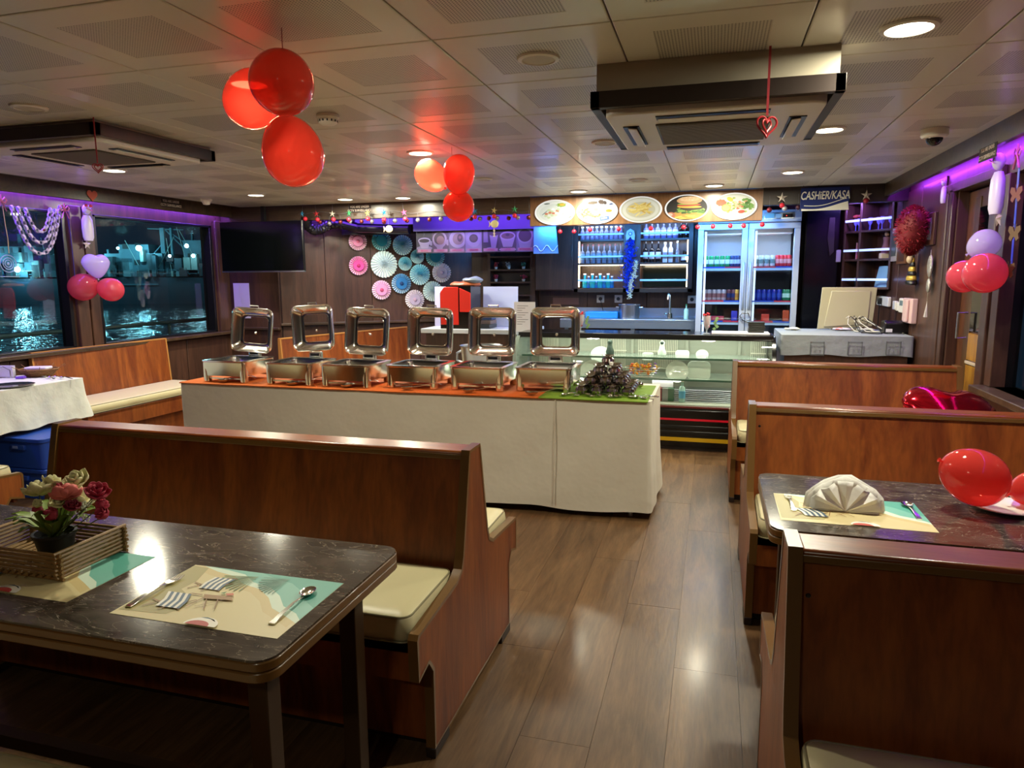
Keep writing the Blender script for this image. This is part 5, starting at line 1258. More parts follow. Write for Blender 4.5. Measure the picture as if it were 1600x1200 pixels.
nz = [at(800, v, 'y', 8.2).z-b_.z for v in (400, 420.5, 440, 460)]
for z in nz: MB().box(.03, W2-.06, 0, .15, z-.02, z).build('shelf_board', DARKW, ni)
for k, (px, py, c_) in enumerate(((775, 419, '9a3030'), (795, 419, '9a9a88'), (818, 419, '2f6a50'), (775, 439, 'a03048'), (818, 439, 'a03048'))):
    p = at(px, py, 'y', 8.27); z = b_.z+(nz[1] if py < 430 else nz[2])
    t = thing('tiny_potted_flower', 'tiny white pot with '+['red', 'white', 'green', 'crimson', 'pink'][k]+' plant, '+('upper' if py < 430 else 'lower')+' niche shelf '+('left' if px < 780 else 'middle' if px < 800 else 'right'), 'plant', (p.x, 8.27, z))
    MB().lathe([(.016, 0), (.022, .03), (.0001, .03)], 10).build('pot', PLASTIC, t); mb = MB()
    for q in range(26): mb.ball((random.gauss(0, .014), random.gauss(0, .012), .05+random.uniform(-.018, .03)), .008, n=5, m_=4)
    o = mb.build('blooms', mat('tiny_'+c_, c_, .6), t); o['kind'] = 'stuff'

# illuminated menu board
a, b_ = at(828, 312, 'y', 6.95), at(1191, 343, 'y', 6.95)
MX0, MX1, MZ0, MZ1 = a.x, b_.x+.0, 1.992, 2.272
mbx = thing('menu_light_box', 'wooden fascia with five backlit oval food pictures', 'sign', (0, 6.95, 0))
MB().box(MX0, MX1, 0, .14, MZ0, MZ1).build('fascia', LBOX, mbx, bevel=.003)
def food(px, py, kind):
    c = at(px, py, 'y', 6.95); RX, RZ = .192, .116; mb = MB(); ly = [0]
    def E_(cx, cz, rx, rz_, col, rot=0, n=22, jag=0, d=0):
        ly[0] += 1; mb.c = col; pts = []
        for k in range(n):
            q = 2*PI*k/n; j_ = 1+jag*math.sin(k*2.7+cx*9)*.5+jag*math.sin(k*4.1)*.5
            x = rx*j_*math.cos(q); z = rz_*j_*math.sin(q); x, z = x*math.cos(rot)-z*math.sin(rot)+cx, x*math.sin(rot)+z*math.cos(rot)+cz
            l = math.hypot(x/1.0, z/1.0)
            if l > .97: x, z = x/l*.97, z/l*.97
            pts.append((x*RX, -.010-ly[0]*.00006, z*RZ))
        mb.poly(pts)
    mb.c = 'ffffff'; mb.prism([(1.05*RX*math.cos(2*PI*k/40), 1.05*RZ*math.sin(2*PI*k/40)) for k in range(40)], 'y', -.0095, 0)
    R = random.Random(px)
    if kind == 'salad':
        E_(0, 0, 1, 1, 'dfe4dc', n=40); E_(0, -.05, .8, .75, 'cfd6cf', n=36)
        E_(.35, .6, .25, .16, '86a83a', jag=.3); E_(.38, .62, .14, .1, 'd8b040'); E_(-.5, .0, .28, .03, '7a8a8a', .9)
        for k in range(34):
            q = R.uniform(0, 2*PI); r = R.uniform(0, .5); E_(r*math.cos(q)-.02, r*math.sin(q)*.8-.1, .09, .09, R.choice(['d89a80', 'e2e8e0', 'c07058', 'e8c8b0', 'b8c8a0', 'f0f0ec']), R.random()*3, 10, .2)
        E_(-.4, .72, .16, .05, '55605a', .1); E_(.82, -.4, .12, .05, '8a9090', .6)
    elif kind == 'egg':
        E_(0, 0, 1, 1, 'eeeef2', n=40)
        for k in range(46): E_(-.55+R.gauss(0, .16), -.1+R.gauss(0, .17), .06, .06, R.choice(['c07848', 'd89868', 'a86038', 'e0b088']), 0, 8, .2)
        for k in range(20): E_(-.15+R.gauss(0, .2), -.35+R.gauss(0, .08), .06, .06, R.choice(['d8a068', 'c07848']), 0, 8, .2)
        mb.c = 'e4dcb0'; ly[0] += 1; mb.poly([(x*RX, -.010-ly[0]*.00006, z*RZ) for x, z in ((-.38, .42), (.14, .36), (.22, -.18), (-.26, -.28))]); E_(-.06, .12, .1, .12, 'd8cc90')
        E_(-.22, .68, .26, .12, '8a7a68', .1, jag=.15); E_(.22, .72, .14, .18, '6a5448', .5, jag=.2); E_(.4, .66, .08, .14, '5a4a44', .2); E_(.6, -.0, .26, .2, 'ffffff'); E_(.6, .0, .16, .12, 'eaa62a'); E_(.73, .55, .12, .06, '5a74a8', .4)
        mb.c = '5f88cc'; ly[0] += 1; mb.poly([(x*RX, -.010-ly[0]*.00006, z*RZ) for x, z in ((.14, -.5), (.6, -.42), (.62, -.68), (.16, -.82))]); mb.c = 'e8eef8'; ly[0] += 1; mb.poly([(x*RX, -.010-ly[0]*.00006, z*RZ) for x, z in ((.22, -.56), (.52, -.5), (.52, -.62), (.22, -.7))])
    elif kind == 'fries':
        E_(0, 0, 1, 1, 'c8c8b4', n=40); E_(0, 0, .88, .86, 'dcdccc', n=40); E_(0, -.02, .72, .64, 'c8c4a8', n=36)
        for k in range(70):
            q = R.uniform(0, 2*PI); r = R.uniform(0, .6); E_(r*math.cos(q)*.9, r*math.sin(q)*.8+.05, .21, .055, R.choice(['dcc46a', 'ecd88a', 'c8a850', 'e4cc78']), R.choice([-.7, -.4, .3, .6, .9, -1.1])+R.uniform(-.2, .2), 8)
    elif kind == 'burger':
        E_(0, 0, 1, 1, '14110f', n=40); E_(.1, -.55, .85, .35, 'c89a48', n=30)
        for k in range(16): E_(-.1+R.uniform(-.5, .8), -.72+R.uniform(-.1, .12), .2, .06, R.choice(['e8c050', 'd8a838', 'f0cc60']), R.uniform(-.4, .4), 8)
        E_(-.75, -.55, .22, .25, 'c87858'); E_(-.78, -.5, .12, .12, 'e0c0a8')
        for k in range(34): E_(-.55+R.random()*1.4, -.22+R.gauss(0, .1), .12, .1, R.choice(['4f7a2c', '6a9a3a', '3a5a22', '88b050']), 0, 9, .3)
        E_(.25, -.05, .55, .14, '3a2418', .03, jag=.1); E_(.12, .08, .58, .1, 'e0b040', -.05); E_(.1, .22, .56, .1, 'b84030', .03); E_(.05, .3, .5, .06, '8fb040'); E_(.12, .58, .6, .3, 'd0a070'); E_(.12, .7, .5, .2, 'e4bc8c')
        for k in range(16): E_(.1+R.uniform(-.4, .4), .7+R.uniform(-.12, .14), .025, .02, 'f4e4c4', 0, 6)
    else:
        E_(0, 0, 1, 1, 'd4d6c0', n=40); E_(0, 0, .9, .86, 'e4e4d0', n=40)
        for k in range(60): E_(.12+R.gauss(0, .3), .08+R.gauss(0, .2), .08, .08, R.choice(['7a9a40', 'd89060', 'c86040', 'e8d8a0', 'a8b860', 'e0b890']), 0, 8, .3)
        for k in range(22): E_(.62+R.gauss(0, .12), .2+R.gauss(0, .2), .1, .1, R.choice(['3f6a28', '5a8a3a', '76a048']), 0, 8, .35)
        E_(-.6, .3, .24, .26, 'd8603c', .3, jag=.15); E_(-.2, .55, .12, .2, 'e0c040', .5); E_(-.36, -.1, .22, .28, 'c8b830'); E_(-.36, -.1, .18, .23, 'e8e070'); E_(.34, -.42, .16, .12, 'c04830', .3)
    o = mb.build('food_picture', PRINTL, mbx, (c.x, 0, c.z)); o['label'] = {'salad': 'oval picture of a mixed cold plate', 'egg': 'oval picture of toast, fried egg and meat', 'fries': 'oval picture of french fries', 'burger': 'oval picture of a burger', 'fish': 'oval picture of salad with lemon'}[kind]
for a in ((867, 332, 'salad'), (933, 330, 'egg'), (1001, 327.5, 'fries'), (1073, 325, 'burger'), (1147, 322.5, 'fish')): food(*a)
strip_led('led_strip', MX0, MX1, 7.088, 7.105, 1.998, LEDB, 'blue glowing LED strip behind the menu board')

# coffee banner
a, b_ = at(650, 358, 'y', 7.3), at(834, 393, 'y', 7.3)
cbn = thing('coffee_banner', 'purple lit banner with seven coffee pictures', 'banner', (a.x, 7.3, b_.z)); CW, CH = b_.x-a.x, a.z-b_.z
MB().box(0, CW, 0, .02, 0, CH).build('backing', DARKER, cbn)
pw = CW/7; LBL = mat('banner_lettering', '7a2a4a', .6)
for k in range(7):
    mb = MB(); ly = [0]
    def PP(pts, col):
        ly[0] += 1; mb.c = col; mb.poly([(max(0, min(pw-.004, x*pw)), -.001-ly[0]*.00008, max(0, min(CH, z*CH))) for x, z in pts])
    def EE(cx, cz, rx, rz_, col): PP([(cx+rx*math.cos(2*PI*q/24), cz+rz_*math.sin(2*PI*q/24)) for q in range(24)], col)
    bgc = ['1c1830', '6a5068', '8a8090', 'b8b0c8', '2a2030', '4a3c50', '8a80a0'][k]
    mb.c = bgc; mb.box(0, pw-.004, -.001, 0, 0, CH)
    if k == 0: EE(.5, .2, .5, .1, 'b0a8c0'); PP([(.12, .5), (.88, .5), (.72, .2), (.3, .2)], 'd0c8d8'); EE(.5, .52, .38, .12, 'e0d8e8'); EE(.5, .51, .32, .08, '2a1a18'); EE(.92, .4, .1, .1, 'c0b8c8'); PP([(.45, .65), (.55, .8), (.4, .95), (.48, .8)], '6a6a80')
    if k == 1: EE(.45, .55, .44, .34, 'd0c0c8'); PP([(.1, .5), (.8, .5), (.6, .15), (.3, .15)], 'c8b8c0'); EE(.43, .58, .33, .24, '4a2c24'); EE(.5, .52, .24, .18, 'b08a70'); EE(.95, .42, .12, .12, 'd0c0c8')
    if k == 2: EE(.55, .55, .52, .36, 'd4ccd4'); EE(.58, .56, .34, .24, 'b09888'); EE(.68, .6, .16, .16, '4a2c28'); EE(.68, .62, .08, .06, 'a06a60')
    if k == 3: EE(.5, .55, .42, .34, 'c8c0d8'); EE(.5, .57, .26, .17, '2e221c'); EE(.5, .57, .17, .11, '5a4030')
    if k == 4: PP([(.1, .9), (.32, .9), (.36, .4), (.08, .4)], 'a8a0b0'); PP([(.45, .7), (.95, .7), (.8, .15), (.55, .15)], 'c0b8c8'); EE(.7, .72, .26, .07, '5a3830'); EE(.5, .12, .3, .08, 'b0a8c0')
    if k == 5: PP([(.06, .62), (.94, .62), (.76, .2), (.24, .2)], 'c8c0cc'); EE(.5, .64, .45, .18, 'd8d0d8'); EE(.5, .64, .37, .12, '8a6a58'); EE(.5, .68, .12, .05, '3a2420'); EE(.5, .1, .5, .06, 'e0d8e8')
    if k == 6: PP([(.06, .6), (.95, .6), (.8, .15), (.2, .15)], 'b8b0c4'); EE(.5, .66, .46, .32, 'd0c8d8'); EE(.5, .64, .37, .25, '4a2828')
    PP([(.08, .04), (.92, .04), (.92, .16), (.08, .16)], 'e8a8c0')
    o = mb.build('coffee_picture', PRINTC, cbn, (k*pw, 0, 0))
    text(['MOCHA', 'ESPRESSO', 'CAPPUCCINO', 'TURKISH COFFEE', 'LATTE ICE', 'LATTE', 'HOT CHOCOLATE'][k], .026, LBL, cbn, (k*pw+pw/2, -.0035, .10*CH), (PI/2, 0, 0), [.9, .8, .68, .5, .75, .9, .55][k], .0006)
a, b_ = at(645, 336, 'y', 7.25), at(838, 357, 'y', 7.25)
o = MB().box(a.x, -1.70, 7.25, 7.27, b_.z, a.z+.1).build('purple_fascia_board', mat('violet_board', '2c2448', .6)); tag(o, 'plain violet-lit board above the coffee banner', 'board')
a, b_ = at(556, 341, 'y', 7.28), at(660, 350, 'y', 7.28)
o = MB().box(a.x, b_.x-.08, 7.26, 7.28, b_.z, a.z).build('pale_fascia_strip', mat('pale_grey_board', '8d94a0', .5)); tag(o, 'pale grey strip behind the starfish garland, left of the violet board', 'board')
a, b_ = at(546, 354, 'y', 7.4), at(648, 362, 'y', 7.4)
o = MB().box(a.x-.1, b_.x, 7.4, 7.43, b_.z-.02, a.z).build('dark_shelf_board', DARKER); tag(o, 'dark board under the pale strip above the paper fans', 'board')
# small blue glass cloth
a, b_ = at(834, 357, 'y', 7.25), at(872, 396, 'y', 7.25)
o = MB().add([(a.x, 7.25, a.z+.05), (b_.x-.03, 7.25, a.z+.05), (b_.x+.005, 7.24, b_.z), (a.x, 7.24, b_.z)]+[(a.x, 7.26, a.z+.05), (b_.x-.03, 7.26, a.z+.05), (b_.x+.005, 7.25, b_.z), (a.x, 7.25, b_.z)], [(0, 3, 2, 1), (4, 5, 6, 7), (0, 1, 5, 4), (1, 2, 6, 5), (2, 3, 7, 6), (3, 0, 4, 7)]).build('hanging_cloth', mat('light_blue_cloth', '3f6c90', .6, bump=.3, bscale=14)); tag(o, 'light blue cloth with a white wavy line hanging beside the coffee banner', 'cloth')
wv = MB().tube([(a.x+(b_.x-a.x)*k/24, 7.238, b_.z+.055+.03*math.sin(k*.55+.5)) for k in range(25)], .002, 5).build('white_wave', mat('white_thread', 'd8e4f0', .6), o)

# ================================================================ DRINKS FRIDGE
a, b_ = at(1091, 352, 'y', 7.5), at(1253, 340, 'y', 7.5)
FX0, FX1 = a.x, b_.x; FW = FX1-FX0; FZ = 2.13
fr = thing('drinks_fridge', 'two door stainless glass drinks fridge behind the counter', 'fridge', (FX0, 7.5, 0))
FS = mat('fridge_steel', 'b4bcc8', .42, .35); FB = mat('fridge_black_side', '08080c', .2); FL = mat('fridge_lining', 'a6acb2', .5)
MB().box(0, .02, .06, .68, .08, FZ).box(FW-.02, FW, .06, .68, .08, FZ).build('side_panel', FB, fr)
MB().box(0, FW, .64, .68, .08, FZ).box(.02, FW-.02, .06, .66, FZ-.11, FZ).box(0, FW, .06, .68, .08, .40).build('carcass', FL, fr)
MB().box(0, FW, 0, .06, FZ-.115, FZ).build('header', FS, fr, bevel=.004)
DZ0, DZ1 = .15, FZ-.125; half = FW/2
c1 = MB().box(half+.14, FW-.07, -.006, 0, FZ-.090, FZ-.028).build('control_panel', SATIN, fr, bevel=.002)
MB().box(half+.15, half+.235, -.008, -.006, FZ-.085, FZ-.035).build('display', mat('pale_display', '8fb8b0', .3), c1); MB().box(half+.245, half+.30, -.008, -.006, FZ-.08, FZ-.04).build('switches', mat('switch_white', 'c8c8b8', .3), c1)
MB().box(half+.31, FW-.085, -.008, -.006, FZ-.078, FZ-.040).build('readout', BLACK, c1); MB().ball((half+.345, -.009, FZ-.06), .004, n=8, m_=6).build('red_light', mat('red_indicator', 'ff3020', .4, emit=3), c1)
for k in range(2):
    x0 = k*half+.003; x1 = x0+half-.006; fw = .055
    d_ = MB().box(x0, x1, 0, .05, DZ1-fw, DZ1).box(x0, x1, 0, .05, DZ0, DZ0+fw).box(x0, x0+fw, 0, .05, DZ0+fw, DZ1-fw).box(x1-fw, x1, 0, .05, DZ0+fw, DZ1-fw).build('door', FS, fr, bevel=.003)
    MB().box(x0+fw-.01, x1-fw+.01, .022, .026, DZ0+fw-.01, DZ1-fw+.01).build('door_glass', thin_glass('fridge_glass%d' % k, (.88, .94, .98), .015), d_)
    xh = x1-.028 if k == 0 else x0+.028
    MB().tube([(xh, 0, 1.62), (xh, -.03, 1.58), (xh, -.045, 1.40), (xh, -.03, 1.20), (xh, 0, 1.16)], .013, 8).build('handle', mat('handle_steel', 'aab8cc', .4, .4), d_)
    MB().box(x0+fw+.01, x0+fw+.03, .07, .09, DZ0+.1, DZ1-.07).build('interior_tube', mat('fridge_tube', 'ffffff', .4, emit=.5, ecol='e4f0ff'), fr)
    MB().box(x0+.02, x1-.02, .60, .625, .4, FZ-.13).build('back_lining', mat('fridge_back_dark', '3c4048', .5) , fr)
    MB().box(x0+.03, x1-.03, .585, .60, 1.66, FZ-.13).build('white_back', FL, fr)
    MB().box(x0+.05, x1-.05, .20, .56, FZ-.22, FZ-.13).build('cooling_unit', PLASTIC, fr, bevel=.01)
MB().box(half-.012, half+.012, .06, .62, .15, FZ-.13).build('divider', FL, fr)
SHZ = [at(1150, 418, 'y', 7.55).z, at(1150, 471, 'y', 7.55).z, at(1150, 503, 'y', 7.55).z]
for k in range(2):
    x0 = k*half+.05; x1 = x0+half-.10
    for z in SHZ:
        MB().box(x0, x1, .07, .55, z-.03, z-.004).build('shelf', mat('fridge_shelf', 'b8c8dc', .35), fr)
        MB().box(x0, (x0+x1)/2+.03, .066, .30, z-.004, z+.008).build('tray_edge', mat('tray_blue', '2048b8', .4) if (k+SHZ.index(z)) % 2 == 0 else mat('tray_red', 'c8304a', .4), fr)
        MB().box((x0+x1)/2+.03, x1, .066, .30, z-.004, z+.008).build('tray_edge', mat('tray_red', 'c8304a', .4) if (k+SHZ.index(z)) % 2 == 0 else mat('tray_blue', '2048b8', .4), fr)
MB().tube([(half-.05, -.02, 1.09), (half-.02, -.035, 1.05), (half+.03, -.035, 1.03), (half+.05, -.02, 1.07), (half+.03, -.03, 1.12), (half-.03, -.03, 1.12)], .006, 6, closed=True).build('chain', STEEL, fr)
for q in range(7): MB().tube([(half-.05+.016*q+.007*math.cos(w_), -.04+.004*(q % 2), 1.06+.02*math.sin(q)+.010*math.sin(w_)) for w_ in [2*PI*j/8 for j in range(8)]], .0025, 5, closed=True).build('chain_link', STEEL, fr)
def can_proto(col, band, label, group):
    t = thing('drink_can', label, 'can', (0, 0, 0), group=group)
    MB().lathe([(.020, 0), (.0245, .006), (.0245, .098), (.021, .108), (.0205, .110), (.019, .107), (.0001, .107)], 14).build('can_body', mat('can_'+col, col, .3, .25), t)
    if band: MB().lathe([(.0250, .030), (.0250, .072)], 14).build('label_band', mat('can_'+band, band, .4), t)
    return t
def cans(n, x0, x1, sh, col, band, label, group):
    pr = can_proto(col, band, label, group)
    for i in range(n):
        o = pr if i == 0 else dup(pr); o.location = (FX0+x0+(x1-x0)*i/max(1, n-1), 7.5+.10+random.uniform(0, .012), SHZ[sh]+.009); o.rotation_euler = (0, 0, random.random()*6)
hx = half
cans(5, .085, .30, 0, '1f8a4a', 'e0e8e0', 'green and white drink can, top shelf of the left fridge door', 'green cans on the top left fridge shelf')
cans(3, .345, hx-.085, 0, '24305a', 'b8b8c8', 'slim navy drink can, top shelf of the left fridge door', 'navy cans on the top left fridge shelf')
cans(4, hx+.085, hx+.245, 0, 'b8c4c4', '6f8a86', 'silver drink can, top shelf of the right fridge door', 'silver cans on the top right fridge shelf')
cans(4, hx+.295, 2*hx-.085, 0, 'd0303a', 'e89a98', 'red drink can, top shelf of the right fridge door', 'red cans on the top right fridge shelf')
cans(5, .085, .275, 1, '9a8a8a', '7a4a4a', 'silver and maroon drink can, middle shelf of the left fridge door', 'silver cans on the middle left fridge shelf')
cans(2, .325, .37, 1, '5a3038', '24305a', 'dark red drink can, middle shelf of the left fridge door', 'dark red cans on the middle left fridge shelf')
cans(1, hx-.085, hx-.085, 1, 'c8923a', None, 'amber drink can at the right end of the middle left fridge shelf', None) if False else cans(1, hx-.085, hx-.085, 1, 'c8923a', 'a86a2a', 'amber drink can at the right end of the middle left fridge shelf', 'amber can')
cans(6, hx+.085, hx+.325, 1, '1c2a8a', '28409a', 'dark blue drink can, middle shelf of the right fridge door', 'blue cans on the middle right fridge shelf')
cans(3, hx+.375, 2*hx-.075, 1, '1f6a4a', 'a8c8b8', 'dark green drink can, middle shelf of the right fridge door', 'green cans on the middle right fridge shelf')
for x, w_, h_, c_, l in ((hx-.10, .06, .10, '2a30a0', 'blue mug on the bottom shelf of the left fridge door'), (hx+.20, .075, .07, 'c83a30', 'red carton on the bottom shelf of the right fridge door'), (2*hx-.09, .06, .11, 'c04a28', 'orange red carton at the right end of the bottom fridge shelf'), (.22, .13, .045, 'a83040', 'red packets on the bottom shelf of the left fridge door')):
    o = MB().box(-w_/2, w_/2, -.03, .03, 0, h_).build('fridge_goods', mat('fg_'+c_, c_, .4), None, (FX0+x, 7.5+.12, SHZ[2]+.009), bevel=.004); tag(o, l, 'box' if 'carton' in l else 'mug' if 'mug' in l else 'packet')
# dark cupboard right of the fridge
a, b_ = at(1257, 340, 'y', 7.9), at(1314, 340, 'y', 7.9)
tc_ = thing('tall_cupboard', 'tall glossy black cupboard between the fridge and the corner shelves', 'cupboard', (a.x+.01, 7.86, 0))
MB().box(0, b_.x-a.x-.02, 0, .45, .05, 2.2).build('carcass', FB, tc_, bevel=.004); MB().box(.01, b_.x-a.x-.03, -.014, 0, .08, 2.17).build('door', mat('glossy_navy_black', '090b14', .16), tc_, bevel=.003)
p = at(1303, 340, 'y', 7.85); o = MB().prism([(-.02, .0), (.03, .0), (.035, -.34), (.0, -.38), (-.03, -.2)], 'y', -.012, 0).build('dark_pennant', mat('dark_brown_cloth', '2a1a20', .7), None, (p.x-.02, 7.845, p.z)); tag(o, 'dark limp cloth strip hanging on the black cupboard', 'cloth')
p = at(1312, 400, 'y', 7.83); o = MB().box(-.022, .022, -.01, 0, -.06, .06).build('switch_plate', mat('pale_switch', 'a8a0b0', .5), None, (p.x-.01, 7.845, p.z), bevel=.003); tag(o, 'narrow pale switch plate left of the corner shelves', 'switch')

# ================================================================ CORNER SHELVES on the slanted wall
RP = R0+RN*.24
def rwp(px, py, off=.24): return atp(px, py, R0+RN*off, RN)
Rd = (R1-R0).normalized()
def ru(px, py, off=.24): q = rwp(px, py, off); return (q-R0).dot(Rd), q.z
u0, _ = ru(1316, 400); u1, _ = ru(1392, 400); um = (ru(1341, 400)[0])
zT = 2.2; zB = ru(1360, 452)[1]
cs = thing('corner_shelves', 'dark wooden corner shelf unit with lit shelf bars beside the cashier desk', 'shelf', (R0.x, R0.y, 0), RRZ)
MB().box(u0, u1, -.02, -.005, zB, zT).build('back_panel', mat('maroon_back', '3a1a1e', .5), cs)
for x in (u0, um-.012, u1-.025): MB().box(x, x+.025, -.24, -.01, zB, zT).build('upright', DARKW, cs, bevel=.003)
szs = [zB+.02, ru(1335, 405)[1], ru(1335, 361)[1]]
for z in szs:
    MB().box(u0, u1, -.24, -.01, z-.02, z).build('shelf_board', DARKW, cs, bevel=.002)
MB().box(u0, u1, -.24, -.01, zT-.02, zT).build('top_board', DARKW, cs)
BAR = mat('lit_shelf_bar', 'c0d4ff', .3, emit=.7, ecol='9ab0ff')
for py_ in (346, 392, 437):
    z = ru(1330, py_)[1]
    for xa, xb in ((u0+.02, um-.012), (um+.012, u1-.02)): MB().box(xa, xb, -.25, -.236, z-.010, z+.012).build('shelf_bar', BAR, cs, bevel=.002)
def cw(u, v, z): return R0+Rd*u+RN*v+Vector((0, 0, z))
wg = thing('wine_goblet', 'violet lit stemmed glass on the top corner shelf', 'glass', (0, 0, 0), group='stemmed glasses on the top corner shelf')
MB().lathe([(.020, 0), (.004, .006), (.004, .05), (.018, .07), (.022, .10), (.018, .12), (.016, .12), (.019, .10), (.0001, .07)], 12).build('glass', mat('violet_glass', '8a90e8', .1, alpha=.7), wg)
for i in range(8):
    o = wg if i == 0 else dup(wg); u = u0+.05+(u1-u0-.10)*i/7
    if abs(u-um) < .025: u += .03
    o.location = cw(u, .14+.03*(i % 2), szs[2]+.001)
for i, (u, c_) in enumerate(((u0+.045, 'b04a38'), (u0+.10, '8a4038'))):
    o = MB().ball((0, 0, .02), .035, .03, .02, 10, 6).build('dried_flowers', mat('dried_'+c_, c_, .7, bump=.6, bscale=60), None, cw(u, .13, szs[2]+.125), (0, 0, 0)); tag(o, ['left', 'right'][i]+' rust red dried flower tuft above the glasses in the corner shelves', 'flowers')
fgp = cw((um+u1)/2+.03, .13, szs[1]+.001)
t = thing('doll_figurine', 'mauve doll figurine with jars on a cream pot, middle corner shelf', 'figurine', fgp)
MB().prism(rrect(.11, .08, .02), 'z', 0, .05).build('cream_base', mat('cream_ceramic', 'c8b890', .5), t, bevel=.004); MB().lathe([(.04, .05), (.045, .08), (.03, .13), (.026, .16), (.032, .19), (.028, .20), (.012, .205), (.0001, .205)], 14).build('body', mat('mauve_cloth', '8a5a66', .6), t); MB().ball((0, 0, .228), .022, n=12, m_=8).build('head', mat('tan_face', 'b08a70', .6), t); MB().ball((0, .004, .243), .018, .018, .010, 10, 6).build('hat', mat('brown_hat', '4a3028', .6), t)
t = thing('straw_bundle', 'bundle of pink striped sticks with a red heart tag, middle corner shelf', 'sticks', cw((u0+um)/2+.02, .14, szs[1]+.001))
for k in range(5): MB().tube([(-.03+k*.015, 0, 0), (-.03+k*.015, 0, .16)], .006, 7).build('stick', mat('pink_stick', 'd08a98', .5), t)
MB().prism([(0, -.05), (.03, -.01), (.028, .012), (.012, .02), (0, .01), (-.012, .02), (-.028, .012), (-.03, -.01)], 'y', -.02, -.012).build('heart_tag', mat('red_heart', 'c03a48', .5), t, (0, 0, .03))
for i in range(4):
    o = MB().prism([(-.055, 0), (.055, 0), (.04, .20), (-.03, .20)], 'y', 0, .012).build('blue_bag', mat('pale_blue_bag', '7fa8c8', .35, bump=.4, bscale=20), None, cw((um+u1)/2-.05+.035*i, .10+.02*i, szs[0]+.001), (-.12, 0, RRZ)); tag(o, ['first', 'second', 'third', 'fourth'][i]+' from the left of the pale blue bags on the lowest corner shelf', 'bag', 'blue bags on the lowest corner shelf')
o = MB().lathe([(.02, 0), (.035, .02), (.03, .06), (.035, .09), (.0001, .10)], 12).build('dark_jar', mat('dark_teal_jar', '1f2f38', .3), None, cw((u0+um)/2+.01, .13, szs[0]+.001)); tag(o, 'dark jar on the lowest left corner shelf', 'jar')

# ================================================================ CASHIER DESK
dz = 1.0; a, b_ = at(1223, 522, 'z', dz), at(1424, 527, 'z', dz)
CX0, CX1, CY0, CY1 = .565, 1.57, 6.33, 7.12
ds = thing('cashier_desk', 'wooden cashier desk under a grey lace cloth', 'desk', ((CX0+CX1)/2, (CY0+CY1)/2, 0)); hw, hd = (CX1-CX0)/2-.012, (CY1-CY0)/2-.012
MB().box(-hw, hw, -hd, hd, dz-.03, dz-.003).build('desktop', DARKW, ds); MB().box(-hw+.02, hw-.02, -hd+.02, hd-.02, 0, dz-.03).build('body', DARKW, ds)
dcl = drape('tablecloth', 'grey lace trimmed cloth hanging over the cashier desk', CX0, CX1, CY0, CY1, dz, dz-.165, CLOTH2, 10, .004, .02, seedv=5)
for k, px in enumerate((1277, 1336, 1396)):
    p = at(px, 544, 'y', CY0-.01); mb = MB('5f6468'); q_ = .052
    for j in range(22):
        u = -q_+2*q_*j/21
        for z_, in ((-q_,), (q_,)): mb.box(u-.0016, u+.0016, -.003, 0, z_-.006*(1+(j % 2)), z_)
        for u_ in (-q_, q_): mb.box(u_-.003*(1+(j % 2)), u_+.003, -.003, 0, u-.0016, u+.0016)
    mb.c = 'a4a8a8'
    for j in range(10):
        an = 2*PI*j/10; mb.prism([(.012*math.cos(an)+.022*math.cos(an+.2), .012*math.sin(an)+.022*math.sin(an+.2)), (.03*math.cos(an+.1), .03*math.sin(an+.1)), (.012*math.cos(an-.2), .012*math.sin(an-.2))], 'y', -.003, 0)
    mb.build('lace_square', PRINT, dcl, (p.x, CY0-.012, p.z))
a, b_ = at(1277, 512, 'y', 6.98), at(1372, 512, 'y', 6.98); TL_, TR_ = at(1285, 450, 'y', 6.98), at(1371, 451, 'y', 6.98)
mn = thing('monitor', 'white backed computer monitor seen from behind on the cashier desk', 'monitor', (a.x, 6.98, dz+.006))
dx = b_.x-a.x; hz = TL_.z-dz; MP = mat('cream_monitor_back', 'b0a88a', .4)
MB().prism([(0, .0), (dx-.05, .03), (TR_.x-a.x, hz), (TL_.x-a.x, hz)], 'y', 0, .02).build('back_shell', MP, mn, bevel=.004)
MB().prism([(.05, .02), (dx-.09, .05), (dx-.08, hz-.03), (.10, hz-.03)], 'y', -.014, 0).build('back_bulge', MP, mn, bevel=.012)
MB().box(.12, dx-.12, .02, .12, -.004, .012).build('stand', MP, mn)
pr = thing('receipt_printer', 'black rounded receipt printer at the right end of the cashier desk', 'printer', (*at(1402, 521, 'z', dz).xy, dz+.003), .05)
MB().prism([(-.07, 0), (.07, 0), (.07, .07), (.05, .105), (-.04, .11), (-.07, .09)], 'x', -.12, .12).build('case', BLACK, pr, bevel=.012, seg=3); MB().box(-.11, -.06, -.073, -.068, .012, .04).build('white_label', WHITE, pr)
CB = mat('pale_cable', 'c8c4b4', .5)
for k in range(9):
    p = at(1322+k*3, 497+k % 3, 'y', 6.93); q = at(1330+k*8, 520+k % 2, 'z', dz); u1, u2, u3 = random.uniform(-.04, .05), random.uniform(-.08, .02), random.uniform(.02, .07); q.x += random.uniform(-.08, .08); q.y = min(q.y, 6.85)+random.uniform(-.12, .04); o = MB().tube([p, p+Vector((.02, u2*.5, .02)), p+Vector((.04+u1, u2, -.01)), (p+q)/2+Vector((u1, u2, u3*.3)), (q.x, q.y+.02, dz+.012), (q.x+.05, q.y+u1, dz+.008), (q.x+.10+u1, q.y-.03, dz+.008), (q.x+.16, q.y+u1, dz+.008)], .004, 6).build('cable', BLACK if k % 2 else CB)
    tag(o, ('black' if k % 2 else 'pale')+' cable looping down from the monitor back, among the tangle on the desk', 'cable', 'cable tangle behind the monitor, '+('black' if k % 2 else 'pale'))
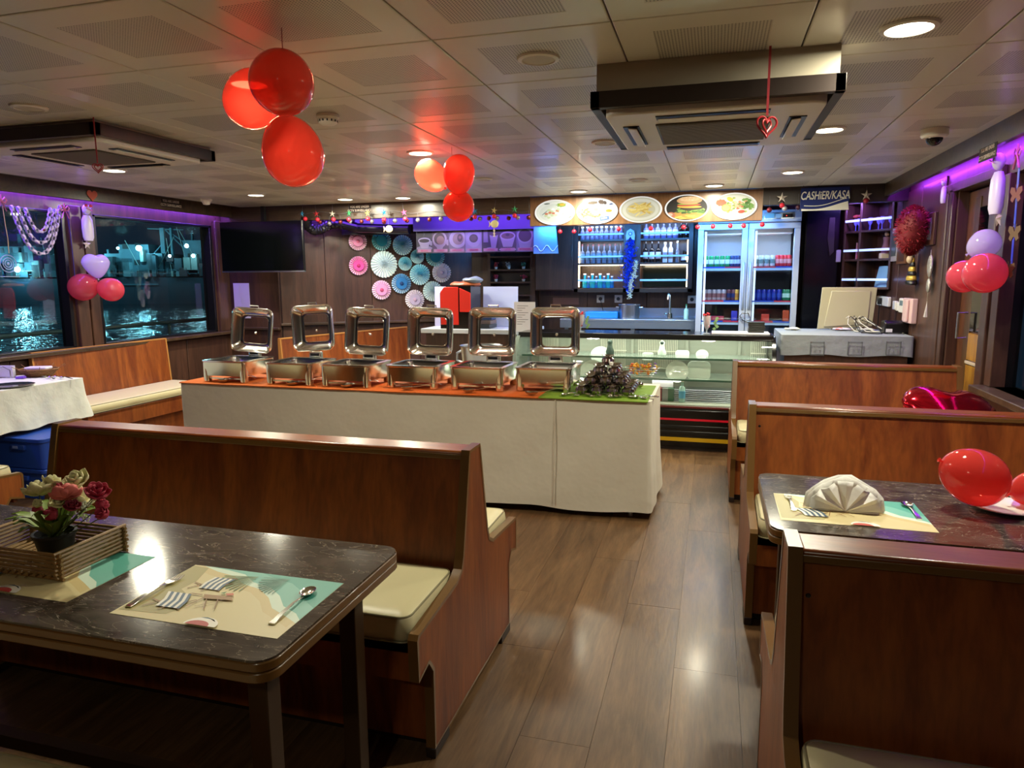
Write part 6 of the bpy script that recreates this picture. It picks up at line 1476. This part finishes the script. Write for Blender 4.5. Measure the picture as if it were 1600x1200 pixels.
for k, (px, py, w_, c_, l) in enumerate(((1238, 516, .09, 'd8d0b8', 'crumpled cream cloth at the left end of the cashier desk'), (1312, 515, .11, 'c8c0d0', 'loose pale papers at the foot of the monitor'), (1300, 512, .05, 'c0503a', 'small red and white packet at the foot of the monitor'), (1352, 517, .10, 'd8d8d0', 'white paper slips under the cables on the desk'), (1365, 512, .07, '2a2c30', 'small dark adapter right of the monitor'))):
    p = at(px, py, 'z', dz); mb = MB()
    o = mb.ball((0, 0, .008), w_*.8, .04, .011, 16, 6, lambda q: Vector((q.x, q.y+.006*math.sin(q.x*90), q.z*(1+.5*math.sin(q.x*70+q.y*60))))).build('desk_clutter', mat('clutter_'+c_, c_, .7, bump=.5, bscale=30), None, (p.x, min(6.9, max(p.y, CY0+.06)), dz+.007)); tag(o, l, 'clutter')

# cashier sign
a, b_ = at(1252, 293, 'y', 6.9), at(1326, 327, 'y', 6.9)
sg = thing('cashier_sign', 'navy hanging sign with white words CASHiER/KASA', 'sign', ((a.x+b_.x)/2, 6.90, 0)); w_ = (b_.x-a.x)/2; z1, z0 = a.z-.005, b_.z-.004
MB().box(-w_, w_, 0, .02, z0, z1).build('board', NAVY, sg)
swp = [(-w_+.01, z0)]+[(-w_+.01+(2*w_-.02)*k/16, z0+.012+.05*(k/16)**1.2+.012*math.sin(k/16*PI*1.6+2.6)) for k in range(17)]+[(w_, z0)]
MB().prism(swp, 'y', -.003, 0).build('white_wave', mat('sign_white', 'd8d8cc', .5), sg)
wl2 = MB()
for k in range(16):
    f = lambda k: (-w_+.03+(2*w_-.05)*k/16, z0+.036+.05*(k/16)**1.2+.012*math.sin(k/16*PI*1.6+2.6))
    p, q = f(k), f(k+1); wl2.add([(p[0], -.003, p[1]), (q[0], -.003, q[1]), (q[0], -.003, q[1]+.006), (p[0], -.003, p[1]+.006)], [(0, 1, 2, 3)])
wl2.build('thin_wave', mat('sign_white', 'd8d8cc', .5), sg)
text('CASHiER/KASA', .098, mat('sign_white', 'd8d8cc', .5), sg, (0, -.004, (z0+z1)/2+.028), (PI/2, 0, 0), .62, .0014, shear=.18)
MB().tube([(-w_+.02, .01, z1), (-w_+.02, .01, CEIL)], .003, 5).build('hanger', BLACK, sg)

# ================================================================ RIGHT WALL DECORATION (x = 1.6)
XW = XR-.013
def rw(px, py, x=XW): return at(px, py, 'x', x)
p = rw(1424, 360, 1.47); t = thing('heart_wreath', 'puffy dark red fringed heart hanging on the right wall', 'decoration', (1.475, p.y, p.z))
mb = MB(); RR = random.Random(4)
mb.ball((0, 0, 0), .10, .24, .17, 26, 14, lambda q: Vector((q.x, q.y*(.75+.25*(q.z/.17)), q.z-(.04*math.exp(-(q.y/.06)**2) if q.z > 0 else 0))))
core = mb.build('core', mat('red_fringe_core', '6e0c14', .7), t); mb = MB()
for k in range(1500):
    th = RR.uniform(0, PI); ph = RR.uniform(0, 2*PI); n_ = Vector((math.sin(th)*math.cos(ph), math.sin(th)*math.sin(ph), math.cos(th))); c_ = Vector((n_.x*.10, n_.y*.24*(.75+.25*n_.z), n_.z*.17)); d1 = (n_+Vector((RR.gauss(0, .5), RR.gauss(0, .5), RR.gauss(0, .5)))).normalized()*.03; d2 = d1.orthogonal().normalized()*.003
    mb.add([c_-d2, c_+d2, c_+d1+d2*.4, c_+d1-d2*.4], [(0, 1, 2, 3)])
o = mb.build('fringe', mat('red_fringe', '8c0c16', .75), t); o['kind'] = 'stuff'
def frame(px0, px1, py0, py1, label, cols):
    a, b_ = rw(px0, py0), rw(px1, py1); ya, yb = sorted((a.y, b_.y)); za, zb = sorted((a.z, b_.z))
    t = thing('picture_frame', label, 'picture', (XW, (ya+yb)/2, (za+zb)/2)); hy, hz = (yb-ya)/2, (zb-za)/2
    MB().box(-.02, 0, -hy, hy, -hz, hz).build('frame', mat('frame_'+cols[0], cols[0], .4), t, bevel=.003); MB().box(-.022, -.019, -hy*.62, hy*.62, -hz*.68, hz*.68).build('picture', mat('pic_'+cols[1], cols[1], .4, var=.6, vscale=70), t)
frame(1443, 1462, 337, 382, 'brown framed grey photograph right of the red heart', ('4a3024', '8a8e90')); frame(1396, 1405, 358, 408, 'narrow white mounted picture left of the red heart', ('a8a090', '4a5448')); frame(1406, 1418, 386, 412, 'small wooden framed picture under the red heart', ('6a4628', '4a3020'))
# striped cone ornament
p = rw(1423, 420, 1.53); t = thing('striped_ornament', 'black and gold striped cone ornament on the right wall', 'ornament', (1.54, p.y, p.z)); GO, BK = mat('gold_stripe', 'c8a848', .35, .3), mat('black_stripe', '14100c', .4)
for k in range(7):
    z0 = -.13+k*.036; r0 = .085-k*.011; MB().lathe([(r0*.9, z0), (r0, z0+.012), (r0*.92, z0+.03), (r0*.8, z0+.038)], 18, (0, 0, 0), .5, 1).build('stripe', BK if k % 2 == 0 else GO, t)
MB().ball((-.02, 0, .075), .028, .034, .034, 12, 8).build('bead', mat('cream_bead', 'c8b090', .4), t); MB().ball((-.01, 0, .125), .018, .02, .018, 10, 6).build('cap', BK, t); MB().tube([(0, 0, .14), (.02, 0, .19)], .003, 5).build('loop', GO, t)
# hanging silver pendant with tassel
p = rw(1449, 438, 1.55); t = thing('tassel_pendant', 'silver pendant string with white tassel on the right wall', 'ornament', (1.56, p.y, 0)); SV = mat('beaten_silver', 'b0aca0', .3, .7, bump=.8, bscale=120)
za, zb, zc_, zd = rw(1450, 416, 1.56).z, rw(1449, 446, 1.56).z, rw(1447, 468, 1.56).z, rw(1441, 482, 1.56).z
MB().ball((0, 0, za), .016, .055, .085, 14, 10).build('pendant', SV, t); MB().ball((0, 0, zb), .014, .040, .055, 14, 10).build('pendant', SV, t); MB().tube([(0, 0, za+.12), (0, 0, zd)], .002, 5).build('cord', SV, t)
mb = MB()
for k in range(24): mb.tube([(0, 0, zc_-.02), (random.uniform(-.012, .004), random.uniform(-.022, .022), zd-.06)], .0018, 4)
o = mb.build('tassel', mat('white_tassel', 'ccc8c0', .7), t); o['kind'] = 'stuff'
# door phone, thermostat, charger, sockets
def wallbox(px0, px1, py0, py1, d, name, label, cat, m_, rnd=.008):
    a, b_ = rw(px0, (py0+py1)/2), rw(px1, (py0+py1)/2); ya, yb = sorted((a.y, b_.y)); c = rw((px0+px1)/2, py0); e = rw((px0+px1)/2, py1)
    t = thing(name, label, cat, (XW, (ya+yb)/2, (c.z+e.z)/2)); hy, hz = (yb-ya)/2, (c.z-e.z)/2; MB().box(-d, 0, -hy, hy, -hz, hz).build('case', m_, t, bevel=rnd, seg=3); return t, hy, hz, d
t, hy, hz, d = wallbox(1419, 1434, 466, 505, .045, 'wall_phone', 'white and pinkish wall phone handset above the printer', 'phone', mat('pinkish_phone', 'd0b0ac', .4)); MB().box(-d-.02, -d, -hy*.5, hy*.2, -hz*.9, hz*.9).build('handset', mat('pinkish_phone', 'd0b0ac', .4), t, bevel=.008)
t, hy, hz, d = wallbox(1410, 1418, 466, 489, .03, 'thermostat', 'white thermostat with a grey screen left of the wall phone', 'thermostat', PLASTIC); MB().box(-d-.002, -d, -hy*.6, hy*.6, 0, hz*.7).build('screen', mat('grey_lcd', '7a8c90', .2), t)
wallbox(1400, 1404, 470, 484, .03, 'wall_switch', 'left one of two small white rounded wall fittings by the thermostat', 'switch', PLASTIC); wallbox(1405, 1409, 472, 486, .03, 'wall_switch', 'right one of two small white rounded wall fittings by the thermostat', 'switch', PLASTIC)
t, hy, hz, d = wallbox(1374, 1393, 463, 478, .03, 'wall_socket', 'white wall socket with a black plug right of the monitor', 'socket', PLASTIC); MB().box(-d-.035, -d, -.02, .02, -.03, .03).build('plug', BLACK, t, bevel=.006); MB().tube([(-d-.02, 0, -.03), (-d-.02, 0, -.28)], .004, 6).build('flex', BLACK, t)
# ceramic faces, bottles, starfish, ribbons near the side door
VB = mat('white_bottle_plastic', 'd8d0ee', .35)
def owl_bottle(c, dirn, s, label, name='bottle_figure', hcol='e8a0c8'):
    t = thing(name, label, 'decoration', c, dirn)
    prof = [(.038, 0), (.050, .03), (.053, .10), (.048, .17), (.030, .205), (.0001, .21)]
    MB().lathe([(r*s, (z-.21)*s) for r, z in prof], 20, (0, 0, 0), 1, .6).build('body', VB, t)
    MB().ball((0, -.005, .045*s), .036*s, .028*s, .042*s, 16, 10).build('head', VB, t)
    bw = mat('bow_'+hcol, hcol, .5)
    for q in (-1, 1): MB().ball((q*.022*s, -.03*s, .075*s), .018*s, .008*s, .012*s, 10, 6).build('bow', bw, t)
    MB().tube([(-.03*s, -.035*s, .055*s), (.03*s, -.035*s, .035*s)], .003*s, 5).build('ribbon', bw, t)
owl_bottle(at(135, 336, 'x', -5.30), PI/2, 1.05, 'white plastic bottle cat figure on the left window post', hcol='e0486a')
owl_bottle(at(1561, 267, 'x', 1.47), -PI/2, 1.1, 'large white plastic bottle figure hanging beside the side door'); owl_bottle(at(1476, 284, 'x', 1.52)+Vector((0, 0, -.03)), -PI/2, .55, 'small white cat figure head on the cornice left of the side door')
def star5(c, r, mt, label, rz=0, tilt=0, name='starfish', cat='ornament', group=None, fat=.42):
    t = thing(name, label, cat, c, group=group, rot=(0, tilt, rz)); vs = [(0, -.35*r, 0), (0, .1*r, 0)]
    for k in range(10):
        a = PI/2+k*PI/5; q = r if k % 2 == 0 else r*fat; vs.append((q*math.cos(a), 0, q*math.sin(a)))
    fs = [(0, 2+(k+1) % 10, 2+k) for k in range(10)]+[(1, 2+k, 2+(k+1) % 10) for k in range(10)]
    MB().add(vs, fs).build('star', mt, t); return t
SHELL = mat('shell_white', 'cfc6b4', .6)
star5(at(136, 382, 'x', -5.33), .045, SHELL, 'white starfish under the bottle cat on the left window post', PI/2)
star5(at(1561, 342, 'x', 1.54), .05, mat('pale_brown_star', 'a8968a', .6), 'brownish starfish under the big bottle figure by the side door', -PI/2)
# butterfly ribbon at the right picture edge
rb = thing('butterfly_ribbon', 'blue ribbon strung with wooden butterflies at the right picture edge', 'ribbon', (0, 0, 0))
a, b_ = at(1592, 262, 'x', 1.50), at(1580, 412, 'x', 1.53); yR = a.y
MB().add([(a.x, a.y-.012, a.z), (a.x, a.y+.012, a.z), (b_.x, b_.y+.012, b_.z), (b_.x, b_.y-.012, b_.z), (a.x+.002, a.y-.012, a.z), (a.x+.002, a.y+.012, a.z), (b_.x+.002, b_.y+.012, b_.z), (b_.x+.002, b_.y-.012, b_.z)], [(0, 1, 2, 3), (7, 6, 5, 4), (0, 3, 7, 4), (1, 5, 6, 2)]).build('blue_ribbon', mat('blue_satin', '2038c8', .4), rb)
for px, py, c_ in ((1588, 305, '7a443c'), (1585, 366, '5f4424'), (1576, 424, '544020')):
    p = at(px, py, 'x', 1.50); half_ = [(0, .012), (.012, .038), (.036, .044), (.042, .020), (.026, .0), (.034, -.022), (.018, -.036), (.004, -.014)]
    bfm = MB().prism(half_+[(-x, z) for x, z in half_[::-1]], 'y', -.003, .003); bfm.tube([(.002, 0, .02), (.010, 0, .055)], .0015, 4).tube([(-.002, 0, .02), (-.010, 0, .055)], .0015, 4)
    bfm.build('butterfly', mat('butterfly_'+c_, c_, .6), rb, p, (0, 0, -PI/2+.35))
for px, py, x_, s_, l in ((1590, 240, 1.49, -1, 'pink ribbon bow at the upper right picture edge'), (101, 327, -5.30, 1, 'pink ribbon bow at the right end of the paper chains'), (2, 314, -5.30, 1, 'red ribbon bow at the left picture edge on the window head')):
    p = at(px, py, 'x', x_); t = thing('ribbon_bow', l, 'bow', p, s_*PI/2); BM = mat('pink_bow', 'd87a9a', .5)
    for q in (-1, 1):
        MB().tube([(0, 0, 0), (q*.03, 0, .03), (q*.045, 0, .01), (q*.03, 0, -.012)], .006, 6, closed=True, flat=.4).build('loop', BM, t); MB().tube([(0, 0, 0), (q*.02, 0, -.04), (q*.035, 0, -.075)], .006, 6, flat=.4).build('tail', BM, t)
    MB().tube([(0, 0, 0), (0, 0, .05)], .005, 6).build('loop', BM, t)

# ================================================================ TELEVISION, DUCT, PAPER FANS
tvp = at(408, 385, 'y', 6.6); tv = thing('television', 'flat black television hanging from the beam in the far left corner', 'television', (tvp.x, 6.6, tvp.z), -.03)
MB().box(-.515, .515, 0, .035, -.265, .262).build('housing', BLACK, tv, bevel=.006); MB().box(-.508, .508, -.003, 0, -.25, .256).build('screen', SCREEN, tv); MB().box(-.517, .517, -.006, .03, -.272, -.258).build('silver_edge', SATIN, tv, bevel=.002)
MB().box(-.012, .012, -.008, -.006, -.270, -.262).build('badge', SATIN, tv)
MB().box(-.02, .02, .05, .09, .0, .42).box(-.15, .15, .035, .05, -.12, .12).build('bracket', BLACK, tv)
DU = mat('dark_duct', '16141c', .3)
dt = thing('ventilation_duct', 'dark curved corrugated duct under the beam beside the television', 'duct', (0, 0, 0)); pts = [at(x, y, 'y', 6.98+i*.05) for i, (x, y) in enumerate(((478, 338), (480, 352), (490, 360), (502, 358), (516, 350), (535, 350), (560, 356)))]
fine = []
for i in range(len(pts)-1):
    for k in range(6): fine.append(pts[i].lerp(pts[i+1], k/6))
fine.append(pts[-1]); MB().tube(fine, [.052+.005*(i % 2) for i in range(len(fine))], 14).build('corrugated_pipe', DU, dt, sharp=20)
MB().tube([pts[-1], at(640, 358, 'y', 7.3)], .055, 14).build('straight_pipe', DU, dt)
p = at(377, 470, 'y', 6.98); o = MB().box(-.105, .105, -.003, 0, -.20, .20).build('paper_notice', mat('pale_violet_paper', 'c2bcd8', .7), None, (p.x, 6.995, p.z)); tag(o, 'blank pale notice sheet on the wall under the television', 'paper')

FAN = print_mat('fan_paper', .75)
def rosette(px, py, rp, c_in, c_out, label, button=None, ring=None):
    c = lw(px, py, .035); dep = (c-EYE).dot(Vector((_X.z, _Y.z, _Z.z))); r = rp*dep/F_PX*1.03
    t = thing('paper_fan', label, 'paper fan', c, LRZ, group='round paper fans on the slanted wall'); n = 52; mb = MB(); V_ = []
    rad = [0, .3, .6, .85, 1.0]
    for i in range(n):
        a = 2*PI*i/n; 
        for j, q in enumerate(rad):
            rr = r*q*(1 if (i % 2 == 0 or j < 4) else .95); dz_ = (.013 if i % 2 else -.013)*(.35+.65*q)-.012*(1-q); V_.append((rr*math.cos(a), dz_, rr*math.sin(a)))
    b0 = len(mb.v); mb.v += V_
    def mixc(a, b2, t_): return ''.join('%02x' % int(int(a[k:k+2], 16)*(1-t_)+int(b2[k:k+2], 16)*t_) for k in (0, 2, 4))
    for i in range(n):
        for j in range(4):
            i2 = (i+1) % n; mb.f.append((i*5+j, i2*5+j, i2*5+j+1, i*5+j+1)); mb.mi.append(0); mb.fc.append(mixc(mixc(c_in, c_out, [0, .2, .6, 1][j]), 'ffffff' if i % 2 else c_in, .6 if i % 2 else .15))  # alternate pleats whitened and deepened: fold light and shade painted into the colour
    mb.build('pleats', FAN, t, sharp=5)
    if ring:
        MB(ring).lathe([(r*.12, .0), (r*.58, .004), (r*.55, .008), (r*.1, .010)], 26).build('inner_ring', FAN, t, (0, -.016, 0), (PI/2, 0, 0))
    if button: MB(button).ball((0, 0, 0), r*.19, r*.10, r*.19, 12, 8).build('centre_button', FAN, t, (0, -.028, 0))
    return t
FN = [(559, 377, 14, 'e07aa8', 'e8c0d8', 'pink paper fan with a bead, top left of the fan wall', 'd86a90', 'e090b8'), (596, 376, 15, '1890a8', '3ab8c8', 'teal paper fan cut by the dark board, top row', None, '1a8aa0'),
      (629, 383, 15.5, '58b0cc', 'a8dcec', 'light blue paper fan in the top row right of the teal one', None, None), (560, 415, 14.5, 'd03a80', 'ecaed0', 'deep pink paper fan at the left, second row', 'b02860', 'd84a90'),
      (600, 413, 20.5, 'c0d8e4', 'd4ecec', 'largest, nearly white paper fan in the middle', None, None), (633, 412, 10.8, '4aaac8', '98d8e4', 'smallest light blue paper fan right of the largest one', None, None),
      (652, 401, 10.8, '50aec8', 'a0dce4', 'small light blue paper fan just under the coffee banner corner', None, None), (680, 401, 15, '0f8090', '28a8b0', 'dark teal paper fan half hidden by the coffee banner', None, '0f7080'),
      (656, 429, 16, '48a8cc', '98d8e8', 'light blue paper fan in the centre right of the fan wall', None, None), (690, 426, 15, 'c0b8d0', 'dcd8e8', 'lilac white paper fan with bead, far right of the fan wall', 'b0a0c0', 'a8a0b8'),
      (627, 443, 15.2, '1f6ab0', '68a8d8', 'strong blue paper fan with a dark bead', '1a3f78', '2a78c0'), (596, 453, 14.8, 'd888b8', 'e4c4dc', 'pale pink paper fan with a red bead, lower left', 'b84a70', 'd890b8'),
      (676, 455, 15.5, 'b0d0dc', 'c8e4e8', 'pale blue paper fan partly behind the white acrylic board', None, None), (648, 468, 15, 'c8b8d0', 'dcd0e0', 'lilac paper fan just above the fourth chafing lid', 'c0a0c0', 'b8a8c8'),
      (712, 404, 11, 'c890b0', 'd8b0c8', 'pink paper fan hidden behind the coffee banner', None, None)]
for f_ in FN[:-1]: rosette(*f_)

# ================================================================ GARLANDS
gz = at(600, 333, 'y', 6.9)
GP = mat('garland_thread', '6a6a78', .6)
SC = {'r': ('b8323a', 'red'), 'b': ('2a8ab8', 'blue'), 'g': ('2f9a5a', 'green'), 'w': ('c8c0b0', 'white'), 'y': ('c8b86a', 'yellowish'), 'p': ('d04a80', 'pink')}
for px, py, k in ((472, 334, 'b'), (494, 334, 'r'), (519, 334, 'w'), (545, 333, 'g'), (574, 333, 'y'), (600, 332, 'b'), (631, 332, 'p'), (742, 330, 'b'), (772, 329, 'y'), (804, 327, 'g')):
    o = star5(at(px, py, 'y', 6.88), .036, mat('star_'+SC[k][0], SC[k][0], .45), SC[k][1]+' star ornament of the beam garland, '+('above the television edge' if px < 480 else 'left of the surveillance notice' if px < 530 else 'under the surveillance notice' if px < 590 else 'above the paper fans' if px < 620 else 'right above the lightest paper fans' if px < 700 else 'just right of the small balloon trio' if px < 760 else 'above the fish ornament' if px < 790 else 'next to the menu board'), random.uniform(-.3, .3), random.uniform(-.3, .3), name='star_ornament', group='stars of the beam garland', fat=.36)
    MB().tube([(0, 0, .03), (0, 0, .10)], .0012, 4).build('thread', GP, o)
rball = thing('red_ball_ornament', 'small red ball hanging under the beam garland stars', 'ornament', (0, 0, 0), group='red balls of the beam garland')
MB().ball((0, 0, 0), .023, n=14, m_=10).build('ball', mat('red_bauble', 'd0243a', .4), rball); MB().tube([(0, 0, .02), (0, 0, .05)], .001, 4).build('thread', GP, rball)
first = True
for px, py in ((477, 342), (496, 343), (521, 343), (545, 343), (575, 342), (600, 343), (633, 342), (742, 339), (772, 338), (804, 337)):
    o = rball if first else dup(rball); first = False; o.location = at(px, py, 'y', 6.87)
gl = thing('glass_bauble', 'silvery bauble on the thread below the beam garland', 'ornament', (0, 0, 0), group='silver baubles of the beam garland')
MB().ball((0, 0, 0), .024, n=14, m_=10).build('ball', mat('silver_bauble', 'b0aeb8', .15, .8), gl); MB().tube([(0, 0, .02), (0, 0, .07)], .001, 4).build('thread', GP, gl)
bl2 = thing('copper_bauble', 'coppery dark bauble on the thread below the beam garland', 'ornament', (0, 0, 0), group='copper baubles of the beam garland')
MB().ball((0, 0, 0), .022, n=14, m_=10).build('ball', mat('copper_bauble', '6a2a2a', .25, .5), bl2); MB().tube([(0, 0, .02), (0, 0, .07)], .001, 4).build('thread', GP, bl2)
fa = fb_ = True
for i, (px, py, s_) in enumerate(((500, 347, 0), (515, 349, 1), (532, 347, 0), (547, 346, 1), (565, 346, 0), (581, 346, 1), (600, 347, 0), (617, 345, 1), (636, 345, 0), (653, 344, 1), (671, 343, 0), (689, 342, 1), (736, 342, 0), (750, 342, 1), (764, 341, 0), (777, 341, 1), (795, 341, 0), (809, 340, 1), (826, 340, 0))):
    if s_: o = gl if fa else dup(gl); fa = False
    else: o = bl2 if fb_ else dup(bl2); fb_ = False
    o.location = at(px, py, 'y', 6.90)
tag(MB().tube([at(px, 333+2*math.sin(px*.11)-(px-470)*.01, 'y', 6.92) for px in range(466, 828, 8)], .0012, 4).build('garland_thread', GP), 'thin thread carrying the beam garland of stars and balls', 'thread')
rb2 = thing('red_ball_ornament', 'red ball of the row hanging along the lower edge of the menu board', 'ornament', (0, 0, 0), group='red balls under the menu board')
MB().ball((0, 0, 0), .022, n=14, m_=10).build('ball', mat('red_bauble', 'd0243a', .4), rb2); MB().tube([(0, 0, .02), (0, 0, .075)], .001, 4).build('thread', GP, rb2); first = True
for px, py in ((875, 362), (897, 362), (922, 359), (967, 358), (1017, 357), (1068, 355), (1090, 355), (1114, 354), (1141, 353), (1162, 353), (1191, 351)):
    o = rb2 if first else dup(rb2); first = False; o.location = at(px, py, 'y', 6.97)
for px, py, c_, l in ((1222, 309, 'c0b8ac', 'white starfish between the menu board and the cashier sign'), (1354, 305, 'a8a090', 'white starfish right of the cashier sign')):
    star5(at(px, py, 'y', 6.88), .048, mat('star_'+c_, c_, .6), l, fat=.36)
for px, py, c_, m2, l in ((1222, 321, 'd0243a', 0, 'red ball under the starfish left of the cashier sign'), (1226, 326, 'b0aeb8', .5, 'pale ball beside the red ball left of the cashier sign'), (1202, 328, '7a2a38', .4, 'dark red bauble above the fridge controls'), (1247, 324, '4a2a38', .4, 'dark bauble touching the left edge of the cashier sign'), (1353, 314, '9a2030', 0, 'dark red ball under the starfish right of the cashier sign')):
    t = thing('ball_ornament', l, 'ornament', at(px, py, 'y', 6.935)); MB().ball((0, 0, 0), .023, n=14, m_=10).build('ball', mat('bb_'+c_, c_, .3, m2), t); MB().tube([(0, 0, .02), (0, 0, .12)], .001, 4).build('thread', GP, t)
for px, py, l in ((607, 358, 'pale shell fish ornament hanging in front of the paper fans'), (772, 350, 'cream fish ornament with a stripy tail in front of the coffee banner')):
    p = at(px, py, 'y', 6.86); t = thing('fish_ornament', l, 'ornament', p); FM = mat('cream_shell', 'd8cc9a' if px > 700 else 'b0a088', .5)
    if px > 700: FM = mat('cream_fish', 'e0d49a', .5)
    MB().ball((.006, 0, 0), .042, .012, .038, 16, 10).build('body', FM, t); MB().prism([(-.028, 0), (-.055, .03), (-.048, 0), (-.055, -.03)], 'y', -.005, .005).build('tail_fin', FM, t)
    MB().tube([(0, 0, .035), (0, 0, .12)], .001, 4).build('thread', GP, t)
    if px > 700:
        for k in range(6): MB().ball((0, 0, -.05-.014*k), .008+.004*(k % 2), .006, .007, 8, 6).build('tail_bead', SHELL, t)
# paper chains over the left window
PCM = mat('lilac_paper', 'c4b6e0', .7); PCM2 = mat('pink_white_paper', 'd8cfe0', .7)
link = MB(); nn = 10; R_o, wd = .019, .0085; vs = []
for k in range(nn):
    a = 2*PI*k/nn; vs += [(R_o*1.25*math.cos(a), -wd, R_o*.8*math.sin(a)), (R_o*1.25*math.cos(a), wd, R_o*.8*math.sin(a)), (R_o*1.16*math.cos(a), wd, R_o*.7*math.sin(a)), (R_o*1.16*math.cos(a), -wd, R_o*.7*math.sin(a))]
fs = []
for k in range(nn):
    j = (k+1) % nn
    for q in range(4): fs.append((4*k+q, 4*j+q, 4*j+(q+1) % 4, 4*k+(q+1) % 4))
link.add(vs, fs); l0 = None
for s_, (pa, pb, mid_, l) in enumerate((((16, 318), (93, 325), (62, 396), 'longest outer paper chain on the left window'), ((26, 319), (86, 328), (63, 379), 'middle paper chain on the left window'), ((38, 322), (79, 324), (64, 362), 'innermost shortest paper chain on the left window'))):
    t = thing('paper_chain', l, 'paper chain', (0, 0, 0)); A_, B_, M_ = at(*pa, 'x', -5.33), at(*pb, 'x', -5.33), at(*mid_, 'x', -5.33)
    pts = []
    dpt = (A_.z+B_.z)/2-M_.z
    for k in range(201):
        u = k/200; sh = 1-abs(2*u-1)**2.3; base = A_.lerp(B_, u); um_ = u
        pts.append(Vector((base.x, base.y+.0, base.z-dpt*sh)))
    acc = 0; last = pts[0]; k = 0; step = .034
    for i in range(1, 201):
        acc += (pts[i]-pts[i-1]).length
        if acc >= step:
            d = (pts[i]-last).normalized(); acc = 0; last = pts[i]
            ang = math.atan2(d.z, d.y)
            if l0 is None: o = l0 = link.build('paper_link', PCM, t)
            else: o = dup(l0, parent=t)
            if k % 2 == 1:
                M2 = Matrix(((0, 1, 0), (math.cos(ang), 0, -math.sin(ang)), (math.sin(ang), 0, math.cos(ang)))).to_4x4()
            else:
                M2 = Matrix(((0, 0, 1), (math.cos(ang), math.sin(ang), 0), (math.sin(ang), -math.cos(ang), 0))).to_4x4()
            o.rotation_euler = M2.to_euler(); o.location = pts[i]; k += 1
# orange paper heart on the left beam
hp_ = [(.0034*16*math.sin(a)**3, .0034*(13*math.cos(a)-5*math.cos(2*a)-2*math.cos(3*a)-math.cos(4*a))) for a in [2*PI*k/30 for k in range(30)]]
p = at(144, 305, 'x', -5.245); o = MB().prism(hp_, 'x', -.002, .002).build('paper_heart', mat('salmon_paper', 'd8705a', .7), None, (-5.244, p.y, p.z)); tag(o, 'salmon paper heart stuck on the beam above the left window post', 'heart')
# hanging ribbon with wooden spoon like charm, left edge
for pts_, l, c_, w_ in (((at(104, 330, 'x', -5.31), at(110, 365, 'x', -5.31), at(114, 402, 'x', -5.31), at(117, 432, 'x', -5.31)), 'blue ribbon hanging from the bow beside the left window post', '2a3a9a', .005), ((at(4, 322, 'x', -5.31), at(8, 350, 'x', -5.31), at(12, 372, 'x', -5.31), at(14, 396, 'x', -5.31)), 'yellow and blue ribbon hanging at the left picture edge', 'b8a06a', .007), ((at(336, 340, 'y', 6.7), at(339, 375, 'y', 6.7), at(342, 410, 'y', 6.7), at(345, 432, 'y', 6.7)), 'dark pinkish ribbon hanging at the left edge of the television', '5a3a58', .006)):
    tag(MB().tube(pts_, w_, 6, flat=.4).build('hanging_ribbon', mat('ribbon_'+c_, c_, .6)), l, 'ribbon')
p = at(15, 412, 'x', -5.46); t = thing('window_sticker', 'round pale emblem sticker on the left window glass', 'sticker', (-5.474, p.y, p.z)); SM_ = mat('sticker_white', '8fa0a8', .6)
for r in (.068, .045, .028): MB().tube([(0, r*math.cos(a), r*math.sin(a)) for a in [2*PI*k/32 for k in range(32)]], .0035, 6, closed=True, flat=1).build('ring', SM_, t)
MB().ball((0, 0, 0), .003, .012, .012, 10, 6).build('centre_dot', SM_, t); MB().box(-.002, .002, -.08, .08, -.105, -.100).build('underline', SM_, t)
strip_led('led_strip', .0, .01, .0, .0, -50, LEDP, 'x') if False else None
